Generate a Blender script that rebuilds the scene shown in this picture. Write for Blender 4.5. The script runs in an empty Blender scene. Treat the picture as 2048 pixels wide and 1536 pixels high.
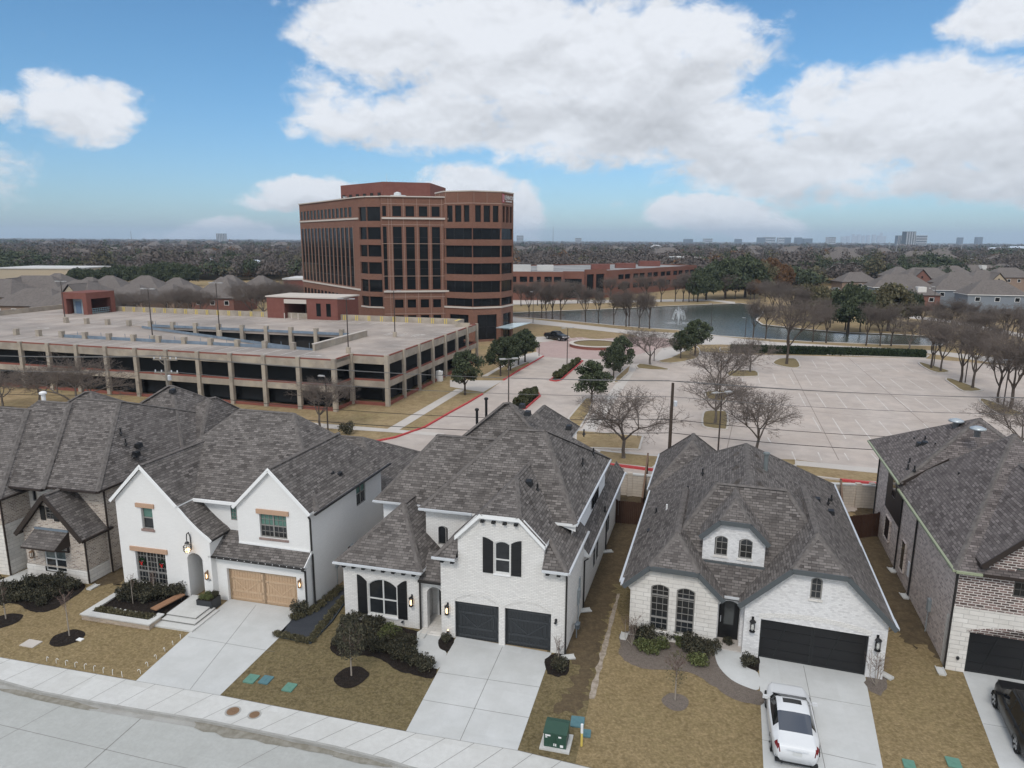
import bpy, math, random
import numpy as np
from math import radians as R, sin, cos, pi, sqrt, atan2
from mathutils import Vector, Matrix
from mathutils.geometry import tessellate_polygon

S = bpy.context.scene
# ------------------------------------------------------------------ camera
CAM_H, FPX, PITCH, ROLL = 20.5, 1399.4, R(11.657), R(0.3144)
_rt0 = Vector((1, 0, 0)); _up0 = Vector((0, sin(PITCH), cos(PITCH)))
FW = Vector((0, cos(PITCH), -sin(PITCH)))
RT = _rt0*cos(ROLL) + _up0*sin(ROLL)
UP = _up0*cos(ROLL) - _rt0*sin(ROLL)
cd = bpy.data.cameras.new('camera'); cam = bpy.data.objects.new('camera', cd)
S.collection.objects.link(cam); S.camera = cam
m3 = Matrix((RT, UP, -FW)).transposed()
cam.matrix_world = Matrix.Translation((0, 0, CAM_H)) @ m3.to_4x4()
cd.sensor_fit = 'HORIZONTAL'; cd.sensor_width = 36.0; cd.lens = 36.0*FPX/2048
cd.clip_start = 0.5; cd.clip_end = 60000

def ray(px, py): return FW + RT*((px-1024)/FPX) - UP*((py-768)/FPX)
def G(px, py, z=0.0):
    """where the line of sight through a photo point meets the level z (surveying the site)"""
    d = ray(px, py); t = (z-CAM_H)/d.z
    return (t*d.x, t*d.y)
def AT(px, Y):
    """world x of photo column px at distance Y"""
    d = ray(px, 480); return d.x/d.y*Y
def ZAT(px, py, Y):
    d = ray(px, py); return CAM_H + d.z/d.y*Y

# ------------------------------------------------------------------ render, exposure
S.view_settings.view_transform = 'Standard'; S.view_settings.look = 'None'
S.view_settings.gamma = 1.0; S.view_settings.exposure = 0.0
S.render.engine = 'CYCLES'
cy = S.cycles
cy.max_bounces = 5; cy.diffuse_bounces = 3; cy.glossy_bounces = 2; cy.transmission_bounces = 3
cy.transparent_max_bounces = 6; cy.volume_bounces = 0; cy.caustics_reflective = False; cy.caustics_refractive = False
cy.use_denoising = True

# ------------------------------------------------------------------ world: nishita sky with cumulus by direction
SUN_EL, SUN_AZ = 48.0, 200.0      # azimuth clockwise from +Y, degrees
W = bpy.data.worlds.new('World'); S.world = W; W.use_nodes = True
nt = W.node_tree; N = nt.nodes; L = nt.links
bg = N['Background']; bg.inputs['Strength'].default_value = 0.1
sky = N.new('ShaderNodeTexSky'); sky.sky_type = 'NISHITA'; sky.sun_disc = False
sky.sun_elevation = R(SUN_EL); sky.sun_rotation = R(SUN_AZ)
sky.altitude = 100; sky.air_density = 1.0; sky.dust_density = 0.6; sky.ozone_density = 1.6
tc = N.new('ShaderNodeTexCoord')

def _lk(a, sock):
    if isinstance(a, (int, float)): sock.default_value = a
    else: L.new(a, sock)
def MA(op, a, b=0.0, c=0.0, clamp=False):
    n = N.new('ShaderNodeMath'); n.operation = op; n.use_clamp = clamp
    _lk(a, n.inputs[0]); _lk(b, n.inputs[1]); _lk(c, n.inputs[2]); return n.outputs[0]
def SMOOTH(v, a, b):
    n = N.new('ShaderNodeMapRange'); n.interpolation_type = 'SMOOTHSTEP'
    _lk(v, n.inputs['Value']); n.inputs['From Min'].default_value = a; n.inputs['From Max'].default_value = b
    return n.outputs['Result']
sep = N.new('ShaderNodeSeparateXYZ'); L.new(tc.outputs['Generated'], sep.inputs[0])
dx, dy, dz = sep.outputs
AZ = MA('ARCTAN2', dx, dy); EL = MA('ARCSINE', MA('MINIMUM', MA('MAXIMUM', dz, -1.0), 1.0))
comb = N.new('ShaderNodeCombineXYZ'); _lk(AZ, comb.inputs[0]); _lk(MA('MULTIPLY', EL, 1.5), comb.inputs[1])
def NOI(scale, detail, rough, off=0.0, dist=0.0, lift=0.0):
    mp = N.new('ShaderNodeMapping'); L.new(comb.outputs[0], mp.inputs[0]); mp.inputs['Location'].default_value = (off, off*0.7+lift, off*0.3)
    n = N.new('ShaderNodeTexNoise'); L.new(mp.outputs[0], n.inputs['Vector'])
    n.inputs['Scale'].default_value = scale; n.inputs['Detail'].default_value = detail
    n.inputs['Roughness'].default_value = rough; n.inputs['Distortion'].default_value = dist
    return n.outputs['Fac']
warp1 = MA('SUBTRACT', NOI(9, 4, .6, 3.1), .5); warp2 = MA('SUBTRACT', NOI(9, 4, .6, 7.7), .5)
AZw = MA('ADD', AZ, MA('MULTIPLY', warp1, .08)); ELw = MA('ADD', EL, MA('MULTIPLY', warp2, .06))
def azel(px, py):
    d = ray(px, py).normalized(); return atan2(d.x, d.y), math.asin(d.z)
# cloud heaps: photo centre, half width, half height (photo pixels), weight
HEAPS = [(165, 228, 96, 58, 1.0), (0, 215, 36, 26, .8), (760, 70, 150, 95, 1.05), (990, 95, 190, 130, 1.15), (1220, 115, 215, 118, 1.1),
         (1400, 90, 130, 90, .95), (700, 225, 110, 60, .85), (880, 240, 190, 75, 1.0), (1180, 250, 250, 78, 1.1), (1420, 270, 200, 90, 1.0),
         (1590, 330, 220, 70, 1.0), (1330, 170, 160, 90, 1.0), (1640, 210, 110, 70, .85), (1850, 225, 215, 92, 1.15), (2060, 260, 200, 105, 1.1),
         (1960, 355, 190, 52, .95), (1680, 385, 160, 34, .8), (2030, 30, 105, 50, 1.0), (2330, 190, 230, 110, 1.0), (1430, 434, 120, 44, 1.35), (1500, 455, 110, 30, 1.25),
         (940, 395, 115, 58, 1.15), (1040, 425, 62, 66, 1.1), (640, 398, 175, 32, 1.05), (545, 408, 100, 22, .95), (420, 466, 95, 26, 1.1), (520, 476, 110, 14, .9),
         (330, 474, 90, 12, .6), (1010, 325, 60, 22, .55), (1230, 410, 46, 18, .45), (620, 140, 60, 34, .5), (640, 5, 130, 16, .5), (1560, 90, 80, 50, .45),
         (-260, 330, 190, 70, 1.0), (-500, 150, 240, 100, 1.0), (2500, 330, 260, 90, 1.0)]
dens = None; lows = None
for (px, py, hw, hh, wgt) in HEAPS:
    a0, e0 = azel(px, py); sa = hw/FPX*1.05; se = hh/FPX*1.05
    u = MA('DIVIDE', MA('SUBTRACT', AZw, a0), sa); v = MA('DIVIDE', MA('SUBTRACT', ELw, e0), se)
    vv = MA('MULTIPLY', v, v); r2 = MA('MULTIPLY_ADD', u, u, vv)
    d = MA('MULTIPLY', MA('MAXIMUM', MA('SUBTRACT', 1.5, r2), 0.0), wgt*.667)
    lo = MA('MULTIPLY', d, MA('SUBTRACT', .18, v))           # underside of the heap
    dens = d if dens is None else MA('SMOOTH_MAX', dens, d, .10)
    lows = lo if lows is None else MA('ADD', lows, MA('MAXIMUM', lo, -.6))
fine = NOI(24, 8, .62, 1.3, .3); mid = NOI(7, 5, .55, 5.5)
dd = MA('ADD', dens, MA('MULTIPLY', MA('SUBTRACT', fine, .5), 1.15))
dd = MA('ADD', dd, MA('MULTIPLY', MA('SUBTRACT', mid, .5), .40))
mask = MA('MULTIPLY', SMOOTH(dd, .30, .80), .97)
# unseen bright cloud sheet added behind and overhead to lighten walls facing the viewer
sheet_n = SMOOTH(NOI(3.2, 6, .6, 11.0), .30, .55)
away = MA('MAXIMUM', SMOOTH(EL, .55, .85), SMOOTH(MA('ABSOLUTE', AZ), 1.05, 1.45))
sheet = MA('MULTIPLY', MA('MULTIPLY', away, sheet_n), .95)
puff = NOI(16, 7, .6, 21.0, .2)
under = SMOOTH(MA('ADD', lows, MA('MULTIPLY', MA('SUBTRACT', NOI(11, 6, .6, 31.0), .5), 1.7)), -.05, 1.5)
relief = MA('SUBTRACT', NOI(10, 7, .58, 5.1, .3), NOI(10, 7, .58, 5.1, .3, .030))        # tops of the billows catch the light
relief2 = MA('SUBTRACT', NOI(26, 6, .6, 2.3, .2), NOI(26, 6, .6, 2.3, .2, .011))
shade = MA('SUBTRACT', MA('MULTIPLY_ADD', MA('SUBTRACT', puff, .5), .10, 1.09), MA('MULTIPLY', under, .28))
shade = MA('ADD', shade, MA('ADD', MA('MULTIPLY', relief, .55), MA('MULTIPLY', relief2, .30)))
shade = MA('MINIMUM', MA('MAXIMUM', shade, .60), 1.10)
def RGBMIX(fac, a, b, blend='MIX'):
    n = N.new('ShaderNodeMix'); n.data_type = 'RGBA'; n.blend_type = blend
    _lk(fac, n.inputs['Factor'])
    for s, i in ((a, 6), (b, 7)):
        if isinstance(s, tuple): n.inputs[i].default_value = s
        else: L.new(s, n.inputs[i])
    return n.outputs[2]
cshade = N.new('ShaderNodeVectorMath'); cshade.operation = 'SCALE'; cshade.inputs[0].default_value = (7.9, 8.15, 8.6); _lk(shade, cshade.inputs['Scale'])
tint = RGBMIX(SMOOTH(EL, -.02, .26), (.74, .98, 1.27, 1), (.68, 1.06, 1.27, 1))
skyc = N.new('ShaderNodeVectorMath'); skyc.operation = 'MULTIPLY'; L.new(sky.outputs[0], skyc.inputs[0]); L.new(tint, skyc.inputs[1])
c1 = RGBMIX(mask, skyc.outputs[0], cshade.outputs[0])
c2 = RGBMIX(sheet, c1, (12.5, 12.7, 13.0, 1))
L.new(c2, bg.inputs['Color'])
# ------------------------------------------------------------------ sun through thin cloud
sl = bpy.data.lights.new('sun', 'SUN'); sl.energy = 1.5; sl.angle = R(13); sl.color = (1.0, .95, .88)
so = bpy.data.objects.new('sun', sl); S.collection.objects.link(so)
_sd = Vector((sin(R(SUN_AZ))*cos(R(SUN_EL)), cos(R(SUN_AZ))*cos(R(SUN_EL)), sin(R(SUN_EL))))
so.rotation_euler = _sd.to_track_quat('Z', 'Y').to_euler(); so.location = _sd*300

COL = S.collection
rng = random.Random(7)
# ------------------------------------------------------------------ materials
MATS = {}
def mat(name, col=(.5, .5, .5), rough=.8, spec=.3, metal=0.0, noise=None, bump=None, brick=None, emit=None, uv=True, col2=None, stains=None, coat=0.0, wave=None):
    """noise: list of (scale, detail, strength, colour) blended over; bump: (scale, strength, distance)
    brick: dict(w,h,m,c1,c2,cm,off,bias,var) laid out in metres along the surface"""
    if name in MATS: return MATS[name]
    m = bpy.data.materials.new(name); MATS[name] = m; m.use_nodes = True
    t = m.node_tree; n = t.nodes; l = t.links; b = n['Principled BSDF']
    b.inputs['Roughness'].default_value = rough; b.inputs['Metallic'].default_value = metal
    b.inputs['Specular IOR Level'].default_value = spec; b.inputs['Coat Weight'].default_value = coat
    c = n.new('ShaderNodeTexCoord')
    vec = c.outputs['UV'] if uv else c.outputs['Object']
    cur = None; hgt = None
    def rgb(x): return (x[0], x[1], x[2], 1.0)
    if brick:
        bt = n.new('ShaderNodeTexBrick'); l.new(c.outputs['UV'], bt.inputs['Vector'])
        bt.inputs['Scale'].default_value = 1.0
        bt.inputs['Brick Width'].default_value = brick['w']; bt.inputs['Row Height'].default_value = brick['h']
        bt.inputs['Mortar Size'].default_value = brick.get('m', .01); bt.inputs['Mortar Smooth'].default_value = .2
        bt.inputs['Bias'].default_value = brick.get('bias', 0.0)
        bt.offset = brick.get('off', .5); bt.squash = 1.0
        bt.inputs['Color1'].default_value = rgb(brick['c1']); bt.inputs['Color2'].default_value = rgb(brick['c2']); bt.inputs['Mortar'].default_value = rgb(brick['cm'])
        cur = bt.outputs['Color']; hgt = bt.outputs['Fac']
    for k, (sc, det, st, nc) in enumerate(noise or []):
        nn = n.new('ShaderNodeTexNoise'); l.new(vec, nn.inputs['Vector']); nn.inputs['Scale'].default_value = sc
        nn.inputs['Detail'].default_value = det; nn.inputs['Roughness'].default_value = .6
        mr = n.new('ShaderNodeMapRange'); mr.interpolation_type = 'SMOOTHSTEP'; l.new(nn.outputs['Fac'], mr.inputs['Value'])
        mr.inputs['From Min'].default_value = .36; mr.inputs['From Max'].default_value = .66; mr.inputs['To Max'].default_value = st
        mx = n.new('ShaderNodeMix'); mx.data_type = 'RGBA'; l.new(mr.outputs[0], mx.inputs['Factor'])
        if cur is None: mx.inputs[6].default_value = rgb(col)
        else: l.new(cur, mx.inputs[6])
        mx.inputs[7].default_value = rgb(nc); cur = mx.outputs[2]
    if cur is None: b.inputs['Base Color'].default_value = rgb(col)
    else: l.new(cur, b.inputs['Base Color'])
    if bump or brick:
        bp = n.new('ShaderNodeBump')
        if brick and not bump:
            inv = n.new('ShaderNodeMath'); inv.operation = 'SUBTRACT'; inv.inputs[0].default_value = 1.0; l.new(hgt, inv.inputs[1])
            l.new(inv.outputs[0], bp.inputs['Height']); bp.inputs['Strength'].default_value = brick.get('bs', .6); bp.inputs['Distance'].default_value = brick.get('bd', .012)
        else:
            bn = n.new('ShaderNodeTexNoise'); l.new(vec, bn.inputs['Vector']); bn.inputs['Scale'].default_value = bump[0]; bn.inputs['Detail'].default_value = 4
            l.new(bn.outputs['Fac'], bp.inputs['Height']); bp.inputs['Strength'].default_value = bump[1]; bp.inputs['Distance'].default_value = bump[2]
        l.new(bp.outputs[0], b.inputs['Normal'])
    if emit:
        b.inputs['Emission Color'].default_value = rgb(emit[0]); b.inputs['Emission Strength'].default_value = emit[1]
    return m

def shingle(name, hi, lo, gap):
    return mat(name, rough=.95, spec=.12, brick=dict(w=.34, h=.155, m=.012, c1=hi, c2=lo, cm=gap, bs=.8, bd=.025, off=.37),
               noise=[(2.6, 2, .35, tuple(a*.75 for a in lo)), (1.3, 3, .25, tuple(a*.95 for a in hi)), (.25, 5, .30, tuple((a*.45+b*.55) for a, b in zip(hi, lo)))])
M_SH = shingle('weathered shingle', (.232, .210, .196), (.064, .057, .053), (.030, .027, .026))
M_SHB = shingle('brown grey shingle', (.225, .203, .190), (.067, .059, .055), (.031, .028, .027))
M_SHE = shingle('rosy grey shingle', (.232, .203, .193), (.074, .063, .060), (.033, .029, .028))
M_CAP = mat('ridge cap shingle', (.150, .136, .127), .95, .1, noise=[(3.2, 3, .8, (.092, .082, .077))], brick=None)
M_SHFAR = mat('distant shingle', (.150, .132, .122), .95, .1, noise=[(1.6, 4, .7, (.105, .092, .086)), (.3, 3, .4, (.175, .155, .143))])
M_WBRICK = mat('white painted brick', rough=.85, brick=dict(w=.24, h=.085, m=.012, c1=(.77, .75, .715), c2=(.66, .64, .61), cm=(.57, .555, .53), bs=.6), noise=[(.8, 3, .22, (.66, .64, .61))])
M_WSMOOTH = mat('white limewashed brick', rough=.85, brick=dict(w=.24, h=.085, m=.009, c1=(.765, .755, .735), c2=(.735, .725, .705), cm=(.70, .69, .67), bs=.35), noise=[(.6, 3, .2, (.70, .69, .67))])
M_WWASH = mat('whitewashed mottled brick', rough=.88, brick=dict(w=.17, h=.085, m=.010, c1=(.76, .75, .74), c2=(.46, .45, .45), cm=(.66, .65, .64), bs=.6, bias=-.35), noise=[(3.5, 4, .4, (.68, .67, .66))])
M_STONE = mat('white limestone block', rough=.9, brick=dict(w=.62, h=.235, m=.012, c1=(.77, .74, .69), c2=(.64, .61, .565), cm=(.50, .48, .45), off=.35, bs=.9), noise=[(1.1, 4, .3, (.72, .69, .65)), (.7, 6, .30, (.44, .41, .37))])
M_SIDING = mat('white lap siding', (.78, .79, .80), .6, .3)
M_TRIM = mat('white trim paint', (.78, .78, .77), .5, .35)
M_DTRIM = mat('charcoal trim paint', (.085, .095, .10), .5, .35)
M_BTRIM = mat('dark brown trim', (.035, .026, .022), .55, .3)
M_BRONZE = mat('bronze gutter', (.025, .023, .022), .45, .4)
M_ALUM = mat('pale gutter metal', (.62, .64, .66), .4, .5, metal=.2)
M_BLACK = mat('black paint', (.012, .012, .013), .45, .4)
M_CHAR = mat('charcoal door paint', (.030, .033, .036), .5, .35)
M_CHAR2 = mat('charcoal door board', (.042, .046, .050), .5, .35)
M_HERR = mat('tan tumbled brick', rough=.9, brick=dict(w=.27, h=.10, m=.018, c1=(.52, .44, .36), c2=(.16, .11, .09), cm=(.56, .52, .47), bias=-.1), noise=[(2.5, 4, .35, (.44, .38, .33))])
M_REDB = mat('dark mixed brick', rough=.9, brick=dict(w=.34, h=.125, m=.022, c1=(.085, .056, .050), c2=(.27, .185, .165), cm=(.62, .58, .54), bias=-.1))
M_MIXB = mat('mixed pink brick', rough=.9, brick=dict(w=.30, h=.11, m=.018, c1=(.70, .59, .53), c2=(.29, .21, .19), cm=(.66, .61, .56), bias=-.1), noise=[(1.2, 3, .15, (.38, .32, .29))])
M_CEDAR = mat('cedar beam', (.47, .31, .215), .7, .25, noise=[(14, 4, .5, (.38, .24, .155))])
M_OAKDOOR = mat('natural wood garage door', (.49, .345, .225), .6, .3, noise=[(9, 4, .5, (.40, .27, .165))])
M_OAKD2 = mat('natural wood door board', (.53, .38, .25), .6, .3, noise=[(7, 4, .5, (.45, .31, .195))])
M_GLASS = mat('window glass', (.018, .020, .022), .06, .5, noise=[(1.3, 3, .5, (.035, .038, .042))])
M_GLASSG = mat('green tinted blind glass', (.10, .20, .165), .12, .5, noise=[(3, 2, .4, (.07, .15, .12))])
M_GLASSW = mat('curtained glass', (.16, .19, .19), .15, .5, noise=[(2.2, 3, .7, (.04, .05, .05))])
M_TAN = mat('window frame clay', (.25, .24, .225), .5, .35)
M_WFRAME = mat('window frame white', (.62, .62, .60), .5, .35)
M_DFRAME = mat('window frame bronze', (.10, .095, .09), .5, .35)
M_CONC = mat('sidewalk concrete', rough=.85, spec=.2, brick=dict(w=1.55, h=4.0, m=0.0, c1=(.58,.578,.56), c2=(.505,.50,.475), cm=(.3,.3,.3), off=0.0), noise=[(.4, 5, .55, (.455, .452, .43)), (1.6, 6, .4, (.60, .60, .58)), (4, 4, .25, (.42, .415, .395))])
M_DRIVE = mat('driveway concrete', rough=.8, spec=.25, brick=dict(w=2.5, h=3.1, m=0.0, c1=(.565,.575,.57), c2=(.495,.50,.49), cm=(.3,.3,.3), off=0.0), noise=[(.3, 5, .6, (.445, .452, .44)), (1.1, 6, .35, (.60, .605, .60)), (.5, 6, .25, (.40, .395, .37)), (5, 4, .15, (.42, .425, .42))])
M_STREET = mat('street concrete', rough=.85, spec=.2, brick=dict(w=4.6, h=4.2, m=0.0, c1=(.445,.455,.435), c2=(.395,.40,.38), cm=(.3,.3,.3), off=0.0), noise=[(.15, 5, .7, (.345, .35, .328)), (.6, 6, .5, (.48, .485, .465)), (2.2, 6, .4, (.345, .345, .325)), (7, 4, .25, (.31, .31, .295))])
M_JOINT = mat('concrete joint', (.17, .165, .155), .95, .1)
M_DIRT = mat('gutter silt', (.20, .185, .15), .95, .1, noise=[(3, 4, .7, (.30, .285, .25))])
M_CURB = mat('kerb concrete', (.36, .355, .335), .9, .15, noise=[(1.5, 5, .6, (.27, .26, .235))])
M_LAWNT = mat('tan dormant lawn', (.255, .192, .102), .95, .05, noise=[(.16, 4, .55, (.195, .165, .078)), (.30, 5, .7, (.185, .140, .070)), (.9, 6, .5, (.30, .225, .125)), (2.2, 6, .7, (.150, .112, .058)), (5.5, 5, .6, (.36, .275, .158)), (9, 3, .45, (.12, .09, .046))], bump=(9, .9, .06))
M_LAWNO = mat('olive dormant lawn', (.170, .132, .070), .95, .05, noise=[(.18, 4, .55, (.140, .128, .060)), (.30, 5, .7, (.125, .098, .048)), (.9, 6, .45, (.21, .165, .090)), (2.2, 6, .7, (.088, .070, .037)), (5.5, 5, .6, (.25, .20, .115)), (9, 3, .45, (.08, .064, .034))], bump=(9, .9, .06))
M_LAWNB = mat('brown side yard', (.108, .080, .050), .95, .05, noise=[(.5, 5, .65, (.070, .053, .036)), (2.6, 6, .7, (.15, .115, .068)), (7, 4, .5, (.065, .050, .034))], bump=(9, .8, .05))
M_LAWNC = mat('campus winter lawn', (.300, .222, .130), .95, .05, noise=[(.07, 5, .85, (.205, .178, .082)), (.25, 5, .6, (.35, .26, .15)), (.9, 6, .65, (.18, .125, .068)), (3, 4, .4, (.36, .27, .16))])
M_MULCH = mat('dark mulch', (.022, .018, .016), .95, .05, noise=[(6, 5, .7, (.045, .036, .030)), (20, 3, .5, (.012, .010, .009))], bump=(14, .9, .06))
M_MULCHG = mat('grey weathered mulch', (.155, .130, .110), .95, .05, noise=[(5, 5, .7, (.10, .082, .07)), (18, 3, .5, (.24, .205, .18))], bump=(14, .9, .06))
M_SLATE = mat('blue black gravel', (.040, .044, .052), .9, .15, noise=[(22, 3, .7, (.075, .080, .090)), (1.0, 4, .4, (.030, .033, .040))], bump=(25, .9, .03))
M_LOT = mat('parking lot concrete', rough=.9, spec=.15, brick=dict(w=4.6, h=4.6, m=0.0, c1=(.515,.438,.382), c2=(.455,.385,.333), cm=(.3,.26,.23), off=0.0), noise=[(.05, 5, .75, (.385, .330, .288)), (.16, 6, .65, (.515, .455, .41)), (.5, 6, .5, (.335, .29, .26)), (1.6, 5, .3, (.41, .36, .325))])
M_ROADF = mat('pale road concrete', (.49, .445, .405), .9, .15, noise=[(.08, 5, .5, (.41, .385, .36)), (.8, 5, .3, (.51, .485, .455))])
M_PAVER = mat('pink paver', (.40, .295, .27), .9, .15, noise=[(.12, 5, .6, (.345, .255, .235)), (1.0, 5, .5, (.45, .345, .315))])
M_PATH = mat('path concrete', (.50, .46, .42), .9, .15, noise=[(.6, 5, .5, (.44, .40, .365))])
M_REDP = mat('red kerb paint', (.48, .035, .040), .7, .25, noise=[(2, 5, .6, (.42, .06, .06)), (9, 3, .2, (.45, .30, .28))])
M_LINE = mat('white stall paint', (.62, .59, .55), .8, .2, noise=[(.5, 5, .9, (.47, .42, .385)), (3, 4, .5, (.52, .48, .44))])
M_YEL = mat('yellow paint', (.62, .48, .12), .7, .25)
M_GCONC = mat('garage precast concrete', (.42, .36, .285), .9, .15, noise=[(.25, 5, .6, (.25, .22, .185)), (1.0, 6, .6, (.40, .36, .31)), (.6, 5, .4, (.165, .14, .12))])
M_GDECK = mat('garage deck concrete', (.46, .385, .33), .9, .15, noise=[(.06, 5, .9, (.29, .252, .222)), (.2, 6, .65, (.45, .40, .36)), (.11, 5, .65, (.19, .168, .155)), (.7, 5, .3, (.30, .265, .24))])
M_GRED = mat('red brick band', (.23, .085, .065), .9, .15, noise=[(.8, 4, .5, (.19, .07, .055))])
M_DARK = mat('garage shade and louvre black', (.035, .034, .033), .95, .1)  # even near-black; stands for unlit depth inside the garage, also the louvres
M_BLUE = mat('blue steel rail', (.185, .235, .29), .6, .3, noise=[(.8, 4, .7, (.11, .145, .19))])
M_OBRICK = mat('office brown brick', rough=.9, brick=dict(w=.4, h=.13, m=.02, c1=(.215, .105, .070), c2=(.150, .070, .047), cm=(.21, .13, .10), bs=.3), noise=[(.12, 4, .45, (.150, .068, .047)), (.9, 4, .3, (.215, .10, .067))])
M_OBRICK2 = mat('office red brick', (.185, .075, .060), .9, .15, noise=[(.3, 4, .5, (.15, .06, .05)), (1.5, 4, .4, (.215, .095, .077))])
M_OSTONE = mat('cast stone band', (.52, .47, .42), .85, .2)
M_OJOINT = mat('brick pilaster joint', (.36, .26, .21), .9, .1)
M_OGLASS = mat('dark curtain glass', (.008, .009, .010), .06, .16, noise=[(.25, 3, .6, (.016, .018, .020))])
M_ROOFW = mat('pale flat roof', (.55, .54, .52), .85, .2, noise=[(.15, 4, .5, (.45, .44, .42))])
M_ROOFM = mat('blue grey metal roof', (.50, .55, .60), .5, .4)
M_WATER = mat('pond water', (.058, .068, .056), .13, .42, noise=[(.05, 3, .6, (.070, .080, .064))], bump=(1.0, .8, .16))
M_FENCE = mat('dark stained fence', (.060, .032, .022), .85, .15, noise=[(9, 4, .6, (.040, .021, .015)), (1.2, 3, .4, (.075, .042, .029))])
M_FENCET = mat('fence top board', (.17, .11, .075), .85, .15)
M_SCREEN = mat('cream block screen wall', rough=.9, brick=dict(w=.9, h=.22, m=.02, c1=(.54, .48, .41), c2=(.49, .43, .365), cm=(.40, .35, .30), bs=.6))
M_WOODP = mat('utility pole wood', (.075, .058, .046), .9, .1, noise=[(6, 4, .6, (.05, .038, .03))])
M_WOODG = mat('grey utility pole wood', (.27, .24, .20), .9, .1, noise=[(6, 4, .6, (.20, .175, .15))])
M_POLEB = mat('bronze lamp post', (.055, .042, .036), .5, .4)
M_WIRE = mat('power cable', (.16, .155, .15), .6, .3)
M_WIRED = mat('dark cable', (.030, .028, .026), .6, .3)
M_BARK = mat('winter bark', (.150, .128, .112), .95, .08, noise=[(5, 4, .6, (.105, .088, .076))], uv=False)
M_BARKD = mat('dark bark', (.085, .068, .056), .95, .08, noise=[(5, 4, .6, (.06, .048, .04))], uv=False)
M_TWIG = mat('winter twigs', (.160, .133, .117), .95, .05, uv=False)
M_TWIGR = mat('reddish winter twigs', (.175, .125, .108), .95, .05, uv=False)
M_WHITE = mat('white plastic', (.75, .75, .74), .5, .35)
M_LIT = mat('warm lit bulb', (1, .75, .45), .5, .3, emit=((1.0, .66, .34), 3.0))
M_BULB = mat('clear lamp glass', (.55, .55, .52), .15, .5)
M_RED = mat('red ribbon', (.55, .02, .02), .6, .3)
M_WREATH = mat('wreath green', (.015, .03, .015), .9, .1)
M_TEAL = mat('teal utility lid', (.115, .245, .19), .7, .3, noise=[(6, 3, .5, (.085, .19, .15))])
M_TEALB = mat('blue utility lid', (.09, .185, .205), .7, .3, noise=[(6, 3, .5, (.065, .14, .16))])
M_TGREEN = mat('transformer green', (.022, .062, .042), .45, .4, noise=[(3, 3, .3, (.03, .075, .05))])
M_RUST = mat('rusty iron', (.22, .14, .085), .85, .2, noise=[(12, 4, .7, (.13, .08, .05))])
M_FOUNT = mat('fountain spray', (.85, .88, .90), .6, .3); MATS['fountain spray'].node_tree.nodes['Principled BSDF'].inputs['Alpha'].default_value = .38
M_NUM = mat('dark numerals', (.08, .08, .08), .6, .2)

def leafmat(name, a, b, c):
    m = bpy.data.materials.new(name); MATS[name] = m; m.use_nodes = True
    t = m.node_tree; n = t.nodes; l = t.links; p = n['Principled BSDF']; p.inputs['Roughness'].default_value = .75; p.inputs['Specular IOR Level'].default_value = .2
    g = n.new('ShaderNodeNewGeometry'); o = n.new('ShaderNodeObjectInfo')
    r1 = n.new('ShaderNodeValToRGB'); l.new(g.outputs['Random Per Island'], r1.inputs[0])
    e = r1.color_ramp.elements; e[0].color = (*a, 1); e[1].color = (*b, 1); x = e.new(.6); x.color = (*c, 1)
    h = n.new('ShaderNodeHueSaturation'); l.new(r1.outputs[0], h.inputs['Color'])
    mr = n.new('ShaderNodeMapRange'); l.new(o.outputs['Random'], mr.inputs['Value']); mr.inputs['To Min'].default_value = .85; mr.inputs['To Max'].default_value = 1.2
    l.new(mr.outputs[0], h.inputs['Value']); l.new(h.outputs[0], p.inputs['Base Color'])
    return m
L_OAK = leafmat('live oak leaves', (.030, .040, .022), (.090, .105, .055), (.055, .068, .036))
L_SHRUB = leafmat('dark shrub leaves', (.024, .026, .018), (.115, .102, .065), (.058, .056, .038))
L_LIGHT = leafmat('yellow green shrub leaves', (.06, .075, .028), (.17, .18, .075), (.11, .125, .05))
L_HEDGE = leafmat('clipped hedge leaves', (.014, .026, .012), (.048, .068, .030), (.028, .042, .019))
L_RUST = leafmat('rust autumn leaves', (.085, .045, .022), (.20, .105, .045), (.13, .070, .032))
L_OLIVE = leafmat('olive winter leaves', (.065, .062, .036), (.15, .13, .072), (.105, .094, .054))
L_GRASSY = leafmat('tufted border grass', (.035, .042, .018), (.11, .105, .05), (.065, .068, .03))
L_FARBROWN = leafmat('far bare woodland', (.078, .064, .057), (.122, .102, .091), (.098, .081, .072))
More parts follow.
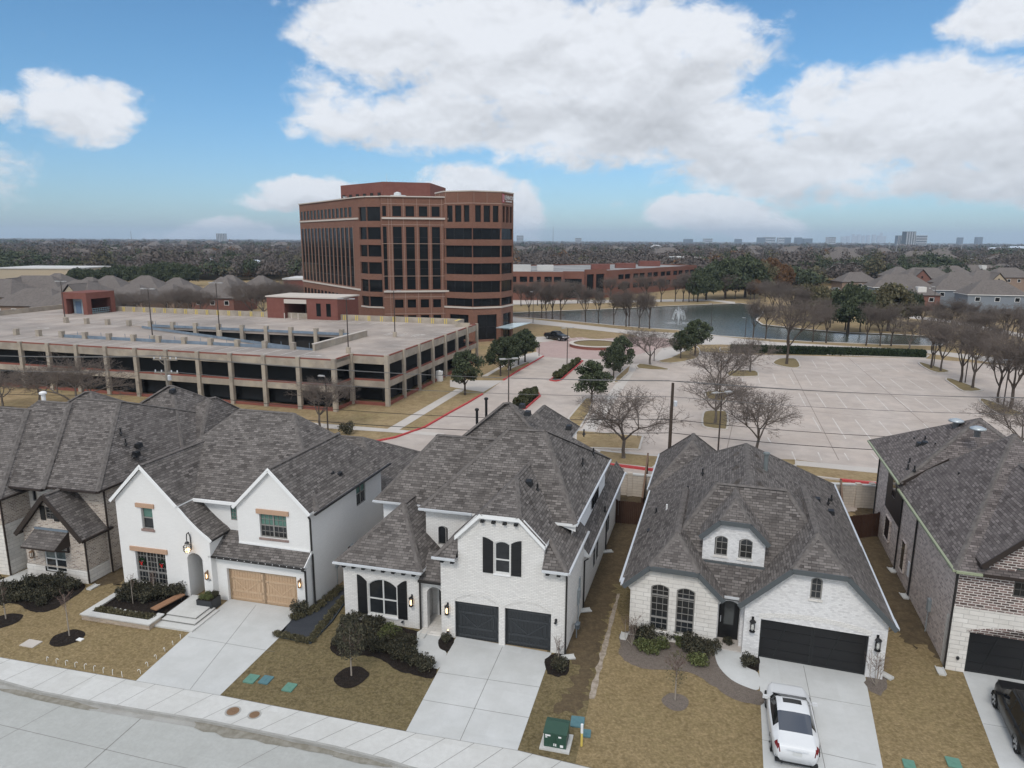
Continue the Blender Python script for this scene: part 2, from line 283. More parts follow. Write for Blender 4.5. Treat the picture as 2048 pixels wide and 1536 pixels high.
# ------------------------------------------------------------------ mesh builder
class MB:
    def __init__(s, shear=0.0): s.v = []; s.f = []; s.m = []; s.sh = shear
    def add(s, pts, mi=0, faces=None):
        b = len(s.v)
        s.v += [(p[0]+s.sh*p[1], p[1], p[2]) for p in pts]
        for f in (faces or [range(len(pts))]): s.f.append([b+i for i in f]); s.m.append(mi)
    def box(s, x0, x1, y0, y1, z0, z1, mi=0):
        s.add([(x0,y0,z0),(x1,y0,z0),(x1,y1,z0),(x0,y1,z0),(x0,y0,z1),(x1,y0,z1),(x1,y1,z1),(x0,y1,z1)], mi,
              [(3,2,1,0),(4,5,6,7),(0,1,5,4),(1,2,6,5),(2,3,7,6),(3,0,4,7)])
    def prism(s, poly, z0, z1, mi=0, top=None, bottom=True):
        n = len(poly); A = sum(poly[i][0]*poly[(i+1)%n][1]-poly[(i+1)%n][0]*poly[i][1] for i in range(n))
        if A < 0: poly = poly[::-1]
        b = [(p[0],p[1],z0) for p in poly]; t = [(p[0],p[1],z1) for p in poly]
        tri = tessellate_polygon([[Vector((p[0],p[1],0)) for p in poly]])
        tri = [q if (Vector((*poly[q[1]],0))-Vector((*poly[q[0]],0))).cross(Vector((*poly[q[2]],0))-Vector((*poly[q[0]],0))).z > 0 else q[::-1] for q in tri]
        s.add(t, mi if top is None else top, tri)
        if bottom: s.add(b, mi, [q[::-1] for q in tri])
        s.add(b+t, mi, [(i,(i+1)%n,n+(i+1)%n,n+i) for i in range(n)])
    def sheet(s, outer, z, holes=(), mi=0):
        loops = [[Vector((p[0],p[1],0)) for p in outer]]+[[Vector((p[0],p[1],0)) for p in h] for h in holes]
        allp = [p for lp in loops for p in lp]
        tri = tessellate_polygon(loops)
        tri = [q if (allp[q[1]]-allp[q[0]]).cross(allp[q[2]]-allp[q[0]]).z > 0 else q[::-1] for q in tri]
        s.add([(p.x,p.y,z) for p in allp], mi, tri)
    def beam(s, p, q, w, h, mi=0, up=(0,0,1), drop=0.0):
        p = Vector(p); q = Vector(q); d = (q-p)
        if d.length < 1e-6: return
        d.normalize(); u = Vector(up); sd = d.cross(u)
        if sd.length < 1e-4: sd = d.cross(Vector((1,0,0)))
        sd.normalize(); u = sd.cross(d); o = u*drop
        pts = []
        for c in (p, q):
            for a, b in ((-1,-1),(1,-1),(1,1),(-1,1)): pts.append(tuple(c+sd*(a*w/2)+u*(b*h/2)+o))
        s.add(pts, mi, [(3,2,1,0),(4,5,6,7),(0,1,5,4),(1,2,6,5),(2,3,7,6),(3,0,4,7)])
    def tube(s, p, q, r0, r1=None, n=8, mi=0, cap=True):
        r1 = r0 if r1 is None else r1
        p = Vector(p); q = Vector(q); d = (q-p)
        if d.length < 1e-6: return
        d.normalize(); a = d.orthogonal().normalized(); b = d.cross(a)
        pts = [tuple(c+(a*cos(2*pi*i/n)+b*sin(2*pi*i/n))*r) for c, r in ((p, r0), (q, r1)) for i in range(n)]
        fs = [(i,(i+1)%n,n+(i+1)%n,n+i) for i in range(n)]
        if cap: fs += [tuple(range(n))[::-1], tuple(range(n, 2*n))]
        s.add(pts, mi, fs)
    def path(s, pts, r, n=6, mi=0):
        for a, b in zip(pts[:-1], pts[1:]): s.tube(a, b, r, r, n, mi)
    def lathe(s, prof, c=(0,0,0), n=16, mi=0):
        pts = []; k = len(prof)
        for r, z in prof:
            for i in range(n): pts.append((c[0]+r*cos(2*pi*i/n), c[1]+r*sin(2*pi*i/n), c[2]+z))
        fs = [(j*n+i, j*n+(i+1)%n, (j+1)*n+(i+1)%n, (j+1)*n+i) for j in range(k-1) for i in range(n)]
        fs += [tuple(range(n))[::-1], tuple(range((k-1)*n, k*n))]
        s.add(pts, mi, fs)
    def wall(s, p0, p1, outline, holes=(), depth=.13, mi=0, rmi=None, base=0.0):
        """upright sheet from p0 to p1 (outside to the right of that direction); outline and holes in (along, height)"""
        p0 = Vector((*p0,base)); d = Vector((p1[0]-p0.x,p1[1]-p0.y,0)).normalized(); nrm = Vector((d.y,-d.x,0))
        P = lambda u, z, k=0.0: tuple(p0+d*u+Vector((0,0,z))-nrm*k)
        loops = [[Vector((u,z,0)) for u, z in outline]]+[[Vector((u,z,0)) for u, z in h] for h in holes]
        allp = [q for lp in loops for q in lp]
        tri = tessellate_polygon(loops)
        tri = [q if (allp[q[1]]-allp[q[0]]).cross(allp[q[2]]-allp[q[0]]).z > 0 else q[::-1] for q in tri]
        s.add([P(q.x,q.y) for q in allp], mi, tri)
        for h in holes:
            n = len(h); A = sum(h[i][0]*h[(i+1)%n][1]-h[(i+1)%n][0]*h[i][1] for i in range(n))
            if A < 0: h = h[::-1]
            s.add([P(u,z) for u, z in h]+[P(u,z,depth) for u, z in h], mi if rmi is None else rmi, [(i,n+i,n+(i+1)%n,(i+1)%n) for i in range(n)])
    def build(s, name, mats, parent=None, smooth=False, kind=None):
        me = bpy.data.meshes.new(name)
        me.from_pydata(s.v, [], s.f)
        if not isinstance(mats, (list, tuple)): mats = [mats]
        for m in mats: me.materials.append(m)
        me.polygons.foreach_set('material_index', s.m)
        if smooth: me.polygons.foreach_set('use_smooth', [True]*len(s.f))
        auto_uv(me); me.update()
        o = bpy.data.objects.new(name, me); COL.objects.link(o)
        if parent is not None: o.parent = parent
        if kind: o['kind'] = kind
        return o

def auto_uv(me):
    nl = len(me.loops); nv = len(me.vertices); npl = len(me.polygons)
    if nl == 0: return
    co = np.empty(nv*3, 'f4'); me.vertices.foreach_get('co', co); co = co.reshape(-1,3)
    vi = np.empty(nl, 'i4'); me.loops.foreach_get('vertex_index', vi)
    lt = np.empty(npl, 'i4'); me.polygons.foreach_get('loop_total', lt)
    nr = np.empty(npl*3, 'f4'); me.polygons.foreach_get('normal', nr); nr = nr.reshape(-1,3)
    h = np.stack([-nr[:,1], nr[:,0], np.zeros(npl)], 1); ln = np.linalg.norm(h, axis=1)
    flat = ln < .05
    h[flat] = (1,0,0); ln[flat] = 1; h /= ln[:,None]
    vdir = np.cross(nr, h); vdir[flat] = (0,1,0)
    pid = np.repeat(np.arange(npl), lt); p = co[vi]
    uv = np.stack([(p*h[pid]).sum(1), (p*vdir[pid]).sum(1)], 1).astype('f4')
    lay = me.uv_layers.new(name='UVMap'); lay.data.foreach_set('uv', uv.ravel())

def tag(o, label=None, cat=None, group=None, kind=None):
    if label: o['label'] = label
    if cat: o['category'] = cat
    if group: o['group'] = group
    if kind: o['kind'] = kind
    return o
def thing(name, label, cat, loc=(0,0,0), rz=0.0, group=None):
    o = bpy.data.objects.new(name, None); COL.objects.link(o); o.empty_display_size = .3
    o.location = loc; o.rotation_euler = (0,0,rz); return tag(o, label, cat, group)
def copy_tree(o, parent=None):
    kids = [c for c in o.children]
    c = o.copy(); COL.objects.link(c); c.parent = parent
    for k in kids: copy_tree(k, c)
    return c
def place(proto, first, loc, rz, label, group=None, scale=1.0, cat=None):
    """the first call moves the built thing itself, later ones copy it with its parts"""
    o = proto if first else copy_tree(proto)
    o.location = loc if len(loc) == 3 else (loc[0], loc[1], 0); o.rotation_euler = (0,0,rz)
    o.scale = (scale,)*3 if isinstance(scale, (int, float)) else scale
    o['label'] = label
    if group: o['group'] = group
    if cat: o['category'] = cat
    return o
ORD = 'first second third fourth fifth sixth seventh eighth ninth tenth eleventh twelfth thirteenth fourteenth fifteenth sixteenth seventeenth eighteenth nineteenth twentieth'.split()
def nth(i, n):
    if n == 1: return 'only'
    if i == 0: return 'leftmost'
    if i == n-1: return 'rightmost'
    return ORD[i] if i < 20 else '%dth' % (i+1)

# ------------------------------------------------------------------ house kit
def rect(u0, u1, z0, z1): return [(u0,z0),(u1,z0),(u1,z1),(u0,z1)]
def arch(u0, u1, z0, z1, h, n=8):
    w = (u1-u0)/2; r = (w*w+h*h)/(2*h); zc = z1-r; a = math.asin(min(1, w/r))
    return [(u0,z0),(u1,z0)]+[((u0+u1)/2+r*sin(a-2*a*i/n), zc+r*cos(a-2*a*i/n)) for i in range(n+1)]
def wallpt(p0, p1, base=0.0):
    p0 = Vector((*p0,base)); d = Vector((p1[0]-p0.x,p1[1]-p0.y,0)).normalized(); nrm = Vector((d.y,-d.x,0))
    return lambda u, z, k=0.0: tuple(p0+d*u+Vector((0,0,z))+nrm*k)
def window(parent, p0, p1, u0, u1, z0, z1, ah=0.0, depth=.11, vm=(), hm=(), nv=0, nh=0, fm=None, gm=None, fw=.06, sh=0.0, panes=None, label=None):
    """frame with thick mullions at fractions vm/hm and thin bars dividing into nv by nh; the pane is its child"""
    fm = fm or M_TAN; gm = gm or M_GLASS
    P = wallpt(p0, p1); b = MB(sh); d = -depth
    out = arch(u0,u1,z0,z1,ah) if ah else rect(u0,u1,z0,z1)
    n = len(out); cx = (u0+u1)/2; cz = (z0+z1)/2
    inn = [(cx+(u-cx)*(1-2*fw/(u1-u0)), cz+(z-cz)*(1-2*fw/(z1-z0))) for u, z in out]
    b.add([P(u,z,d+.05) for u, z in out]+[P(u,z,d+.05) for u, z in inn], 0, [(i,(i+1)%n,n+(i+1)%n,n+i) for i in range(n)])
    b.add([P(u,z,d+.05) for u, z in inn]+[P(u,z,d) for u, z in inn], 0, [(i,(i+1)%n,n+(i+1)%n,n+i) for i in range(n)])
    def top(u):
        if not ah: return z1
        w = (u1-u0)/2; r = (w*w+ah*ah)/(2*ah); return z1-r+sqrt(max(0, r*r-(u-cx)**2))
    def bar(ua, za, ub, zb, w, k): b.beam(P(ua,za,d+k), P(ub,zb,d+k), w, .04, 0, up=tuple(Vector(P(0,0,1))-Vector(P(0,0,0))))
    for f in vm:
        u = u0+(u1-u0)*f; bar(u, z0+.02, u, top(u)-.02, .075, .035)
    for f in hm:
        z = z0+(z1-z0)*f; bar(u0+.02, z, u1-.02, z, .065, .032)
    for i in range(1, nv): u = u0+(u1-u0)*i/nv; bar(u, z0+.03, u, top(u)-.03, .022, .012)
    for i in range(1, nh): z = z0+(z1-z0)*i/nh; bar(u0+.03, z, u1-.03, z, .022, .012)
    fo = b.build('window', fm, parent)
    if label: fo['label'] = label
    if panes:                               # upper and lower sash of different look
        zs = z0+(z1-z0)*panes[0]
        for nm, za, zb, g in (('pane', z0, zs, panes[1]), ('pane', zs, z1, panes[2])):
            q = MB(sh); q.add([P(u0,za,d), P(u1,za,d), P(u1,zb,d), P(u0,zb,d)]); q.build(nm, g, fo)
    else:
        q = MB(sh); q.wall(p0, p1, [(u,z) for u, z in inn]); 
        nx = Vector(P(0,0,1))-Vector(P(0,0,0)); q.v = [tuple(Vector(v)-nx*depth) for v in q.v]; q.build('pane', gm, fo)
    return fo
def strip(parent, name, m, p0, p1, u0, u1, z0, z1, k0=0.0, k1=.05, sh=0.0, mb=None):
    P = wallpt(p0, p1); b = mb or MB(sh)
    b.add([P(u0,z0,k0),P(u1,z0,k0),P(u1,z1,k0),P(u0,z1,k0),P(u0,z0,k1),P(u1,z0,k1),P(u1,z1,k1),P(u0,z1,k1)], 0,
          [(3,2,1,0),(4,5,6,7),(0,1,5,4),(1,2,6,5),(2,3,7,6),(3,0,4,7)])
    return b.build(name, m, parent) if mb is None else None
def shutter(parent, p0, p1, u0, u1, z0, z1a, z1b, m, sh=0.0):
    P = wallpt(p0, p1); b = MB(sh); n = 5
    tops = [(u0+(u1-u0)*i/n, z1a+(z1b-z1a)*(i/n if z1a == z1b else (sin(i/n*pi/2) if z1b > z1a else 1-cos(i/n*pi/2) if False else 1-(1-sin((1-i/n)*pi/2)))) ) for i in range(n+1)]
    if z1b < z1a: tops = [(u0+(u1-u0)*i/n, z1b+(z1a-z1b)*sin((1-i/n)*pi/2)) for i in range(n+1)]
    o = [(u0,z0),(u1,z0)]+tops[::-1]; k = len(o)
    b.add([P(u,z,.05) for u, z in o]); b.add([P(u,z,.05) for u, z in o]+[P(u,z,0.002) for u, z in o], 0, [(i,k+i,k+(i+1)%k,(i+1)%k) for i in range(k)])
    zt = min(z1a, z1b)
    for zz in (z0+.15, (z0+zt)/2, zt-.15): strip(None, '', m, p0, p1, u0+.01, u1-.01, zz-.06, zz+.06, .05, .065, mb=b)
    return b.build('shutter', m, parent)
def garage_door(parent, p0, p1, u0, u1, z1, m, m2, leaves=2, sh=0.0, depth=.14, plain=False):
    P = wallpt(p0, p1); b = MB(sh); d = -depth; t = d+.035
    b.add([P(u0,0,d),P(u1,0,d),P(u1,z1,d),P(u0,z1,d)], 0)
    lw = (u1-u0)/leaves
    def bd(ua, za, ub, zb, w, k=t):
        b.beam(P(ua,za,d+.012), P(ub,zb,d+.012), w, .03, 1, up=tuple(Vector(P(0,0,1))-Vector(P(0,0,0))))
    for i in range(leaves):
        a = u0+lw*i; e = a+lw
        if not plain:
            n = max(6, int(lw/.16))
            for j in range(1, n): bd(a+lw*j/n, .05, a+lw*j/n, z1-.05, .02 if j % 2 else .015)
            for f in (.09, .30, .70, .93): bd(a+.03, z1*f, e-.03, z1*f, .13 if f in (.3,.7) else .12)
            for u in (a+.07, (a+e)/2 if leaves == 1 and False else a+.07, e-.07): bd(u, .05, u, z1-.05, .13)
            bd(a+lw*.13, z1*.66, (a+e)/2, z1*.34, .08); bd(e-lw*.13, z1*.66, (a+e)/2, z1*.34, .08)
            bd(a+lw*.13, z1*.3, a+lw*.13, z1*.7, .08); bd(e-lw*.13, z1*.3, e-lw*.13, z1*.7, .08)
        else:
            for f in (.25, .5, .75): bd(a+.03, z1*f, e-.03, z1*f, .02)
            bd(a+.05, .05, a+.05, z1-.05, .07); bd(e-.05, .05, e-.05, z1-.05, .07); bd(a+.05, z1-.08, e-.05, z1-.08, .08); bd(a+.05, .1, e-.05, .1, .08)
            bd(a+lw*.3, .2, a+lw*.5, z1-.2, .04) if leaves == 2 else None
    return b.build('garage_door', [m, m2], parent)

def roofcap(b, p, q, mi=1): 
    p = Vector(p); q = Vector(q)
    if (q-p).length < .05: return
    d = (q-p).normalized(); sd = d.cross(Vector((0,0,1))); sd.normalize(); up = sd.cross(d)
    w = .16; dr = .05
    A = [p+up*.022, p+sd*w-up*dr, q+up*.022, q+sd*w-up*dr, p-sd*w-up*dr, q-sd*w-up*dr]
    b.add([tuple(x) for x in A], mi, [(0,2,3,1) if False else (1,3,2,0), (0,2,5,4)])
def hip(b, x0, x1, y0, y1, ze, ra, rb, th=.16, caps=(0,1,2,3,4), mi=0, fi=2):
    """roof on a rectangle; ra, rb ridge ends (left/right when the ridge runs in x, front/back when in y)"""
    c = [(x0,y0,ze),(x1,y0,ze),(x1,y1,ze),(x0,y1,ze)]
    alongx = abs(rb[0]-ra[0]) > abs(rb[1]-ra[1])
    if alongx: F = [[c[0],c[1],rb,ra],[c[1],c[2],rb],[c[2],c[3],ra,rb],[c[3],c[0],ra]]; E_ = [(c[0],ra),(c[1],rb),(c[2],rb),(c[3],ra)]
    else: F = [[c[0],c[1],ra],[c[1],c[2],rb,ra],[c[2],c[3],rb],[c[3],c[0],ra,rb]]; E_ = [(c[0],ra),(c[1],ra),(c[2],rb),(c[3],rb)]
    for f in F:
        if len(f) == 4 and (Vector(f[2])-Vector(f[3])).length < .01: f = f[:3]
        b.add(f, mi)
    for i, (p, q) in enumerate(E_):
        if i in caps: roofcap(b, p, q)
    if 4 in caps: roofcap(b, ra, rb)
    z = ze-th
    b.add([(x0,y0,z),(x0,y1,z),(x1,y1,z),(x1,y0,z)], fi)
    lo = [(p[0],p[1],z) for p in c]
    b.add(c+lo, fi, [(i,4+i,4+(i+1)%4,(i+1)%4) for i in range(4)])
def jerkin(b, x0, x1, y0, y1, ze, xc, zr, zc, dd, th=.2, mi=0, fi=2, back=None, cut=None):
    """gable roof with ridge in y, its front peak clipped back by a small hip: clip height zc, apex set back dd"""
    fl = (zr-zc)/(zr-ze); cl = xc-(xc-x0)*fl; cr = xc+(x1-xc)*fl
    a = (xc, y0+dd, zr); bk = (xc, y1, zr)
    e0 = (x0,y0,ze); e1 = (x1,y0,ze); pl = (cl,y0,zc); pr = (cr,y0,zc)
    b.add([(x0,y1,ze),e0,pl,a,bk], mi); b.add([e1,(x1,y1,ze),bk,a,pr], mi); b.add([pl,pr,a], mi)
    if zr-zc > .05: roofcap(b, pl, a); roofcap(b, pr, a)
    roofcap(b, a, bk)
    for p, q in ((e0,pl),(pl,pr),(pr,e1)):       # rake board
        lo = [(p[0],p[1],p[2]-th),(q[0],q[1],q[2]-th)]
        b.add([p,lo[0],lo[1],q], fi)
        yi = y0+.35
        b.add([lo[0],(p[0],yi,p[2]-th),(q[0],yi,q[2]-th),lo[1]], fi)
    for x, y in ((x0,0),(x1,1)):
        q = [(x,y0,ze),(x,y1,ze),(x,y1,ze-th),(x,y0,ze-th)]; b.add(q if y else q[::-1], fi)
    b.add([(x0,y0+.75,ze-th),(x0,y1,ze-th),(x1,y1,ze-th),(x1,y0+.75,ze-th)], fi)
def lantern(parent, p, out, m=None, lit=True, s=1.0, sh=0.0, egg=False):
    """wall lantern at local point p on a wall whose outward direction is out"""
    m = m or M_BLACK; b = MB(sh); P = Vector(p); o = Vector((*out,0)); sd = Vector((-o.y,o.x,0))
    c = P+o*.17*s
    def q(r, z): return (r*s, z*s)
    b.lathe([q(.03,.30), q(.11,.25), q(.13,.20)], tuple(c), 8)
    b.lathe([q(.11,-.22), q(.12,-.19), q(.03,-.26)][::1], tuple(c), 8)
    for k in range(4 if not egg else 6):
        a = 2*pi*k/(4 if not egg else 6)+pi/4; r = .105*s; b.tube((c.x+r*cos(a), c.y+r*sin(a), c.z-.2*s), (c.x+r*cos(a), c.y+r*sin(a), c.z+.22*s), .014*s, .014*s, 4)
    b.beam(tuple(P+Vector((0,0,.28*s))), tuple(c+Vector((0,0,.30*s))), .03*s, .03*s)
    b.beam(tuple(P+Vector((0,0,-.15*s))+o*.01), tuple(P+Vector((0,0,.35*s))+o*.01), .09*s, .02*s, up=tuple(o))
    w = b.build('wall_lantern', m, parent)
    g = MB(sh); g.lathe([q(.03,-.16), q(.055,-.08), q(.05,.05), q(.02,.12)], tuple(c), 8); g.build('bulb', M_LIT if lit else M_BULB, w)
    return w
def downspout(parent, pts, m=None, sh=0.0):
    b = MB(sh)
    for a, c in zip(pts[:-1], pts[1:]): b.beam(a, c, .085, .07, up=(0,1,0) if abs(Vector(a).z-Vector(c).z) > .3 else (0,0,1))
    return b.build('downspout', m or M_BRONZE, parent)
def splash(x, y, rz, label):
    b = MB(); b.prism([(-.14,-.32),(.14,-.32),(.18,.32),(-.18,.32)], 0, .05); b.box(-.19,-.15,-.32,.32,.05,.09); b.box(.15,.19,-.32,.32,.05,.09); b.box(-.15,.15,-.36,-.32,0,.09)
    o = b.build('splash_block', M_CONC); o.location = (x,y,0); o.rotation_euler = (0,0,rz)
    return tag(o, label, 'splash block', 'splash blocks under the downspouts')
def text3d(name, body, size, m, parent, loc, rot, extrude=.01):
    cu = bpy.data.curves.new(name, 'FONT'); cu.body = body; cu.size = size; cu.extrude = extrude; cu.align_x = 'CENTER'; cu.align_y = 'CENTER'
    cu.materials.append(m); o = bpy.data.objects.new(name, cu); COL.objects.link(o); o.parent = parent; o.location = loc; o.rotation_euler = rot
    dg = bpy.context.evaluated_depsgraph_get(); me = bpy.data.meshes.new_from_object(o.evaluated_get(dg)); me.name = name
    bpy.data.objects.remove(o); o = bpy.data.objects.new(name, me); COL.objects.link(o); o.parent = parent; o.location = loc; o.rotation_euler = rot
    return o
def pipe_vents(parent, pts, sh=0.0, m=None, h=.35, r=.05):
    for p in pts:
        b = MB(sh); b.tube((p[0],p[1],p[2]-.15), (p[0],p[1],p[2]+h), r, r, 8); b.lathe([(r*2.4,-.02),(r*1.3,.1)], p, 8); b.build('vent_pipe', m or M_BLACK, parent)
def box_vents(parent, pts, sh=0.0, m=None):
    for p in pts:
        b = MB(sh); b.add([(p[0]-.2,p[1]-.18,p[2]-.1),(p[0]+.2,p[1]-.18,p[2]-.1),(p[0]+.2,p[1]+.2,p[2]-.1),(p[0]-.2,p[1]+.2,p[2]-.1),(p[0]-.16,p[1]-.14,p[2]+.16),(p[0]+.16,p[1]-.14,p[2]+.16),(p[0]+.16,p[1]+.2,p[2]+.2),(p[0]-.16,p[1]+.2,p[2]+.2)], 0,
                [(4,5,6,7),(0,1,5,4),(1,2,6,5),(2,3,7,6),(3,0,4,7)]); b.build('roof_vent', m or M_BLACK, parent)
# ================================================================== HOUSES
SH3 = lambda sh: [sh, M_CAP, M_TRIM]
def house(name, label, o, yaw): return thing(name, label, 'house', (o[0], o[1], 0), R(yaw))

# ------------------------------------------------------------------ white brick house with black shutters (middle)
HC = house('brick_house', 'white painted brick house with black shutters and two charcoal garage doors', (-2.91, 33.29), -14.5)
k = .035; h = HC
w = MB(k)
F0, F1 = (-.75, 0), (5.82, 0); off = .75
g1 = rect(0+off, 2.37+off, 0, 2.12); g2 = rect(2.69+off, 5.10+off, 0, 2.12)
uw = arch(2.14+off, 2.96+off, 3.98, 5.72, .14)
w.wall(F0, F1, [(0,0)]+[(off,0)]+[(off,2.12),(2.37+off,2.12),(2.37+off,0),(2.69+off,0),(2.69+off,2.12),(5.10+off,2.12),(5.10+off,0)]+[(6.57,0),(6.57,4.55),(4.68+off,4.55),(4.68+off,5.84),(3.56+off,7.0),(1.30+off,7.0),(.20+off,5.84),(.20+off,4.55),(0,4.55)], [uw], .12)
for a, e in ((0, 2.37), (2.69, 5.10)):     # garage reveals
    w.add([(a,0,0),(a,.14,0),(a,.14,2.12),(a,0,2.12)]); w.add([(e,0,0),(e,0,2.12),(e,.14,2.12),(e,.14,0)]); w.add([(a,0,2.12),(a,.14,2.12),(e,.14,2.12),(e,0,2.12)])
w.wall((.20, 1.9), (.20, 0), [(0,4.4),(1.9,4.4),(1.9,5.84),(0,5.84)]); w.wall((4.68, 0), (4.68, 1.9), rect(0, 1.9, 4.4, 5.84))
w.wall((5.82, 0), (5.82, 4.7), rect(0, 4.7, 0, 4.6)); w.wall((5.45, 2.9), (5.45, 14), rect(0, 11.1, 3.2, 5.95))
w.wall((-.75, 2.9), (-.75, 0), rect(0, 2.9, 0, 4.55))
lwin = [rect(3.4, 4.25, .75, 2.5), rect(4.45, 5.3, .75, 2.5), rect(8.9, 9.8, .75, 2.4)]
w.wall((5.80, 4.7), (5.80, 20), rect(0, 15.3, 0, 3.2), lwin, .1)
w.wall((5.80, 20), (-6.5, 20), rect(0, 12.3, 0, 3.2)); w.wall((-6.5, 20), (-6.5, .3), rect(0, 19.7, 0, 3.4))
w.wall((-2.75, 2.85), (.3, 2.85), [(0,2.9),(3.05,2.9),(3.05,5.9),(0,5.9)], [arch(.72, 1.28, 3.76, 4.9, .12)], .12)
w.wall((-2.75, 6), (-2.75, 2.85), rect(0, 3.15, 2.9, 5.9))
w.wall((5.45, 14), (-6, 14), rect(0, 11.45, 3, 5.9))
wingw = arch(1.43, 3.13, .48, 2.60, .36); P0, P1 = (-6.5, .3), (-2.06, .3)
w.wall(P0, P1, rect(0, 4.44, 0, 3.4), [wingw], .12)
w.wall((-2.06, .3), (-2.06, 1.9), rect(0, 1.6, 0, 3.4))
AW0, AW1 = (-2.06, .42), (-.75, .42)
ao = arch(.34, 1.22, 0, 2.50, .34)
w.wall(AW0, AW1, [(0,0),(.34,0)]+ao[2:][::-1]+[(1.22,0),(1.31,0),(1.31,2.95),(0,2.95)]); n_ = len(ao)
w.add([(-2.06+u,.42,z) for u, z in ao[1:]]+[(-2.06+u,.75,z) for u, z in ao[1:]], 0, [(i,i+1,n_-1+i+1,n_-1+i) for i in range(n_-2)])
w.add([(-1.72,.42,0),(-1.72,.75,0),(-1.72,.75,2.16),(-1.72,.42,2.16)])
w.wall((-2.05, 1.9), (-.75, 1.9), rect(0, 1.3, 0, 2.9))
w.build('wall', M_WBRICK, h)
b = MB(k); b.wall((-6.2, 20), (-6.2, 4.6), rect(0, 15.4, 3.3, 5.45)); b.wall((-6.2, 4.6), (-2.75, 4.6), rect(0, 3.45, 3.3, 5.4)); b.wall((5.46, 4.2), (5.46, 14), rect(0, 9.8, 3.9, 5.94)); b.build('siding', M_SIDING, h)
b = MB(k)
hip(b, -6.78, -1.83, -.08, 8, 3.50, (-4.25,3.2,5.9), (-4.25,8,5.9), caps=(0,1,4))
b.add([(-1.0,-.4,4.65),(.2,-.4,4.65),(.2,.80,5.85)]); b.add([(4.68,-.4,4.65),(5.98,-.4,4.65),(4.68,.90,5.95)]); b.add([(5.98,-.4,4.65),(5.98,5,4.65),(2.43,5,8.2),(2.43,3.15,8.2),(4.68,.90,5.95)]); b.add([(-1.0,5,4.65),(-1.0,-.4,4.65),(.2,.80,5.85),(2.43,3.03,8.08),(2.43,5,8.08)])
roofcap(b, (5.98,-.4,4.65), (4.68,.9,5.95)); roofcap(b, (-1.0,-.4,4.65), (.2,.8,5.85))
for x0_, x1_ in ((-1.0,.2),(4.68,5.98)): b.add([(x0_,-.4,4.65),(x0_,-.4,4.5),(x1_,-.4,4.5),(x1_,-.4,4.65)], 2); b.add([(x0_,-.4,4.5),(x0_,.1,4.5),(x1_,.1,4.5),(x1_,-.4,4.5)], 2)
b.add([(5.98,-.4,4.65),(5.98,-.4,4.5),(5.98,5,4.5),(5.98,5,4.65)], 2); b.add([(5.98,-.4,4.5),(5.8,-.4,4.5),(5.8,5,4.5),(5.98,5,4.5)], 2)
jerkin(b, .10, 4.78, -.22, 6.0, 5.82, 2.43, 8.15, 7.14, 2.95, th=.22)
hip(b, -2.98, 5.76, 2.45, 14.2, 6.0, (.7,7.2,9.55), (2.8,7.45,9.55))
hip(b, -6.55, 2, 4.15, 12, 5.45, (-3.9,7.6,8.75), (1.2,7.6,8.75), caps=(0,3,4))
hip(b, -5.6, 5.66, 7.2, 14.4, 5.95, (-.75,10.9,10.2), (-.45,11.2,10.2))
hip(b, -3.4, 1.5, 16.5, 25.5, 5.0, (-.95,20.2,7.35), (-.95,22.8,7.35))
hip(b, -6.6, 5.9, 11, 20.4, 3.3, (-1.5,14.5,6.6), (0.5,14.5,6.6))
b.add([(-2.06,.14,2.96),(-.755,.14,2.96),(-.755,1.35,4.1),(-1.95,1.35,4.1)], 0); b.add([(-2.06,.14,2.96),(-2.06,.14,2.84),(-.755,.14,2.84),(-.755,.14,2.96)], 2); b.add([(-2.06,.14,2.84),(-2.0,.42,2.84),(-.755,.42,2.84),(-.755,.14,2.84)], 2)
b.add([(6.1,4.72,3.3),(6.1,19.6,3.3),(5.44,19.6,4.15),(5.44,4.72,4.15)], 0); b.add([(6.1,4.72,3.3),(6.1,4.72,3.15),(6.1,19.6,3.15),(6.1,19.6,3.3)], 2); b.add([(6.1,4.72,3.3),(5.44,4.72,4.15),(5.44,4.72,3.15),(6.1,4.72,3.15)], 2); b.add([(6.1,4.72,3.15),(5.44,4.72,3.15),(5.44,19.6,3.15),(6.1,19.6,3.15)], 2)
b.build('roof', SH3(M_SH), h)
b = MB(k)                                   # white frieze and rake boards proud of the brick
for p, q in (((.12,-.03,5.7),(1.28,-.03,6.92)), ((1.28,-.03,6.92),(3.58,-.03,6.92)), ((3.58,-.03,6.92),(4.76,-.03,5.7))): b.beam(p, q, .06, .22, up=(0,0,1))
b.build('rake_board', M_TRIM, h)
b = MB(k); b.beam((-2.8,2.8,5.78), (.3,2.8,5.78), .08, .2); b.build('frieze_board', M_TRIM, h)
b = MB(k); b.add([(4.7,2.62,5.84),(5.72,2.62,5.84),(5.72,2.62,5.5)]); b.beam((4.6,2.62,5.86),(5.74,2.62,5.86),.05,.14); b.build('gable_return', M_TRIM, h)
b = MB(k)
for x0, n, z, y in ((-6.5, 8, 3.30, .18), ): 
    for i in range(n): x = -6.3+i*.575; b.box(x-.09, x+.09, -.05, .28, 3.20, 3.34)
for x in (1.55, 2.12, 2.70, 3.28): b.box(x-.09, x+.09, -.2, 0, 6.68, 6.8)
for x in (-.55, .0, 4.95, 5.5): b.box(x-.09, x+.09, -.36, -.003, 4.36, 4.5)
b.build('corbel', M_BLACK, h)
window(h, F0, F1, 2.14+off, 2.96+off, 3.98, 5.72, .14, hm=(.42,), fm=M_WFRAME)
shutter(h, F0, F1, 1.54+off, 2.08+off, 3.96, 5.86, 5.66, M_BLACK, k); shutter(h, F0, F1, 3.02+off, 3.54+off, 3.96, 5.66, 5.86, M_BLACK, k)
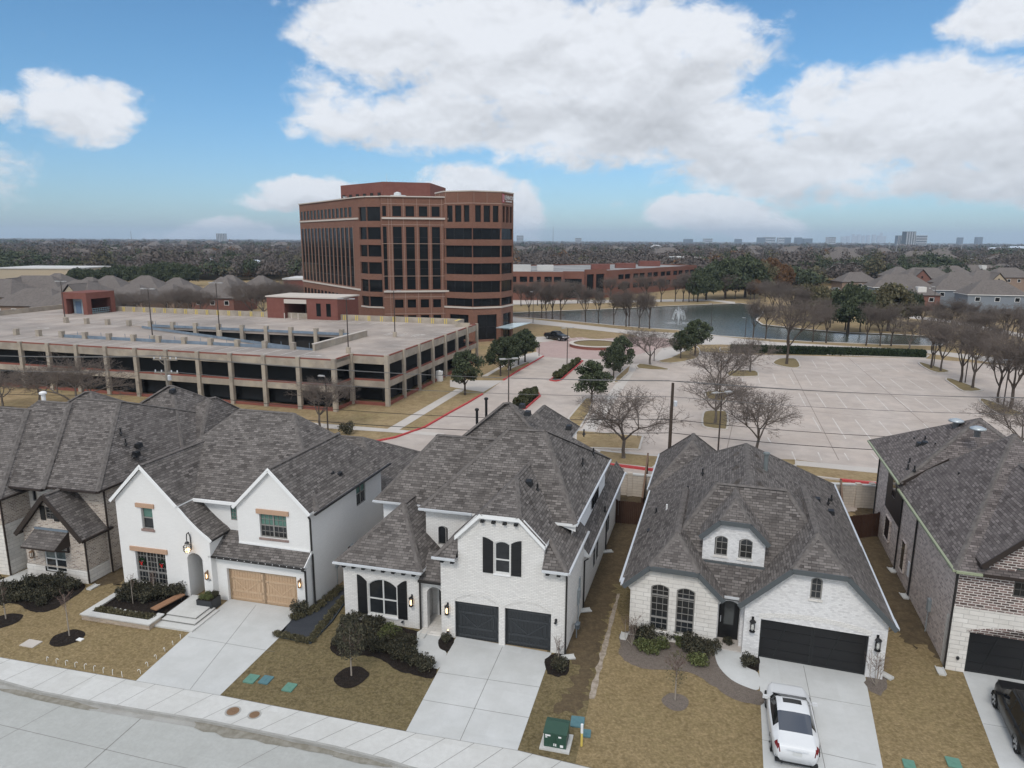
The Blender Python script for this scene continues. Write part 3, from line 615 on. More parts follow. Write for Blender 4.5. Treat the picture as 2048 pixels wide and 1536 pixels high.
strip(h, 'sill', M_TRIM, F0, F1, 2.1+off, 3.0+off, 3.88, 3.98, 0, .06, k)
window(h, P0, P1, 1.43, 3.13, .48, 2.60, .36, vm=(.52,), hm=(.44,), fm=M_WFRAME)
shutter(h, P0, P1, .82, 1.37, .46, 2.72, 2.38, M_BLACK, k); shutter(h, P0, P1, 3.17, 3.70, .46, 2.38, 2.72, M_BLACK, k)
strip(h, 'sill', M_TRIM, P0, P1, 1.38, 3.18, .38, .48, 0, .07, k)
window(h, (-2.75,2.85), (.3,2.85), .72, 1.28, 3.76, 4.9, .12, fm=M_TAN, gm=M_GLASS)
for i in range(3): window(h, (5.47,4.2), (5.47,14), 4.6+i*.75, 5.28+i*.75, 4.35, 5.5, depth=-.03, fm=M_BLACK, hm=(.5,), sh=k)
for q in lwin[:2]+lwin[2:]: window(h, (5.80,4.7), (5.80,20), q[0][0], q[1][0], q[0][1], q[2][1], fm=M_DFRAME, hm=(.5,), depth=.08, sh=k)
garage_door(h, F0, F1, 0+off, 2.37+off, 2.12, M_CHAR, M_CHAR2, 1); garage_door(h, F0, F1, 2.69+off, 5.10+off, 2.12, M_CHAR, M_CHAR2, 1)
b = MB(k)                                  # soldier arches over the garage doors
for u0, u1 in ((0,2.37),(2.69,5.1)):
    b = MB(k); ar = arch(u0-.02, u1+.02, 2.13, 2.60, .40, 14)[2:]
    for (xa, za), (xb, zb) in zip(ar[:-1], ar[1:]): b.beam((xa,-.012,za-.02), (xb,-.012,zb-.02), .03, .03)
    for (xa, za), (xb, zb) in zip(ar[:-1], ar[1:]): b.beam((xa,-.008,za+.14), (xb,-.008,zb+.14), .025, .22)
    b.build('brick_arch', M_WBRICK, h)
d = MB(k); d.box(-1.62, -.80, 1.86, 1.9, 0.05, 2.2); d.box(-1.72, -1.62, 1.84, 1.9, 0, 2.3, 1); do = d.build('front_door', [M_BLACK, M_TRIM], h)
q = MB(k); q.add([(-1.5,1.855,.4),(-.9,1.855,.4),(-.9,1.855,2.0),(-1.5,1.855,2.0)]); q.build('pane', M_GLASS, do)
b = MB(k); b.box(-2.0, -.76, -.1, 1.9, .0, .07); b.build('porch', M_STONE, h)
lantern(h, (-.38,0,1.62), (0,-1), s=1.05); lantern(h, (-2.50,.3,1.62), (0,-1), s=1.05)
for x, y in ((-5.2,.25),(-3.05,.25),(-.35,-.05),(5.55,-.06)):
    b = MB(k); b.tube((x,y-.06,.42),(x,y-.14,.32),.05,.07,8); lf = b.build('spot_light', M_BLACK, h); q = MB(k); q.lathe([(.045,0),(.045,.02)],(x,y-.06,.44),8); q.build('lens', M_LIT if x > -1 and x < 0 else M_BULB, lf)
b = MB(k); b.tube((5.36,-.03,1.85),(5.36,-.2,1.75),.05,.07,8); b.lathe([(.07,-.06),(.05,.04)],(5.36,-.05,1.88),8); b.build('spot_light', M_BLACK, h)
downspout(h, [(5.86,-.05,4.5),(5.86,-.05,.05)], sh=k); downspout(h, [(-2.02,.22,2.9),(-2.02,.22,.05)], sh=k); downspout(h, [(6.08,4.65,3.1),(5.87,4.75,2.9),(5.87,4.75,.05)], sh=k); downspout(h, [(6.1,12.6,3.1),(5.87,12.7,2.9),(5.87,12.7,.05)], sh=k)
b = MB(k)
for p, q in (((-6.85,-.15,3.46),(-1.76,-.15,3.46)), ((6.16,4.7,3.26),(6.16,19.6,3.26)), ((6.04,-.4,4.6),(6.04,4.9,4.6)), ((5.82,2.4,5.96),(5.82,14,5.96)), ((-6.6,4.08,5.42),(-2.9,4.08,5.42)), ((-2.98,2.39,5.96),(.1,2.39,5.96)), ((4.7,-.46,4.62),(6.0,-.46,4.62)), ((-1.05,-.46,4.62),(.2,-.46,4.62))): b.beam(p, q, .11, .10)
b.build('gutter', M_ALUM, h)
b = MB(k); b.beam((-2.06,.07,2.92),(-.78,.07,2.92),.11,.10); b.build('gutter', M_BRONZE, h)
b = MB(k); b.box(5.82, 5.96, 3.0, 3.35, 1.45, 2.0); b.box(5.82, 5.92, 3.05, 3.3, 1.1, 1.45); b.tube((5.88,3.2,.05),(5.88,3.2,1.2),.03); b.box(5.82, 5.9, 3.4, 3.6, 1.9, 2.5); b.build('electric_meter', mat('meter grey', (.30,.33,.34), .5), h)
b = MB(k); b.lathe([(.02,0),(.12,.03),(.12,.09),(.03,.14)], (6.1,1.6,.75), 10); b.tube((6.1,1.6,.05),(6.1,1.6,.75),.03); b.box(5.98,6.2,1.75,2.1,.45,.7); b.build('gas_meter', mat('gas meter grey', (.12,.14,.16), .5), h)
pipe_vents(h, [(3.4,3.6,7.25),(4.9,8.6,7.3),(5.1,11.2,7.2),(4.2,12.6,8.0),(6.0,10.9,3.5)], k)
box_vents(h, [(3.0,3.3,7.68),(1.2,9.6,9.9),(.6,10.5,10.12),(3.6,10.6,8.9)], k)
for x, y, z_ in ((-2.55,10.9,9.62),(-2.25,11.9,10.15)):
    b = MB(k); b.tube((x,y,8.4),(x,y,z_),.085,.085,10); b.lathe([(.14,.0),(.14,.10),(.08,.14)],(x,y,z_-.05),10); b.build('flue', M_BLACK, h)

# ------------------------------------------------------------------ one and a half storey house with dormer (right of middle)
HD = house('brick_house', 'whitewashed brick and limestone house with arched dormer and wide black garage door', (12.41, 31.63), -18.0)
h = HD; k = -.02
w = MB(k)
F0, F1 = (-.79, 0), (5.62, 0); off = .79
w.wall(F0, F1, [(0,0),(off,0),(off,2.15),(4.86+off,2.15),(4.86+off,0),(6.41,0),(6.41,2.95),(4.25,5.08),(2.07,5.08),(0,2.98)], [arch(2.10+off, 2.62+off, 3.64, 4.76, .14)], .1)
w.add([(0,0,0),(0,.14,0),(0,.14,2.15),(0,0,2.15)]); w.add([(4.86,0,0),(4.86,0,2.15),(4.86,.14,2.15),(4.86,.14,0)]); w.add([(0,0,2.15),(0,.14,2.15),(4.86,.14,2.15),(4.86,0,2.15)])
w.wall((5.62,0), (5.62,20), rect(0,20,0,2.8)); w.wall((-.79,1.6), (-.79,0), rect(0,1.6,0,2.9))
w.wall((5.62,20), (-6.5,22.5), rect(0,12.3,0,2.8))
w.wall((-2.09,.66), (-.79,.66), [(0,0),(.08,0)]+arch(.08,1.14,0,2.52,.30)[2:][::-1]+[(1.14,0),(1.3,0),(1.3,2.95),(0,2.95)])
w.wall((-2.09,1.3), (-.79,1.3), rect(0,1.3,0,2.9))
DY = 1.75
D0, D1 = (-3.02,DY), (.06,DY); dw = [arch(.60,1.24,4.42,5.52,.14), arch(1.80,2.46,4.42,5.52,.14)]
w.wall(D0, D1, [(0,4.0),(3.08,4.0),(3.08,5.5),(2.13,6.42),(.87,6.42),(0,5.5)], dw, .1)
w.wall((.06,DY), (.06,5), rect(0,3.25,3.6,5.45)); w.wall((-3.02,5), (-3.02,DY), rect(0,3.25,3.6,5.45))
w.build('wall', M_WWASH, h)
w = MB(k); L0, L1 = (-6.48,.05), (-2.07,.05); lw = [arch(1.05,1.98,.56,3.14,.16), arch(2.35,3.28,.56,3.14,.16)]
w.wall(L0, L1, [(0,0),(4.41,0),(4.41,3.05),(3.32,4.12),(1.05,4.12),(-.12,3.1),(-.12,2.75),(0,2.6)], lw, .12)
w.wall((-2.07,.05), (-2.07,1.3), rect(0,1.25,0,2.9)); w.wall((-6.48,22), (-6.48,.05), rect(0,21.95,0,2.8))
w.build('stone_wall', M_STONE, h)
b = MB(k)
hip(b, -7.0, 5.86, .55, 20.3, 2.90, (-.75,4.9,7.3), (-.75,13.6,7.3), caps=(2,3,4))
hip(b, -6.0, 4.9, .5, 14, 2.85, (-2.5,4.85,7.32), (1.15,4.95,7.32), caps=(0,1,4))
jerkin(b, -6.86, -1.80, -.22, 9, 2.98, -4.32, 5.42, 4.22, 1.9, th=.2)
jerkin(b, -1.08, 5.90, -.32, 9, 2.90, 2.42, 6.36, 5.16, 1.9, th=.2)
hip(b, -7.15, -1.6, 14.6, 23.6, 2.95, (-4.4,18.2,5.9), (-4.4,20.2,5.9), caps=(0,1,2,3,4))
jerkin(b, -3.2, .24, DY-.22, 5.2, 5.46, -1.48, 7.18, 6.42, 1.5, th=.18)
b.build('roof', [M_SHB, M_CAP, M_DTRIM], h)
b = MB(k)
for seg in (((-6.84,-.24,2.86),(-5.55,-.24,4.08),(-3.1,-.24,4.08),(-1.82,-.24,2.86)), ((-1.1,-.34,2.80),(1.2,-.34,5.05),(3.63,-.34,5.05),(5.9,-.34,2.80)), ((-3.18,DY-.24,5.36),(-2.22,DY-.24,6.32),(-.75,DY-.24,6.32),(.22,DY-.24,5.36))):
    for p, q in zip(seg[:-1], seg[1:]): b.beam(p, q, .06, .24, up=(0,0,1))
b.beam((-3.1,DY-.06,4.02),(.12,DY-.06,4.02),.10,.16); b.beam((-2.0,.40,2.78),(-.95,.40,2.78),.12,.12)
b.build('rake_board', M_DTRIM, h)
b = MB(k)
for p, q in (((-7.06,.3,2.86),(-7.02,20.3,2.86)), ((5.93,.3,2.86),(5.90,20.3,2.86)), ((-6.93,-.2,2.95),(-6.93,.6,2.9)), ((5.96,-.3,2.87),(5.95,.6,2.86)), ((-1.95,.33,2.86),(-.95,.33,2.86)), ((-7.2,14.6,2.92),(-7.2,23.6,2.92))): b.beam(p, q, .11, .10)
b.build('gutter', M_ALUM, h)
for q in lw: window(h, L0, L1, q[0][0], q[1][0], .56, 3.14, .16, hm=(.27,.76), nv=3, nh=7, fm=M_TAN, depth=.10)
for q in dw: window(h, D0, D1, q[0][0], q[1][0], 4.42, 5.52, .14, nv=2, nh=3, fm=M_TAN, depth=.08)
window(h, F0, F1, 2.10+off, 2.62+off, 3.64, 4.76, .14, nv=2, nh=3, fm=M_TAN, depth=.08)
strip(h, 'sill', M_STONE, F0, F1, 2.05+off, 2.67+off, 3.52, 3.62, 0, .06, k)
for q in dw: strip(h, 'sill', M_STONE, D0, D1, q[0][0]-.05, q[1][0]+.05, 4.32, 4.41, 0, .06, k)
for q in lw: strip(h, 'sill', M_STONE, L0, L1, q[0][0]-.06, q[1][0]+.06, .46, .55, 0, .06, k)
garage_door(h, F0, F1, off, 4.86+off, 2.15, M_BLACK, mat('black door seam', (.022,.023,.024), .4), 2, plain=True)
b = MB(k); ar = arch(-.1, 4.96, 2.17, 2.62, .30, 18)[2:]
for (xa, za), (xb, zb) in zip(ar[:-1], ar[1:]): b.beam((xa,-.01,za-.02), (xb,-.01,zb-.02), .03, .24)
b.build('brick_arch', M_WBRICK, h)
d = MB(k); d.box(-1.98, -.98, 1.22, 1.3, .08, 2.5); do = d.build('front_door', M_BLACK, h)
q = MB(k); q.add([(-1.72,1.215,.9),(-1.24,1.215,.9),(-1.24,1.215,2.2),(-1.72,1.215,2.2)])
q.build('pane', mat('leaded glass', (.07,.075,.075), .15, .5), do); q = MB(k); q.tube((-1.88,1.2,1.0),(-1.88,1.2,1.35),.02); q.build('handle', M_ALUM, do)
b = MB(k); b.box(-2.06, -.80, .2, 1.3, 0, .08); b.build('porch', M_PATH, h)
lantern(h, (-.38,0,1.78), (0,-1), M_BLACK, False, 1.25); lantern(h, (5.22,0,1.86), (0,-1), M_BLACK, False, 1.25)
text3d('house_number', '8718', .2, M_NUM, h, (-2.66,.035,1.76), (R(90),0,0), .004); b = MB(k); b.box(-2.95,-2.37,.03,.05,1.64,1.88); b.build('number_plate', M_STONE, h)
pipe_vents(h, [(-4.3,6.4,5.0),(-4.2,9.2,5.05),(-3.4,11.4,5.6),(4.5,13.0,3.95),(4.9,14.6,3.65),(-6.0,8.2,3.75)], k)
for p in [(-1.35,6.6,6.95),(-.15,6.55,6.95),(-1.4,9.4,6.92),(-.1,9.3,6.92),(-1.35,12.3,6.92),(-.15,12.2,6.92)]:
    b = MB(k); b.add([(p[0]-.28,p[1]-.16,p[2]-.16),(p[0]+.28,p[1]-.16,p[2]-.16),(p[0],p[1]-.2,p[2]+.22),(p[0]-.28,p[1]+.2,p[2]-.12),(p[0]+.28,p[1]+.2,p[2]-.12),(p[0],p[1]+.2,p[2]+.22)], 0, [(0,2,5,3),(1,4,5,2),(0,1,2)]); b.build('ridge_vent', M_CAP, h)
box_vents(h, [(-6.1,5.6,3.5),(3.6,11.4,4.6),(4.4,11.0,4.05)], k)
b = MB(k); b.tube((.35,10.4,6.3),(.35,10.4,7.7),.13,.13,10); b.lathe([(.2,0),(.2,.1),(.1,.14)],(.35,10.4,7.6),10); b.build('flue', mat('grey flue', (.16,.18,.18), .5), h)
b = MB(k); b.tube((-5.3,7.2,4.35),(-5.3,7.2,4.8),.06); b.build('vent_pipe', M_WHITE, h)
# ------------------------------------------------------------------ white twin gable house with cedar lintels (left of middle)
HB = house('brick_house', 'white twin gable house with cedar lintels and a natural wood garage door', (-16.26, 37.04), -13.6)
h = HB; k = .045
w = MB(k)
F0, F1 = (-.75,0), (5.05,0); off = .75
w.wall(F0, F1, [(0,0),(off,0),(off,2.02),(4.42+off,2.02),(4.42+off,0),(5.80,0),(5.80,2.7),(0,2.7)])
w.add([(0,0,0),(0,.2,0),(0,.2,2.02),(0,0,2.02)]); w.add([(4.42,0,0),(4.42,0,2.02),(4.42,.2,2.02),(4.42,.2,0)]); w.add([(0,0,2.02),(0,.2,2.02),(4.42,.2,2.02),(4.42,0,2.02)])
w.add([(5.05,0,0),(5.05,.55,0),(5.05,.55,3.3),(5.05,0,2.72)])
G0, G1 = (.55,.52), (5.08,.52); gw = rect(1.42,3.12,3.92,5.35)
w.wall(G0, G1, [(0,2.6),(4.53,2.6),(4.53,5.72),(2.26,7.98),(0,5.72)], [gw], .16)
w.wall((5.08,.52), (5.08,9.2), rect(0,8.68,0,5.72), [rect(5.3,6.5,4.0,5.55)], .12); w.wall((5.08,9.2), (5.08,18.6), rect(0,9.4,0,3.2)); w.wall((5.08,9.2), (-6.7,9.2), rect(0,11.8,3,5.7))
w.wall((5.08,19), (-6.7,19), rect(0,11.8,0,3.2))
w.wall((-2.6,1.15), (.56,1.15), rect(0,3.16,2.6,5.72), [rect(2.25,2.68,4.45,5.35)], .1)
w.wall((.55,1.2), (.55,.52), rect(0,.68,2.8,5.6))
B0, B1 = (-6.72,-.4), (-.66,-.4); lw = [rect(1.68,2.45,4.05,5.36), rect(.98,3.02,.62,2.62)]
cat = [(4.14,5.72),(4.40,5.44),(4.66,5.14),(5.0,4.80),(5.4,4.44),(5.8,4.13),(6.06,3.96)]
ao = arch(4.50,5.50,0,2.92,.36)
w.wall(B0, B1, [(0,0),(4.50,0)]+ao[2:][::-1]+[(5.50,0),(6.06,0)]+cat[::-1]+[(2.06,7.80),(0,5.72)], lw, .16)
w.add([(-6.72+u,-.4,z) for u, z in ao[1:]]+[(-6.72+u,.1,z) for u, z in ao[1:]], 0, [(i,i+1,len(ao)+i,len(ao)-1+i) for i in range(len(ao)-2)])
w.add([(-2.22,-.4,0),(-2.22,1.4,0),(-2.22,1.4,2.56),(-2.22,-.4,2.56)])
w.wall((-2.6,1.4), (-.66,1.4), rect(0,1.94,0,2.9)); w.wall((-.66,-.4), (-.66,1.0), rect(0,1.4,0,3.9)); w.wall((-6.72,19), (-6.72,9.2), rect(0,9.8,0,3.2)); w.wall((-6.72,9.2), (-6.72,-.4), rect(0,9.6,0,5.7))
w.build('wall', M_WSMOOTH, h)
b = MB(k)
b.add([(-.80,-.28,2.86),(5.12,-.28,2.80),(5.12,.53,3.38),(-.80,.53,3.44),(-.80,1.2,3.9),(.55,1.2,3.86),(.55,.53,3.42)], 0, [(0,1,2,3),(3,6,5,4)])
b.add([(-.80,-.28,2.86),(-.80,-.28,2.72),(5.12,-.28,2.66),(5.12,-.28,2.80)], 2); b.add([(5.12,-.28,2.80),(5.12,-.28,2.66),(5.12,.53,3.24),(5.12,.53,3.38)], 2); b.add([(-.8,-.28,2.72),(-.8,.1,2.72),(5.12,.1,2.66),(5.12,-.28,2.66)], 2)
jerkin(b, .40, 5.24, .36, 8.0, 5.72, 2.82, 8.14, 8.13, .01, th=.16)
jerkin(b, -6.95, -2.42, -.56, 7.4, 5.74, -4.68, 8.0, 7.99, .01, th=.16)
ct = [(-2.62,5.84)]+[(-6.72+u+.04,z+.09) for u, z in cat[1:]]+[(-.46,3.88)]
for (xa, za), (xb, zb) in zip(ct[:-1], ct[1:]):
    b.add([(xa,-.50,za),(xb,-.50,zb),(xb,1.15,zb),(xa,1.15,za)], 0); b.add([(xa,-.50,za),(xa,-.50,za-.12),(xb,-.50,zb-.12),(xb,-.50,zb)], 2)
b.add([(-.46,-.50,3.88),(-.46,-.50,3.74),(-.46,1.15,3.74),(-.46,1.15,3.88)], 3)
hip(b, -7.0, 5.46, .72, 9.9, 5.72, (-3.9,7.3,9.45), (.15,7.2,9.45), caps=(0,1,2,3,4))
hip(b, -6.9, 5.45, 9.3, 19.2, 3.25, (-2.0,14.2,6.0), (1.2,14.2,6.0), caps=(0,1,2,3,4))
b.build('roof', [M_SH, M_CAP, M_TRIM, M_BRONZE], h)
b = MB(k)
for p, q in (((-6.93,-.58,5.62),(-4.68,-.58,7.86)), ((-4.68,-.58,7.86),(-2.5,-.58,5.68)), ((.42,.34,5.60),(2.82,.34,8.0)), ((2.82,.34,8.0),(5.22,.34,5.60))): b.beam(p, q, .05, .17)
for (xa, za), (xb, zb) in zip(ct[:-1], ct[1:]): b.beam((xa,-.52,za-.1), (xb,-.52,zb-.1), .04, .16)
b.beam((-2.5,.70,5.66),(.4,.70,5.66),.12,.16); b.beam((.57,.49,3.46),(5.07,.49,3.40),.05,.10); b.beam((5.14,-.28,2.74),(5.14,.5,3.32),.04,.14)
b.build('rake_board', M_TRIM, h)
for n, u0, u1, z0, z1, Q in (('lintel',1.40,2.62,5.38,5.62,(B0,B1)), ('lintel',.70,3.22,2.64,2.90,(B0,B1)), ('lintel',1.28,3.30,5.36,5.62,(G0,G1))): strip(h, n, M_CEDAR, *Q, u0, u1, z0, z1, -.02, .09, k)
mb_ = mat('rough brick sill', rough=.9, brick=dict(w=.08, h=.3, m=.012, c1=(.30,.20,.17), c2=(.20,.125,.11), cm=(.35,.30,.27)))
for u0, u1, z0, Q in ((1.62,2.52,3.93,(B0,B1)), (.92,3.08,.48,(B0,B1)), (1.35,3.2,3.78,(G0,G1))): strip(h, 'sill', mb_, *Q, u0, u1, z0, z0+.13, -.1, .05, k)
window(h, B0, B1, 1.68, 2.45, 4.05, 5.36, depth=.14, hm=(.52,), panes=(.52,M_GLASS,M_GLASSG), fm=M_TAN)
w3 = window(h, B0, B1, .98, 3.02, .62, 2.62, depth=.14, vm=(.335,.665), hm=(.37,), nv=9, nh=6, fm=M_TAN)
for u in (1.35, 2.72):
    P = wallpt(B0, B1); q = MB(k); c = P(u,1.95,-.06)
    for i in range(12): a = 2*pi*i/12; q.tube((c[0]+.19*cos(a),c[1],c[2]+.19*sin(a)),(c[0]+.19*cos(a+.53),c[1],c[2]+.19*sin(a+.53)),.055,.055,5)
    wr = q.build('wreath', M_WREATH, w3); tag(wr)
    q = MB(k); q.add([(c[0],c[1]-.07,c[2]-.04),(c[0]+.11,c[1]-.09,c[2]+.06),(c[0]+.10,c[1]-.08,c[2]-.06)]); q.add([(c[0],c[1]-.07,c[2]-.04),(c[0]-.10,c[1]-.08,c[2]-.06),(c[0]-.11,c[1]-.09,c[2]+.06)]); q.add([(c[0]-.03,c[1]-.08,c[2]-.05),(c[0]-.07,c[1]-.08,c[2]-.20),(c[0],c[1]-.08,c[2]-.16),(c[0]+.07,c[1]-.08,c[2]-.23),(c[0]+.03,c[1]-.08,c[2]-.05)]); q.build('ribbon', M_RED, w3)
window(h, G0, G1, 1.42, 3.12, 3.92, 5.35, depth=.14, vm=(.5,), hm=(.5,), nv=6, nh=4, panes=(.5,M_GLASS,M_GLASSG), fm=M_TAN)
window(h, (-2.6,1.15), (.56,1.15), 2.25, 2.68, 4.45, 5.35, depth=.08, nv=2, nh=4, gm=M_GLASSG, fm=M_TAN)
window(h, (5.08,.52), (5.08,19), 5.3, 6.5, 4.0, 5.55, depth=.1, vm=(.5,), hm=(.5,), panes=(.5,M_GLASS,M_GLASSG), fm=M_TAN, sh=k)
garage_door(h, F0, F1, off, 4.42+off, 2.02, M_OAKDOOR, M_OAKD2, 2, depth=.19)
lantern(h, (-.95,-.4,1.68), (0,-1), M_RUST, True, .85, egg=True); lantern(h, (4.68,0,1.68), (0,-1), M_RUST, True, .85, egg=True)
# big gas lantern on a scroll bracket over the arch
P = wallpt(B0, B1); c = Vector(P(4.86,3.35,.32)); b = MB(k)
b.path([P(4.86,3.2,.03),P(4.86,3.95,.05),P(4.86,4.22,.14),P(4.86,4.18,.28),P(4.86,4.0,.32),P(4.86,3.8,.32)], .028, 6)
b.lathe([(.03,.42),(.10,.36),(.13,.30),(.05,.28)], tuple(c), 8)
for i in range(6): a = 2*pi*i/6; b.path([(c.x+.06*cos(a),c.y+.06*sin(a),c.z+.30),(c.x+.21*cos(a),c.y+.21*sin(a),c.z+.12),(c.x+.22*cos(a),c.y+.22*sin(a),c.z-.1),(c.x+.1*cos(a),c.y+.1*sin(a),c.z-.28)], .014, 4)
for z in (.12,-.1):
    for i in range(12): a = 2*pi*i/12; b.tube((c.x+.215*cos(a),c.y+.215*sin(a),c.z+z),(c.x+.215*cos(a+.53),c.y+.215*sin(a+.53),c.z+z),.014,.014,4)
lo_ = b.build('gas_lantern', M_BLACK, h); q = MB(k); q.lathe([(.04,-.28),(.12,-.2),(.13,-.08),(.06,0)], tuple(c), 10); q.build('bulb', M_LIT, lo_)
text3d('house_number', '8726', .17, M_NUM, h, (-.93,-.412,1.38), (R(90),0,0), .004)
downspout(h, [(5.15,.36,5.5),(5.15,.5,5.3),(5.15,.5,3.45)], sh=k); downspout(h, [(5.16,.55,3.25),(5.16,.55,.05)], sh=k); downspout(h, [(5.0,-.34,2.62),(5.02,-.05,2.45),(5.02,-.06,.05)], sh=k); downspout(h, [(-.72,-.34,2.7),(-.72,-.06,2.4),(-.72,-.06,.05)], sh=k)
b = MB(k)
for p, q in (((5.52,.4,5.66),(5.52,9.8,5.66)), ((-.85,-.34,2.80),(5.16,-.34,2.74))): b.beam(p, q, .12, .11)
b.build('gutter', M_BRONZE, h)
b = MB(k)
for i in range(14): b.lathe([(.01,-.02),(.028,.0),(.01,.03)], (-.7+i*.44,-.41,2.80), 6)
b.build('string_bulb', M_WHITE, h)
b = MB(k); b.box(5.08,5.24,4.7,5.05,1.25,1.9); b.tube((5.16,4.9,0),(5.16,4.9,1.3),.03); b.box(5.08,5.16,3.0,3.25,1.2,1.6); b.tube((5.12,3.1,0),(5.12,3.1,1.2),.025); b.build('electric_meter', MATS['meter grey'], h)
pipe_vents(h, [(3.3,5.6,7.1)], k); box_vents(h, [(4.2,4.4,6.5),(4.45,4.9,6.35)], k)
for x, y in ((-.6,8.0),(-1.3,8.1)): pipe_vents(h, [(x,y,8.3)], k, M_BLACK, .9, .07)

# ------------------------------------------------------------------ stone and herringbone brick house (far left)
HA = house('brick_house', 'tan herringbone brick and limestone house with dark brown gable trim', (-25.49, 38.94), -13.4)
h = HA; k = .03
w = MB(k); A0, A1 = (-4.38,0), (0,0); aw = [rect(1.34,2.92,.5,2.38), rect(1.86,2.44,3.92,4.68)]
w.wall(A0, A1, [(0,.85),(4.38,.85),(4.38,3.05),(2.19,5.42),(0,3.05)], [rect(1.34,2.92,.85,2.38), aw[1]], .12); w.wall((0,0), (0,1.6), rect(0,1.6,.85,3.1))
w.wall((.18,1.6), (.18,18), rect(0,16.4,0,5.6), [rect(3.2,4.4,4.2,5.4)], .1); w.wall((-2.3,1.6), (.18,1.6), rect(0,2.5,0,5.6))
w.wall((-12,-.3), (-5.5,-.3), [(0,3.3),(6.5,3.3),(6.5,5.1),(0,5.1)]); w.wall((-5.5,-.3), (-5.5,1.6), [(0,3.3),(1.9,3.3),(1.9,5.2),(0,5.2)])
w.build('wall', M_HERR, h)
w = MB(k); w.wall((-4.42,-.05), (.05,-.05), [(0,0),(4.47,0),(4.47,.82),(2.96,.82),(2.96,.5),(1.38,.5),(1.38,.82),(0,.82)]); w.wall((.05,-.05), (.05,1.6), rect(0,1.65,0,.82)); w.add([(-4.42,-.05,.82),(.05,-.05,.82),(.05,1.6,.82),(-4.42,1.6,.82)])
w.wall((-5.5,1.6), (-2.2,1.6), [(0,0),(3.3,0),(3.3,5.6),(0,5.6)], [rect(.28,.62,4.2,5.0)], .1); w.wall((-4.38,1.6), (-4.38,0), rect(0,1.6,0,3.2))
w.wall((-12,-.3), (-5.5,-.3), rect(0,6.5,0,3.3)); w.wall((-5.5,-.3), (-5.5,1.6), rect(0,1.9,0,3.3))
w.build('stone_wall', M_STONE, h)
b = MB(k)
jerkin(b, -4.62, .22, -.32, 1.9, 2.95, -2.19, 5.60, 5.59, .01, th=.2)
hip(b, -9.5, .5, .85, 18, 5.62, (-7.0,7.4,9.5), (-3.6,7.4,9.5), caps=(0,1,2,4))
hip(b, -12, -3.1, .45, 14, 5.58, (-9.5,6.6,9.35), (-6.9,6.6,9.35), caps=(1,4))
hip(b, -16, -5.05, -.75, 12, 5.15, (-12.5,5.6,9.0), (-9.4,5.6,9.0), caps=(1,4))
hip(b, -9.0, .6, 8.0, 18.5, 5.6, (-3.9,12.4,9.55), (-3.7,12.6,9.55))
hip(b, -5.5, .6, 9.5, 18, 5.6, (-1.3,13.5,8.5), (-1.1,14.0,8.5))
hip(b, -17, -8, 10, 18.5, 5.2, (-12.6,13.4,8.4), (-12.2,13.6,8.4))
b.build('roof', [M_SHB, M_CAP, M_BTRIM], h)
b = MB(k)
for p, q in (((-4.60,-.36,2.84),(-2.19,-.36,5.46)), ((-2.19,-.36,5.46),(.2,-.36,2.84))): b.beam(p, q, .09, .26)
b.build('rake_board', M_BTRIM, h)
b = MB(k)
for p, q in (((.28,-.2,2.90),(.28,1.9,2.90)), ((.56,.8,5.56),(.56,18,5.56)), ((-3.1,.78,5.56),(.5,.78,5.56)), ((-5.0,-.8,5.1),(-5.0,6,5.1)), ((-9.5,.4,5.52),(-3.1,.4,5.52))): b.beam(p, q, .12, .12)
b.build('gutter', M_BTRIM, h)
b = MB(k); b.add([(-3.62,-.95,2.42),(-1.18,-.95,2.42),(-1.0,-.0,3.28),(-3.42,0,3.28)], 0); b.add([(-3.62,-.95,2.42),(-3.62,-.95,2.32),(-1.18,-.95,2.32),(-1.18,-.95,2.42)], 1); b.add([(-1.18,-.95,2.42),(-1.18,-.95,2.32),(-1.0,0,2.32),(-1.0,0,3.28)], 1); b.add([(-3.62,-.95,2.32),(-3.4,0,2.32),(-1.0,0,2.32),(-1.18,-.95,2.32)], 1)
b.beam((-3.44,-.05,3.28),(-1.0,-.05,3.28),.08,.12,2)
for x in (-3.3,-1.15): b.beam((x,-.03,1.95),(x,-.75,2.3),.09,.09,1); b.beam((x,-.04,2.3),(x,-.8,2.32),.09,.09,1); b.beam((x,-.05,1.9),(x,-.05,2.35),.09,.09,1)
b.build('awning', [M_SHB, M_BTRIM, mat('blue grey flashing', (.16,.20,.24), .5)], h)
window(h, A0, A1, 1.34, 2.92, .5, 2.38, depth=.09, vm=(.5,), hm=(.44,), panes=(.44,M_GLASS,M_GLASSW), fm=M_WFRAME)
window(h, A0, A1, 1.86, 2.44, 3.92, 4.68, depth=.08, hm=(.5,), nv=2, nh=4, fm=M_DFRAME)
shutter(h, A0, A1, 1.50, 1.84, 3.84, 4.74, 4.74, M_BLACK, k); shutter(h, A0, A1, 2.46, 2.80, 3.84, 4.74, 4.74, M_BLACK, k)
window(h, (-5.5,1.6), (-2.2,1.6), .28, .62, 4.2, 5.0, depth=.08, fm=M_TAN); window(h, (.18,1.6), (.18,18), 3.2, 4.4, 4.2, 5.4, depth=.08, vm=(.5,), fm=M_DFRAME, sh=k)
lantern(h, (-3.85,0,1.5), (0,-1), M_RUST, False, .9)
downspout(h, [(.08,-.02,2.85),(.08,-.02,.05)], M_BTRIM, k); downspout(h, [(.26,1.55,5.5),(.26,1.55,.05)], M_BTRIM, k); downspout(h, [(-5.42,-.34,5.1),(-5.42,-.34,.05)], M_BTRIM, k)
d = MB(k); d.box(-4.9,-4.42,1.5,1.58,.1,2.2); d.build('front_door', M_BTRIM, h)
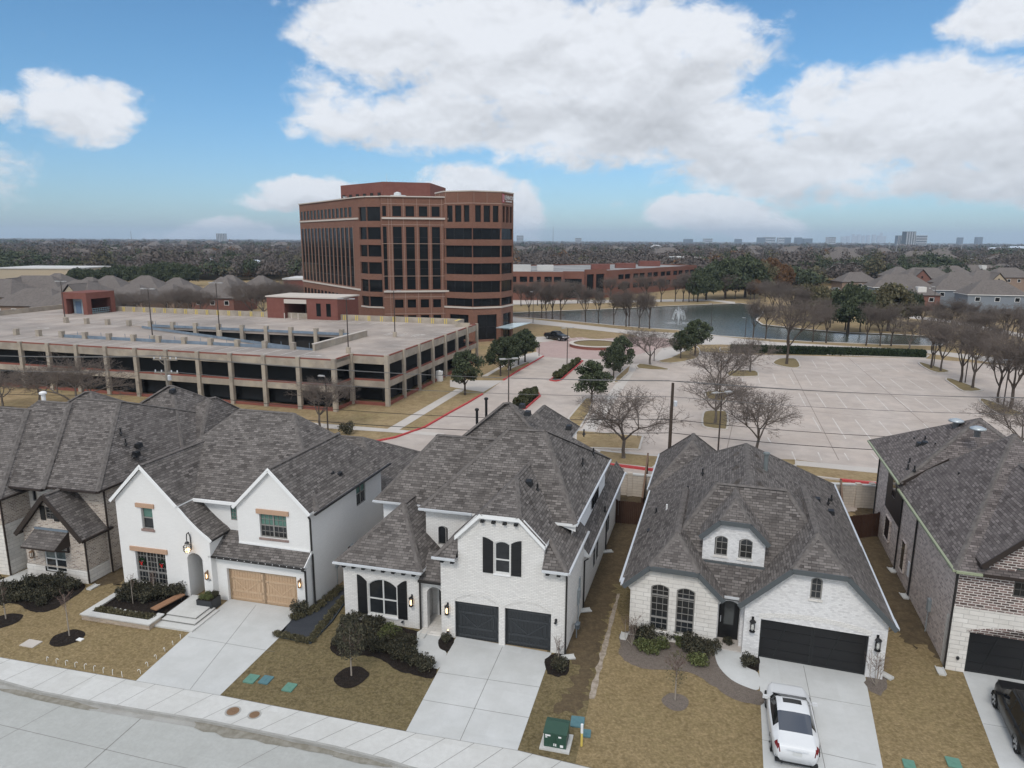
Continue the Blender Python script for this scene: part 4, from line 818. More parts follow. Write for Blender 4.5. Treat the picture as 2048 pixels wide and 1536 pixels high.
pipe_vents(h, [(-1.6,5.2,7.9),(-.2,4.6,6.6),(-1.0,4.9,7.3)], k); box_vents(h, [(-.7,5.6,7.0),(-.3,4.9,6.65),(-3.2,12.0,9.2)], k, M_BLACK)
b = MB(k); b.tube((-11.2,8.5,8.2),(-11.2,8.5,9.4),.14,.14,10); b.lathe([(.25,.0),(.25,.12),(.12,.2)],(-11.2,8.5,9.3),10); b.lathe([(.5,-.15),(.2,.1)],(-11.2,8.5,8.5),10); b.build('vent_stack', M_WHITE, h)

# ------------------------------------------------------------------ mixed brick house (right edge)
HE = house('brick_house', 'dark mixed brick two storey house with cream stone base and black garage door', (21.34, 30.80), -18.1)
h = HE; k = -.025
w = MB(k); E0, E1 = (0,0), (9,0)
w.wall(E0, E1, [(0,3.45),(9,3.45),(9,5.3),(7.2,5.3),(7.2,5.7),(3.95,9.0),(.9,5.85),(.9,5.3),(0,5.3)], [rect(2.25,3.5,4.25,5.7)], .12)
w.wall((7.6,6), (7.6,20), rect(0,14,0,5.3))
w.build('front_wall', M_REDB, h)
w = MB(k); w.wall((0,0), (0,18.3), rect(0,18.3,0,5.35), [rect(9.0,9.9,.7,2.6), rect(13.2,14.6,.9,2.4)], .12); w.wall((0,18.3), (7.6,20), rect(0,7.8,0,5.3)); w.build('wall', M_MIXB, h)
w = MB(k); w.wall((-.04,-.05), (9,-.05), [(0,0),(.80,0),(.80,2.15),(5.7,2.15),(5.7,0),(9.04,0),(9.04,3.44),(0,3.44)]); w.wall((-.04,-.05), (-.04,-.05+.8), rect(0,.8,0,2.6)) ; w.add([(-.04,-.05,3.44),(9,-.05,3.44),(9,.1,3.44),(-.04,.1,3.44)])
w.wall((-.04,.6), (-.04,-.05), rect(0,.65,0,2.7)); w.add([(.76,-.05,0),(.76,.14,0),(.76,.14,2.15),(.76,-.05,2.15)]); w.add([(.76,-.05,2.15),(.76,.14,2.15),(5.66,.14,2.15),(5.66,-.05,2.15)])
w.build('stone_wall', M_STONE, h)
b = MB(k); ar = arch(.66,5.76,2.15,2.62,.40,18)[2:]
for (xa, za), (xb, zb) in zip(ar[:-1], ar[1:]): b.beam((xa,-.07,za), (xb,-.07,zb), .05, .09)
lo_ = arch(.72,5.70,2.16,2.60,.38,18)[2:]
b.add([(x,-.065,z) for x, z in lo_]+[(5.70,-.065,2.16),(.72,-.065,2.16)]); b.add([(-.05,-.07,3.42),(9,-.07,3.42),(9,-.07,3.54),(-.05,-.07,3.54)]); b.build('brick_arch', M_REDB, h)
garage_door(h, (0,0), (9,0), .76, 5.66, 2.15, M_BLACK, MATS['black door seam'], 2, plain=True, depth=.1)
w = MB(k); w.wall((-.03,11.0), (-.03,15.4), rect(0,4.4,2.75,5.5), [rect(2.0,2.9,4.0,5.2)], .02); w.wall((-.03,15.4), (0,15.41), rect(0,.05,2.75,5.5)); w.build('siding', M_BTRIM, h)
b = MB(k)
hip(b, -.28, 9.2, -.35, 12.2, 5.35, (4.35,8.4,10.0), (4.5,8.8,10.0))
hip(b, -.30, 10, 11.2, 21.2, 5.75, (4.8,15.6,9.25), (5.0,15.8,9.25), caps=(0,1,2,3))
jerkin(b, .70, 7.3, -.42, 6, 5.80, 4.0, 9.1, 9.09, .01, th=.22)
b.add([(-.3,11.2,5.75),(2.2,11.19,7.6),(2.2,11.19,7.3),(-.3,11.19,5.55)], 2)
b.build('roof', [M_SHE, M_CAP, M_BTRIM], h)
b = MB(k)
for p, q in (((-.34,-.35,5.30),(-.34,11.2,5.30)), ((-.36,11.2,5.68),(-.36,21.2,5.68)), ((-.28,-.41,5.3),(.8,-.41,5.3))): b.beam(p, q, .12, .11)
b.build('gutter', mat('olive gutter', (.30,.33,.22), .5), h)
b = MB(k); b.beam((.72,-.46,5.7),(4.0,-.46,9.0),.07,.24); b.beam((4.0,-.46,9.0),(7.3,-.46,5.7),.07,.24); b.build('rake_board', M_BTRIM, h)
window(h, E0, E1, 2.25, 3.5, 4.25, 5.7, depth=.1, hm=(.5,), nv=4, nh=4, panes=(.5,M_GLASS,M_GLASSG), fm=M_DFRAME)
window(h, (0,0), (0,18.3), 9.0, 9.9, .7, 2.6, depth=.08, hm=(.5,), fm=M_DFRAME, sh=k); window(h, (0,0), (0,18.3), 13.2, 14.6, .9, 2.4, depth=.08, vm=(.5,), hm=(.5,), fm=M_DFRAME, sh=k); window(h, (-.03,11), (-.03,15.4), 2.0, 2.9, 4.0, 5.2, depth=.015, fm=M_TAN, sh=k)
for y in (.02,7.4,11.0,18.2): downspout(h, [(-.07,y,5.2),(-.07,y,.05)], sh=k)
b = MB(k); b.box(-.14,0,3.3,3.65,1.25,1.9); b.tube((-.07,3.5,.0),(-.07,3.5,1.3),.03); b.build('electric_meter', MATS['meter grey'], h)
b = MB(k); b.box(-.05,.0,7.9,8.25,1.0,1.9); b.build('panel_box', M_SIDING, h)
b = MB(k); b.lathe([(.02,-.1),(.07,-.05),(.07,.05),(.02,.1)],(.4,-.12,.75),8); b.build('spot_light', M_BLACK, h)
pipe_vents(h, [(.4,12.6,6.25),(.7,13.6,6.4),(1.7,17.2,6.9),(2.3,14.6,7.3),(2.1,16.2,7.3),(1.9,8.2,7.3),(.6,11.9,6.4)], k); box_vents(h, [(1.7,15.7,7.1),(1.95,15.5,7.25)], k)
for p in ((3.7,15.9,8.7),(4.0,12.8,9.0)):
    b = MB(k); b.lathe([(.18,-.3),(.18,.12),(.46,.16),(.44,.26),(.2,.36),(.02,.38)], p, 14); b.build('roof_vent', mat('galvanised vent', (.42,.46,.48), .35, .5, metal=.5), h, smooth=True)
# ================================================================== GROUND, STREET, YARDS
def gp(pts, z=0.0): return [G(x, y, z) for x, y in pts]
def turn_uv(o, a):
    d = o.data.uv_layers[0].data; n = len(d); uv = np.empty(n*2,'f4'); d.foreach_get('uv', uv); uv = uv.reshape(-1,2); c, s = cos(a), sin(a)
    d.foreach_set('uv', np.stack([uv[:,0]*c-uv[:,1]*s, uv[:,0]*s+uv[:,1]*c],1).astype('f4').ravel())
def flat(name, pts, z, m, label=None, kind='structure', holes=(), world=False, ragged=0.0):
    P_ = pts if world else gp(pts)
    if ragged:
        r2 = random.Random(len(pts)*31+int(pts[0][0])); out = []
        for p, q in zip(P_, P_[1:]+P_[:1]):
            p = Vector(p); q = Vector(q); n_ = max(1, int((q-p).length/.22)); s_ = Vector((-(q-p).y,(q-p).x)).normalized()
            out += [tuple(p+(q-p)*(i/n_)+s_*r2.gauss(0,ragged)) for i in range(n_)]
        P_ = out
    b = MB(); b.sheet(P_, z, [h for h in holes]); o = b.build(name, m); o['kind'] = kind
    if m in (M_DRIVE, M_LOT): turn_uv(o, R(14.5 if m is M_DRIVE else 19))
    if label: o['label'] = label
    return o
def smooth_loop(pts, n=4):
    out = []; k = len(pts)
    for i in range(k):
        p0, p1, p2, p3 = (Vector(pts[(i+j-1) % k]) for j in range(4))
        for s in range(n):
            t = s/n; out.append(tuple(.5*((2*p1)+(p2-p0)*t+(2*p0-5*p1+4*p2-p3)*t*t+(3*p1-p0-3*p2+p3)*t**3)))
    return out
M_GROUND = mat('distant ground', (.115, .098, .070), .95, .05, noise=[(.004, 6, .7, (.085, .078, .055)), (.02, 5, .5, (.15, .125, .09))], uv=False)
b = MB(); n = 64; b.add([(14000*cos(2*pi*i/n), 14000*sin(2*pi*i/n), -.30) for i in range(n)], 0); b.build('ground', M_GROUND, kind='structure')

KERB = [(-420,1285),(-40,1352),(0,1359),(82,1382),(191,1403),(290,1419.5),(420,1440),(669,1491),(771,1516.7),(816,1531),(1100,1605),(1700,1760)]
WALKB = [(-420,1243),(-40,1308),(272,1362),(440,1391),(812,1463),(1035,1501),(1180,1536),(1700,1660)]
kw = gp(KERB); wbk = gp(WALKB)
POND = gp([(1005,626),(1244,617),(1325,612.5),(1480,606.5),(1515,612),(1527,626),(1512,640),(1525,649),(1606,658),(1690,665),(1770,667.5),(1850,672),(1905,680),(1880,692),(1767,689),(1615,683),(1440,672),(1354,660),(1293,656),(1220,650),(1122,640.5),(1005,632)])
b = MB(); outer = [(-170,60)]+kw+[(200,0),(240,420),(-230,420)]
b.sheet(outer, 0, [POND]); b.add([(p[0],p[1],0) for p in kw]+[(p[0],p[1],-.3) for p in kw], 0, [(i,i+1,len(kw)+i+1,len(kw)+i) for i in range(len(kw)-1)])
n = len(POND); b.add([(*p,0) for p in POND]+[(*p,-.2) for p in POND], 0, [(i,(i+1)%n,n+(i+1)%n,n+i) for i in range(n)])
b.build('lawn', M_LAWNC, kind='structure')
b = MB(); b.sheet(POND, -.16); b.build('pond_water', M_WATER, kind='structure')
b = MB()
for p, q in zip(POND, POND[1:]+POND[:1]): b.beam((*p,.02), (*q,.02), .5, .1)
b.build('pond_edge', M_PATH, kind='structure')
# street
b = MB(); b.sheet(kw+[(60,-60),(-200,-60),(-200,70)], -.13); turn_uv(b.build('street', M_STREET, kind='structure'), R(14))
ux, uy = Vector((.966,-.2588)), Vector((.2588,.966))
b = MB()
def grd_line(b, p, q, w, z): 
    d = (Vector(q)-Vector(p)).normalized(); s = Vector((-d.y,d.x))*w/2; p = Vector(p); q = Vector(q)
    b.add([(*(p-s),z),(*(q-s),z),(*(q+s),z),(*(p+s),z)])
for a, c in (((-40,1440),(300,1520)), ((300,1520),(480,1560)), ((300,1421),(120,1580)), ((147,1398),(-40,1500)), ((590,1475),(430,1560)), ((940,1565),(870,1610))): grd_line(b, G(*a,-.13), G(*c,-.13), .028 if a[0] != 300 or c[0] != 120 else .05, -.126)
b.build('street_joint', mat('street joint', (.24,.235,.22), .95, .1), kind='structure')
b = MB(); kk = [Vector(p) for p in kw]
b.sheet([tuple(p) for p in kk]+[tuple(p-uy*.42) for p in kk[::-1]], -.124); b.build('gutter_pan', M_CURB, kind='structure')
b = MB()
for p, q in zip(kk[:-1], kk[1:]): b.beam((*(p-uy*.02),-.06), (*(q-uy*.02),-.06), .16, .135)
b.build('kerb', M_CURB, kind='structure')
silt = MB()
for cx, cyy, sx in ((840,1437,0),): pass
for px, py, a, c in ((822,1440,1.0,.16),):
    pass
for si, (px, py, la, lb) in enumerate(((60,1383,1.6,.16),(130,1397,2.0,.18),(455,1452,1.5,.34),(530,1470,1.6,.22),(620,1488,1.5,.18),(720,1512,1.4,.16))):
    c = Vector(G(px,py,-.12))-uy*.22; r2 = random.Random(px); silt.sheet([tuple(c+ux*la*cos(t)*(.8+.4*r2.random())+uy*lb*sin(t)*(.7+.6*r2.random())) for t in [2*pi*i/18 for i in range(18)]], -.119+.002*si)
silt.build('gutter_silt', M_DIRT, kind='structure')
b = MB(); b.sheet(kw+wbk[::-1], .010); turn_uv(b.build('sidewalk', M_CONC, kind='structure'), R(14))
b = MB()
for i in range(26):
    x = -95+i*58
    def yb(x, T):
        for (xa, ya), (xb, yb_) in zip(T[:-1], T[1:]):
            if xa <= x <= xb: return ya+(yb_-ya)*(x-xa)/(xb-xa)
        return T[-1][1]
    pa = (x, yb(x, WALKB)); dxp = -70-.02*x; pb = (x+dxp, yb(x+dxp, KERB))
    if pb[0] > KERB[0][0]: grd_line(b, G(*pa), G(*pb), .02, .0135)
for p, q in zip(WALKB[:-1], WALKB[1:]): grd_line(b, G(*p), G(*q), .025, .0135)
b.build('sidewalk_joint', M_JOINT, kind='structure')
# driveways
DR = {'B': [(272,1362),(376,1268),(459,1198),(597,1218),(560,1274),(440,1391)], 'C': [(812,1463),(913,1273),(1103,1306),(1035,1501)], 'D': [(1530,1607),(1517,1313),(1729,1346),(1792,1672)], 'E': [(1925,1342),(2015,1580),(2300,1640),(2300,1400)]}
for kx, P_ in DR.items(): flat('driveway', P_, .016, M_DRIVE)
b = MB()
for a, c in (((376,1274),(549,1304)), ((512,1211),(380,1380)), ((845,1400),(1058,1436)), ((1005,1294),(920,1482)), ((876,1345),(1080,1375)), ((1524,1480),(1752,1531)), ((1607,1332),(1655,1560)), ((1614,1392),(1740,1414)), ((1967,1448),(2048,1462))): grd_line(b, G(*a), G(*c), .022, .0195)
b.build('driveway_joint', M_JOINT, kind='structure')
# lawns of the plots
flat('front_lawn', [(-420,1243),(-40,1308),(272,1362),(376,1268),(440,1212),(440,1150),(-420,1080)], .006, M_LAWNT)
flat('front_lawn', [(440,1391),(812,1463),(912,1280),(890,1240),(700,1180),(620,1190),(590,1224)], .006, M_LAWNO)
flat('front_lawn', [(1035,1501),(1180,1536),(1300,1568),(1345,1120),(1195,1010),(1095,1300)], .005, M_LAWNO)
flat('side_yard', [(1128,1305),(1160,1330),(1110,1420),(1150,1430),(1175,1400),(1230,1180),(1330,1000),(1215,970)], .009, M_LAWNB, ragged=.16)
flat('front_lawn', [(1180,1395),(1150,1530),(1300,1568),(1530,1607),(1517,1300),(1490,1260),(1250,1250),(1225,1200)], .008, M_LAWNT)
flat('front_lawn', [(1729,1351),(1792,1672),(2060,1680),(1965,1346),(1890,1300),(1770,1240)], .006, M_LAWNT)
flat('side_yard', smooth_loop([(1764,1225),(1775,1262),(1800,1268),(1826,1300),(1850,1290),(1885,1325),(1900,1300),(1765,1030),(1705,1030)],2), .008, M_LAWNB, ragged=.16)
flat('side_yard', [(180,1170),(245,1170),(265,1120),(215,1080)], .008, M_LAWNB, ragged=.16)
b = MB(); pts = [(1185,1398),(1197,1345),(1212,1290),(1228,1225),(1240,1180)]; r2 = random.Random(3)
L_ = []; Rr = []
for i in range(len(pts)-1):
    for s in range(6):
        t = s/6; x = pts[i][0]+(pts[i+1][0]-pts[i][0])*t; y = pts[i][1]+(pts[i+1][1]-pts[i][1])*t; w_ = (9-6*(i+t)/4)*(.5+r2.random()*.9)
        L_.append((x-w_,y)); Rr.append((x+w_*.6,y))
b.sheet(gp(L_+Rr[::-1]), .0135); b.build('dirt_edge', mat('pale dirt seam', (.36,.31,.26), .95, .05, noise=[(4,5,.8,(.20,.16,.115))]), kind='structure')
# beds
def bed(pts, m, z=.02, n=4): return flat('mulch_bed', smooth_loop(pts, n), z, m, ragged=.035)
c7 = lambda x, y: (420+x/3.531, 1140+y/3.531); c8 = lambda x, y: (960+x/3.7926, 1180+y/3.7926); c6 = lambda x, y: (x/3.657, 1120+y/3.657)
bed([c7(*p) for p in ((990,330),(880,480),(845,550),(900,603),(1030,605),(1150,612),(1250,660),(1350,720),(1470,750),(1565,772),(1605,700),(1500,630),(1455,560),(1460,500),(1480,440))], M_MULCH)
bed([c7(*p) for p in ((1640,440),(1612,500),(1620,555),(1668,590),(1722,490))], M_MULCH)
bed([c8(*p) for p in ((1062,430),(1060,500),(1150,570),(1270,600),(1450,612),(1620,640),(1750,720),(1900,820),(2048,862),(2150,870),(2150,790),(2030,735),(1880,650),(1790,520),(1790,430),(1130,310))], M_MULCHG)
bed([(1480,1300),(1484,1335),(1500,1346),(1515,1346),(1516,1312)], M_MULCH)
bed([c6(*p) for p in ((-60,330),(100,318),(200,370),(290,385),(400,360),(500,300),(622,205),(560,150),(240,90),(0,200))], M_MULCH)
bed([(1096,1314),(1090,1338),(1110,1352),(1136,1348),(1138,1316),(1120,1305)], M_MULCH)
bed([(1734,1353),(1738,1380),(1765,1390),(1775,1362),(1765,1345)], M_MULCHG)
def ring(px, py, rx, ry, m):
    c = Vector(G(px,py)); r2 = random.Random(int(px)); 
    o = flat('mulch_ring', smooth_loop([tuple(c+ux*rx*cos(t)*(.92+.16*r2.random())+uy*ry*sin(t)*(.92+.16*r2.random())) for t in [2*pi*i/12 for i in range(12)]], 3), .024, m, world=True); return c
ring(136,1276,.78,.80,M_MULCH); ring(10,1242,.78,.8,M_MULCH); ring(703,1354,.80,.85,M_MULCH); ring(1351.5,1404,.60,.62,M_MULCHG)
# front walks
flat('front_walk', smooth_loop([c7(*p) for p in ((1480,430),(1462,480),(1456,540),(1470,590),(1510,640),(1608,702),(1672,592),(1622,556),(1612,500),(1642,440))], 3), .022, M_DRIVE)
d3_ = lambda x, y: (1400+x/3.1605, 1180+y/3.1605)
flat('front_walk', smooth_loop([d3_(*p) for p in ((100,355),(95,420),(125,495),(200,570),(300,618),(372,630),(368,528),(300,492),(268,440),(258,378))], 3), .024, M_DRIVE)
flat('front_walk', [c6(*p) for p in ((0,150),(0,225),(130,170),(235,105),(215,60))], .022, M_CONC)
# gravel strip with steel edge between the left and middle houses
GS = [c7(*p) for p in ((468,470),(585,345),(745,240),(880,140),(980,120),(985,185),(860,370),(712,520))]
flat('gravel_strip', GS, .016, M_SLATE)
b = MB(); ge = gp([c7(*p) for p in ((468,472),(712,522),(860,372),(985,190))])
for p, q in zip(ge[:-1], ge[1:]): b.beam((*p,.05), (*q,.05), .06, .12)
b.build('garden_edging', mat('slate edging', (.05,.06,.07), .8)); tag(bpy.data.objects['garden_edging'], 'dark steel edging around the gravel strip beside the white house', 'garden edging')

# raised planter, steps, bench, planter box in front of the twin gable house
hb = HB.matrix_world if False else (Matrix.Translation(HB.location) @ Matrix.Rotation(R(-13.6), 4, 'Z'))
def hbw(x, y, z=0): v = hb @ Vector((x,y,z)); return (v.x, v.y, v.z)
pl = thing('raised_planter', 'low cream stone planter bed with pale capstones before the white twin gable house', 'planter', HB.location, R(-13.6))
b = MB(); W_ = [(-6.55,-.95),(-6.45,-3.75),(-2.35,-3.75)]
def ringwall(b, out, inn, z0, z1):
    n = len(out); b.add([(*p,z0) for p in out]+[(*p,z1) for p in out], 0, [(i,i+1,n+i+1,n+i) for i in range(n-1)]); b.add([(*p,z0) for p in inn]+[(*p,z1) for p in inn], 0, [(n+i,n+i+1,i+1,i) for i in range(n-1)])
    b.add([(*p,z1) for p in out]+[(*p,z1) for p in inn], 0, [(i,i+1,n+i+1,n+i) for i in range(n-1)])
ringwall(b, [(-6.5,-.6),(-6.5,-3.8),(-2.15,-3.8),(-2.15,-2.9)], [(-6.2,-.6),(-6.2,-3.5),(-2.45,-3.5),(-2.45,-2.9)], 0, .30); b.build('stone_wall', mat('rubble stone', rough=.9, brick=dict(w=.3,h=.1,m=.015,c1=(.46,.37,.28),c2=(.32,.25,.19),cm=(.42,.37,.31))), pl)
b = MB(); ringwall(b, [(-6.55,-.55),(-6.55,-3.85),(-2.10,-3.85),(-2.10,-2.7)], [(-6.15,-.55),(-6.15,-3.45),(-2.50,-3.45),(-2.50,-2.7)], .30, .37); b.build('capstone', M_CONC, pl)
b = MB(); b.sheet([(-6.2,-.45),(-6.2,-3.5),(-2.3,-3.5),(-2.3,-.45)], .22); b.build('soil', M_MULCH, pl)
st = thing('front_steps', 'pale stone landing with three steps down to the driveway by the wood garage', 'steps', HB.location, R(-13.6))
b = MB(); b.box(-2.1,-.25,-2.55,-.4,0,.30); b.box(-2.1,-.02,-2.95,-2.55,0,.2); b.box(-.25,-.02,-2.55,-1.2,0,.2); b.box(-2.3,.20,-3.45,-2.95,0,.1); b.box(-.02,.20,-2.95,-1.2,0,.1); b.build('step', M_CONC, st)
b = MB(); b.box(-2.12,-.23,-2.57,-2.55,.24,.27); b.box(-.25,-.235,-2.55,-.9,.24,.27); b.box(-2.12,-.0,-2.97,-2.95,.13,.17); b.box(-.02,-.005,-2.9,-1.2,.13,.17); b.build('nosing', M_JOINT, st)
be = thing('garden_bench', 'backless wooden slab bench beside the raised planter bed', 'bench', hbw(-2.62,-1.75,.22), R(-13.6+78))
b = MB()
for i in range(3): b.box(-.95,.95,-.22+i*.15,-.08+i*.15,.26,.33)
b.build('seat', mat('bench hardwood', (.30,.165,.095), .6, .3, noise=[(8,4,.5,(.22,.115,.065))]), be)
for x in (-.7,.7): b = MB(); b.box(x-.05,x+.05,-.2,.2,0,.26); b.build('leg', M_BLACK, be)
pb = thing('planter_box', 'black square planter box full of leafy shrubs beside the wood garage door', 'planter', hbw(-.62,-.95,.0), R(-13.6))
b = MB(); b.box(-.48,.48,-.42,.42,.0,.62); b.build('box', M_CHAR, pb); b = MB(); b.box(-.44,.44,-.38,.38,.6,.64); b.build('soil', M_MULCH, pb)
for i in range(9):
    x = -5.3+i*.36; b = MB(); b.lathe([(.02,-.04),(.11,.0),(.10,.07),(.03,.11)], (0,0,0), 7); o = b.build('garden_stone', M_CONC); o.location = hbw(x,-2.75-.02*i,.24); o.scale = (1,.75,.8); o.rotation_euler = (0,0,i)
    tag(o, 'pale fist sized stone edging the bed, %s of the row' % nth(i,9), 'stone', 'pale stones edging the raised bed')

# fences and screen wall at the rear
def fence(name, pts, z1, m, label, boards=.14, posts=True, cap=True):
    t = thing(name, label, 'fence', (0,0,0)); b = MB(); r2 = random.Random(len(label))
    for p, q in zip(pts[:-1], pts[1:]):
        p = Vector(p); q = Vector(q); d = q-p; n = max(1, int(d.length/boards)); dn = d.normalized(); s = Vector((-dn.y,dn.x))
        for i in range(n):
            a = p+d*(i/n); e = p+d*((i+.93)/n); zz = z1-r2.random()*.015; o = s*(.012 if i % 2 else -.0)
            b.add([(*(a-s*.012+o),0),(*(e-s*.012+o),0),(*(e+s*.012+o),0),(*(a+s*.012+o),0),(*(a-s*.012+o),zz),(*(e-s*.012+o),zz),(*(e+s*.012+o),zz),(*(a+s*.012+o),zz)], 0, [(4,5,6,7),(0,1,5,4),(1,2,6,5),(2,3,7,6),(3,0,4,7)])
    b.build('boards', m, t)
    if cap:
        b = MB()
        for p, q in zip(pts[:-1], pts[1:]): b.beam((*p,z1+.02), (*q,z1+.02), .14, .04)
        b.build('top_board', M_FENCET, t)
    if posts:
        for p in pts: b = MB(); b.box(p[0]-.06,p[0]+.06,p[1]-.06,p[1]+.06,0,z1+.06); b.build('post', m, t)
    return t
def Lh(o, yaw, sh=0.0):
    a = R(yaw); return lambda x, y: (o[0]+(x+sh*y)*cos(a)-y*sin(a), o[1]+(x+sh*y)*sin(a)+y*cos(a))
lc = Lh((-2.91,33.29), -14.5, .035); ld = Lh((12.41,31.63), -18, -.02); le = Lh((21.34,30.8), -18.1, -.025); lb_ = Lh((-16.26,37.04), -13.6, .045)
fence('side_fence', [lc(5.85,17.6), ld(-6.6,15.0)], 1.75, M_FENCE, 'dark board side fence between the middle white house and the dormer house', cap=False)
fence('yard_fence', [ld(-7.6,15.2), ld(-8.4,26.5)], 1.95, M_FENCE, 'dark board fence running back from the dormer house to the screen wall', posts=True)
fence('side_fence', [ld(5.7,16.5), le(-.1,16.4)], 1.75, M_FENCE, 'dark board side fence between the dormer house and the mixed brick house', cap=False)
fence('yard_fence', [ld(6.1,17.0), ld(7.0,24.5)], 1.95, M_FENCE, 'dark board fence running back beside the mixed brick house', posts=True)
fence('side_fence', [lb_(5.1,4.6), lc(-6.5,4.4)], 1.8, M_FENCE, 'short reddish dark fence panel between the two white brick houses', cap=False)
t = thing('screen_wall', 'cream stone screen wall with pale coping along the rear road', 'wall', (0,0,0)); b = MB(); q = MB(); pp = [G(600,955), G(900,962), G(1215,986), G(1310,996), G(1500,1010), G(1700,1013), G(1800,1020)]
for a, e in zip(pp[:-1], pp[1:]): b.beam((*a,.85), (*e,.85), .22, 1.9); q.beam((*a,1.85), (*e,1.85), .32, .12)
b.build('blockwork', M_SCREEN, t); q.build('coping', M_CONC, t)
for x in (1258, 1712, 1740):
    b = MB(); c = G(x, 991 if x < 1400 else 1014); b.box(c[0]-.2,c[0]+.2,c[1]-.2,c[1]+.2,0,1.98); b.build('pier', M_SCREEN, t)

# small things in the front yards
tr = thing('transformer_box', 'dark green steel transformer box with white stickers on a concrete pad', 'transformer', (*G(1113,1486),0), R(-14))
b = MB(); b.box(-.62,.62,-.55,.55,0,.09); b.build('pad', M_CONC, tr)
b = MB(); b.add([(-.46,-.40,.09),(.46,-.40,.09),(.46,.42,.09),(-.46,.42,.09),(-.46,-.40,.72),(.46,-.40,.72),(.46,.42,.80),(-.46,.42,.80)], 0, [(0,1,5,4),(1,2,6,5),(2,3,7,6),(3,0,4,7)]); b.add([(-.49,-.43,.70),(.49,-.43,.70),(.49,.45,.78),(-.49,.45,.78),(-.49,-.43,.76),(.49,-.43,.76),(.49,.2,.86),(.49,.45,.82),(-.49,.45,.82),(-.49,.2,.86)], 0, [(0,1,5,4),(1,2,7,6,5),(2,3,8,7),(3,0,4,9,8),(4,5,6,9),(9,6,7,8)]); b.beam((0,-.415,.12),(0,-.415,.70),.02,.02); b.build('cabinet', M_TGREEN, tr)
for x, z, w_, h_ in ((-.30,.62,.22,.07),(-.36,.53,.08,.05),(.20,.60,.12,.07),(.0,.22,.12,.12),(.28,.20,.13,.11)):
    b = MB(); b.box(x-w_/2,x+w_/2,-.404,-.402,z-h_/2,z+h_/2); b.build('sticker', M_WHITE, tr)
mk = thing('utility_marker', 'yellow utility marker post with a white top beside the transformer', 'marker post', (*G(1163,1492),0))
b = MB(); b.tube((0,0,0),(0,0,.62),.05); b.build('post', M_YEL, mk); b = MB(); b.tube((0,0,.62),(0,0,1.02),.055); b.build('cap', M_WHITE, mk)
for px, py, m, lab, a, rz in ((503,1359,M_TEAL,'pale green utility lid nearest the driveway of the wood garage',.30,-14),(532,1361,M_TEALB,'blue utility lid between the two green lids in the lawn',.28,-14),(579,1376,M_TEAL,'green utility lid farthest from the wood garage driveway',.28,-14),(1155,1445,M_TEALB,'blue green lid just behind the transformer box',.32,-10),(1172,1468,M_TEALB,'round edged blue lid beside the yellow marker post',.22,-10),(1907,1527,M_TEAL,'green utility lid in the lawn left of the black car',.28,-18),(1818,1530,M_TEAL,'green utility lid in the lawn right of the white car',.24,-18)):
    a *= .85; b = MB(); b.prism([(-a,-a*1.25),(a,-a*1.25),(a*1.08,-a*1.1),(a*1.08,a*1.1),(a,a*1.25),(-a,a*1.25),(-a*1.08,a*1.1),(-a*1.08,-a*1.1)], 0, .06); b.prism([(-.03,-.1),(.03,-.1),(.03,.1),(-.03,.1)], .06, .07)
    o = b.build('utility_box', m); o.location = (*G(px,py),0); o.rotation_euler = (0,0,R(rz)); tag(o, lab, 'utility lid', 'utility lids in the lawns')
for px, py, lab in ((466,1423,'rusty round manhole cover nearest the driveway'),(509,1430,'smaller rusty manhole cover right of the other one')):
    b = MB(); r_ = .27 if px < 480 else .22; b.lathe([(r_+.08,.0),(r_+.08,.017)], (0,0,0), 20); o = b.build('manhole_cover', [M_CURB, M_RUST]); q = MB(); q.lathe([(r_,.01),(r_,.024),(r_*.6,.03)], (0,0,0), 20); q.build('lid', M_RUST, o); o.location = (*G(px,py),.0); tag(o, lab, 'manhole cover', 'manhole covers in the sidewalk')
for px, py, s, lab in ((62,1288,.42,'pale concrete meter cover in the tan lawn'),(160,1280,.16,'small white valve cover beside the dark mulch ring')):
    b = MB(); b.prism([(-s,-s*.7),(s,-s*.7),(s,s*.7),(-s,s*.7)], 0, .05); o = b.build('meter_cover', M_PATH if s > .3 else M_WHITE); o.location = (*G(px,py),0); o.rotation_euler = (0,0,R(-14)); tag(o, lab, 'meter cover')
cane = MB(); cane.path([(0,0,0),(0,0,.20),(.02,0,.25),(.06,0,.27),(.10,0,.25),(.11,0,.20)], .011, 5); CANE = cane.build('candy_cane_light', M_WHITE)
sp = [(94+i*18.8,1324+i*3.95) for i in range(9)]+[(281,1349),(296,1334),(313,1319),(330,1304),(346,1291),(361,1278)]
for i, (px, py) in enumerate(sp):
    o = place(CANE, i == 0, G(px,py-1), R(-14 if i < 9 else 60)+.3*i, ('white candy cane stake light along the sidewalk, %s of nine' % nth(i,9)) if i < 9 else 'white candy cane stake light along the driveway edge, %s from the sidewalk' % ORD[i-9], 'candy cane lights edging the lawn', 1.0, 'stake light')
for px, py, rz, lab in ((187,1175,-14,'splash block at the corner of the stone and brick house'),(846,1270,-14,'splash block left of the curved front walk'),(1137,1316,-80,'splash block by the front corner of the middle white house'),(1171,1222,-75,'splash block halfway along the side of the middle white house'),(1216,1104,-75,'farthest splash block beside the middle white house'),(1248,1273,-18,'splash block left of the limestone wing'),(1770,1352,30,'splash block right of the wide black garage door'),(1881,1343,-18,'splash block at the front corner of the mixed brick house'),(1808,1193,-10,'splash block midway along the mixed brick side wall'),(1783,1141,-10,'farthest splash block along the mixed brick side wall')): splash(*G(px,py), R(rz), lab)
dr_ = thing('deer_ornament', 'black metal deer silhouette ornament on a stake beside the front door', 'garden ornament', (*G(1401,1290),0), R(-18))
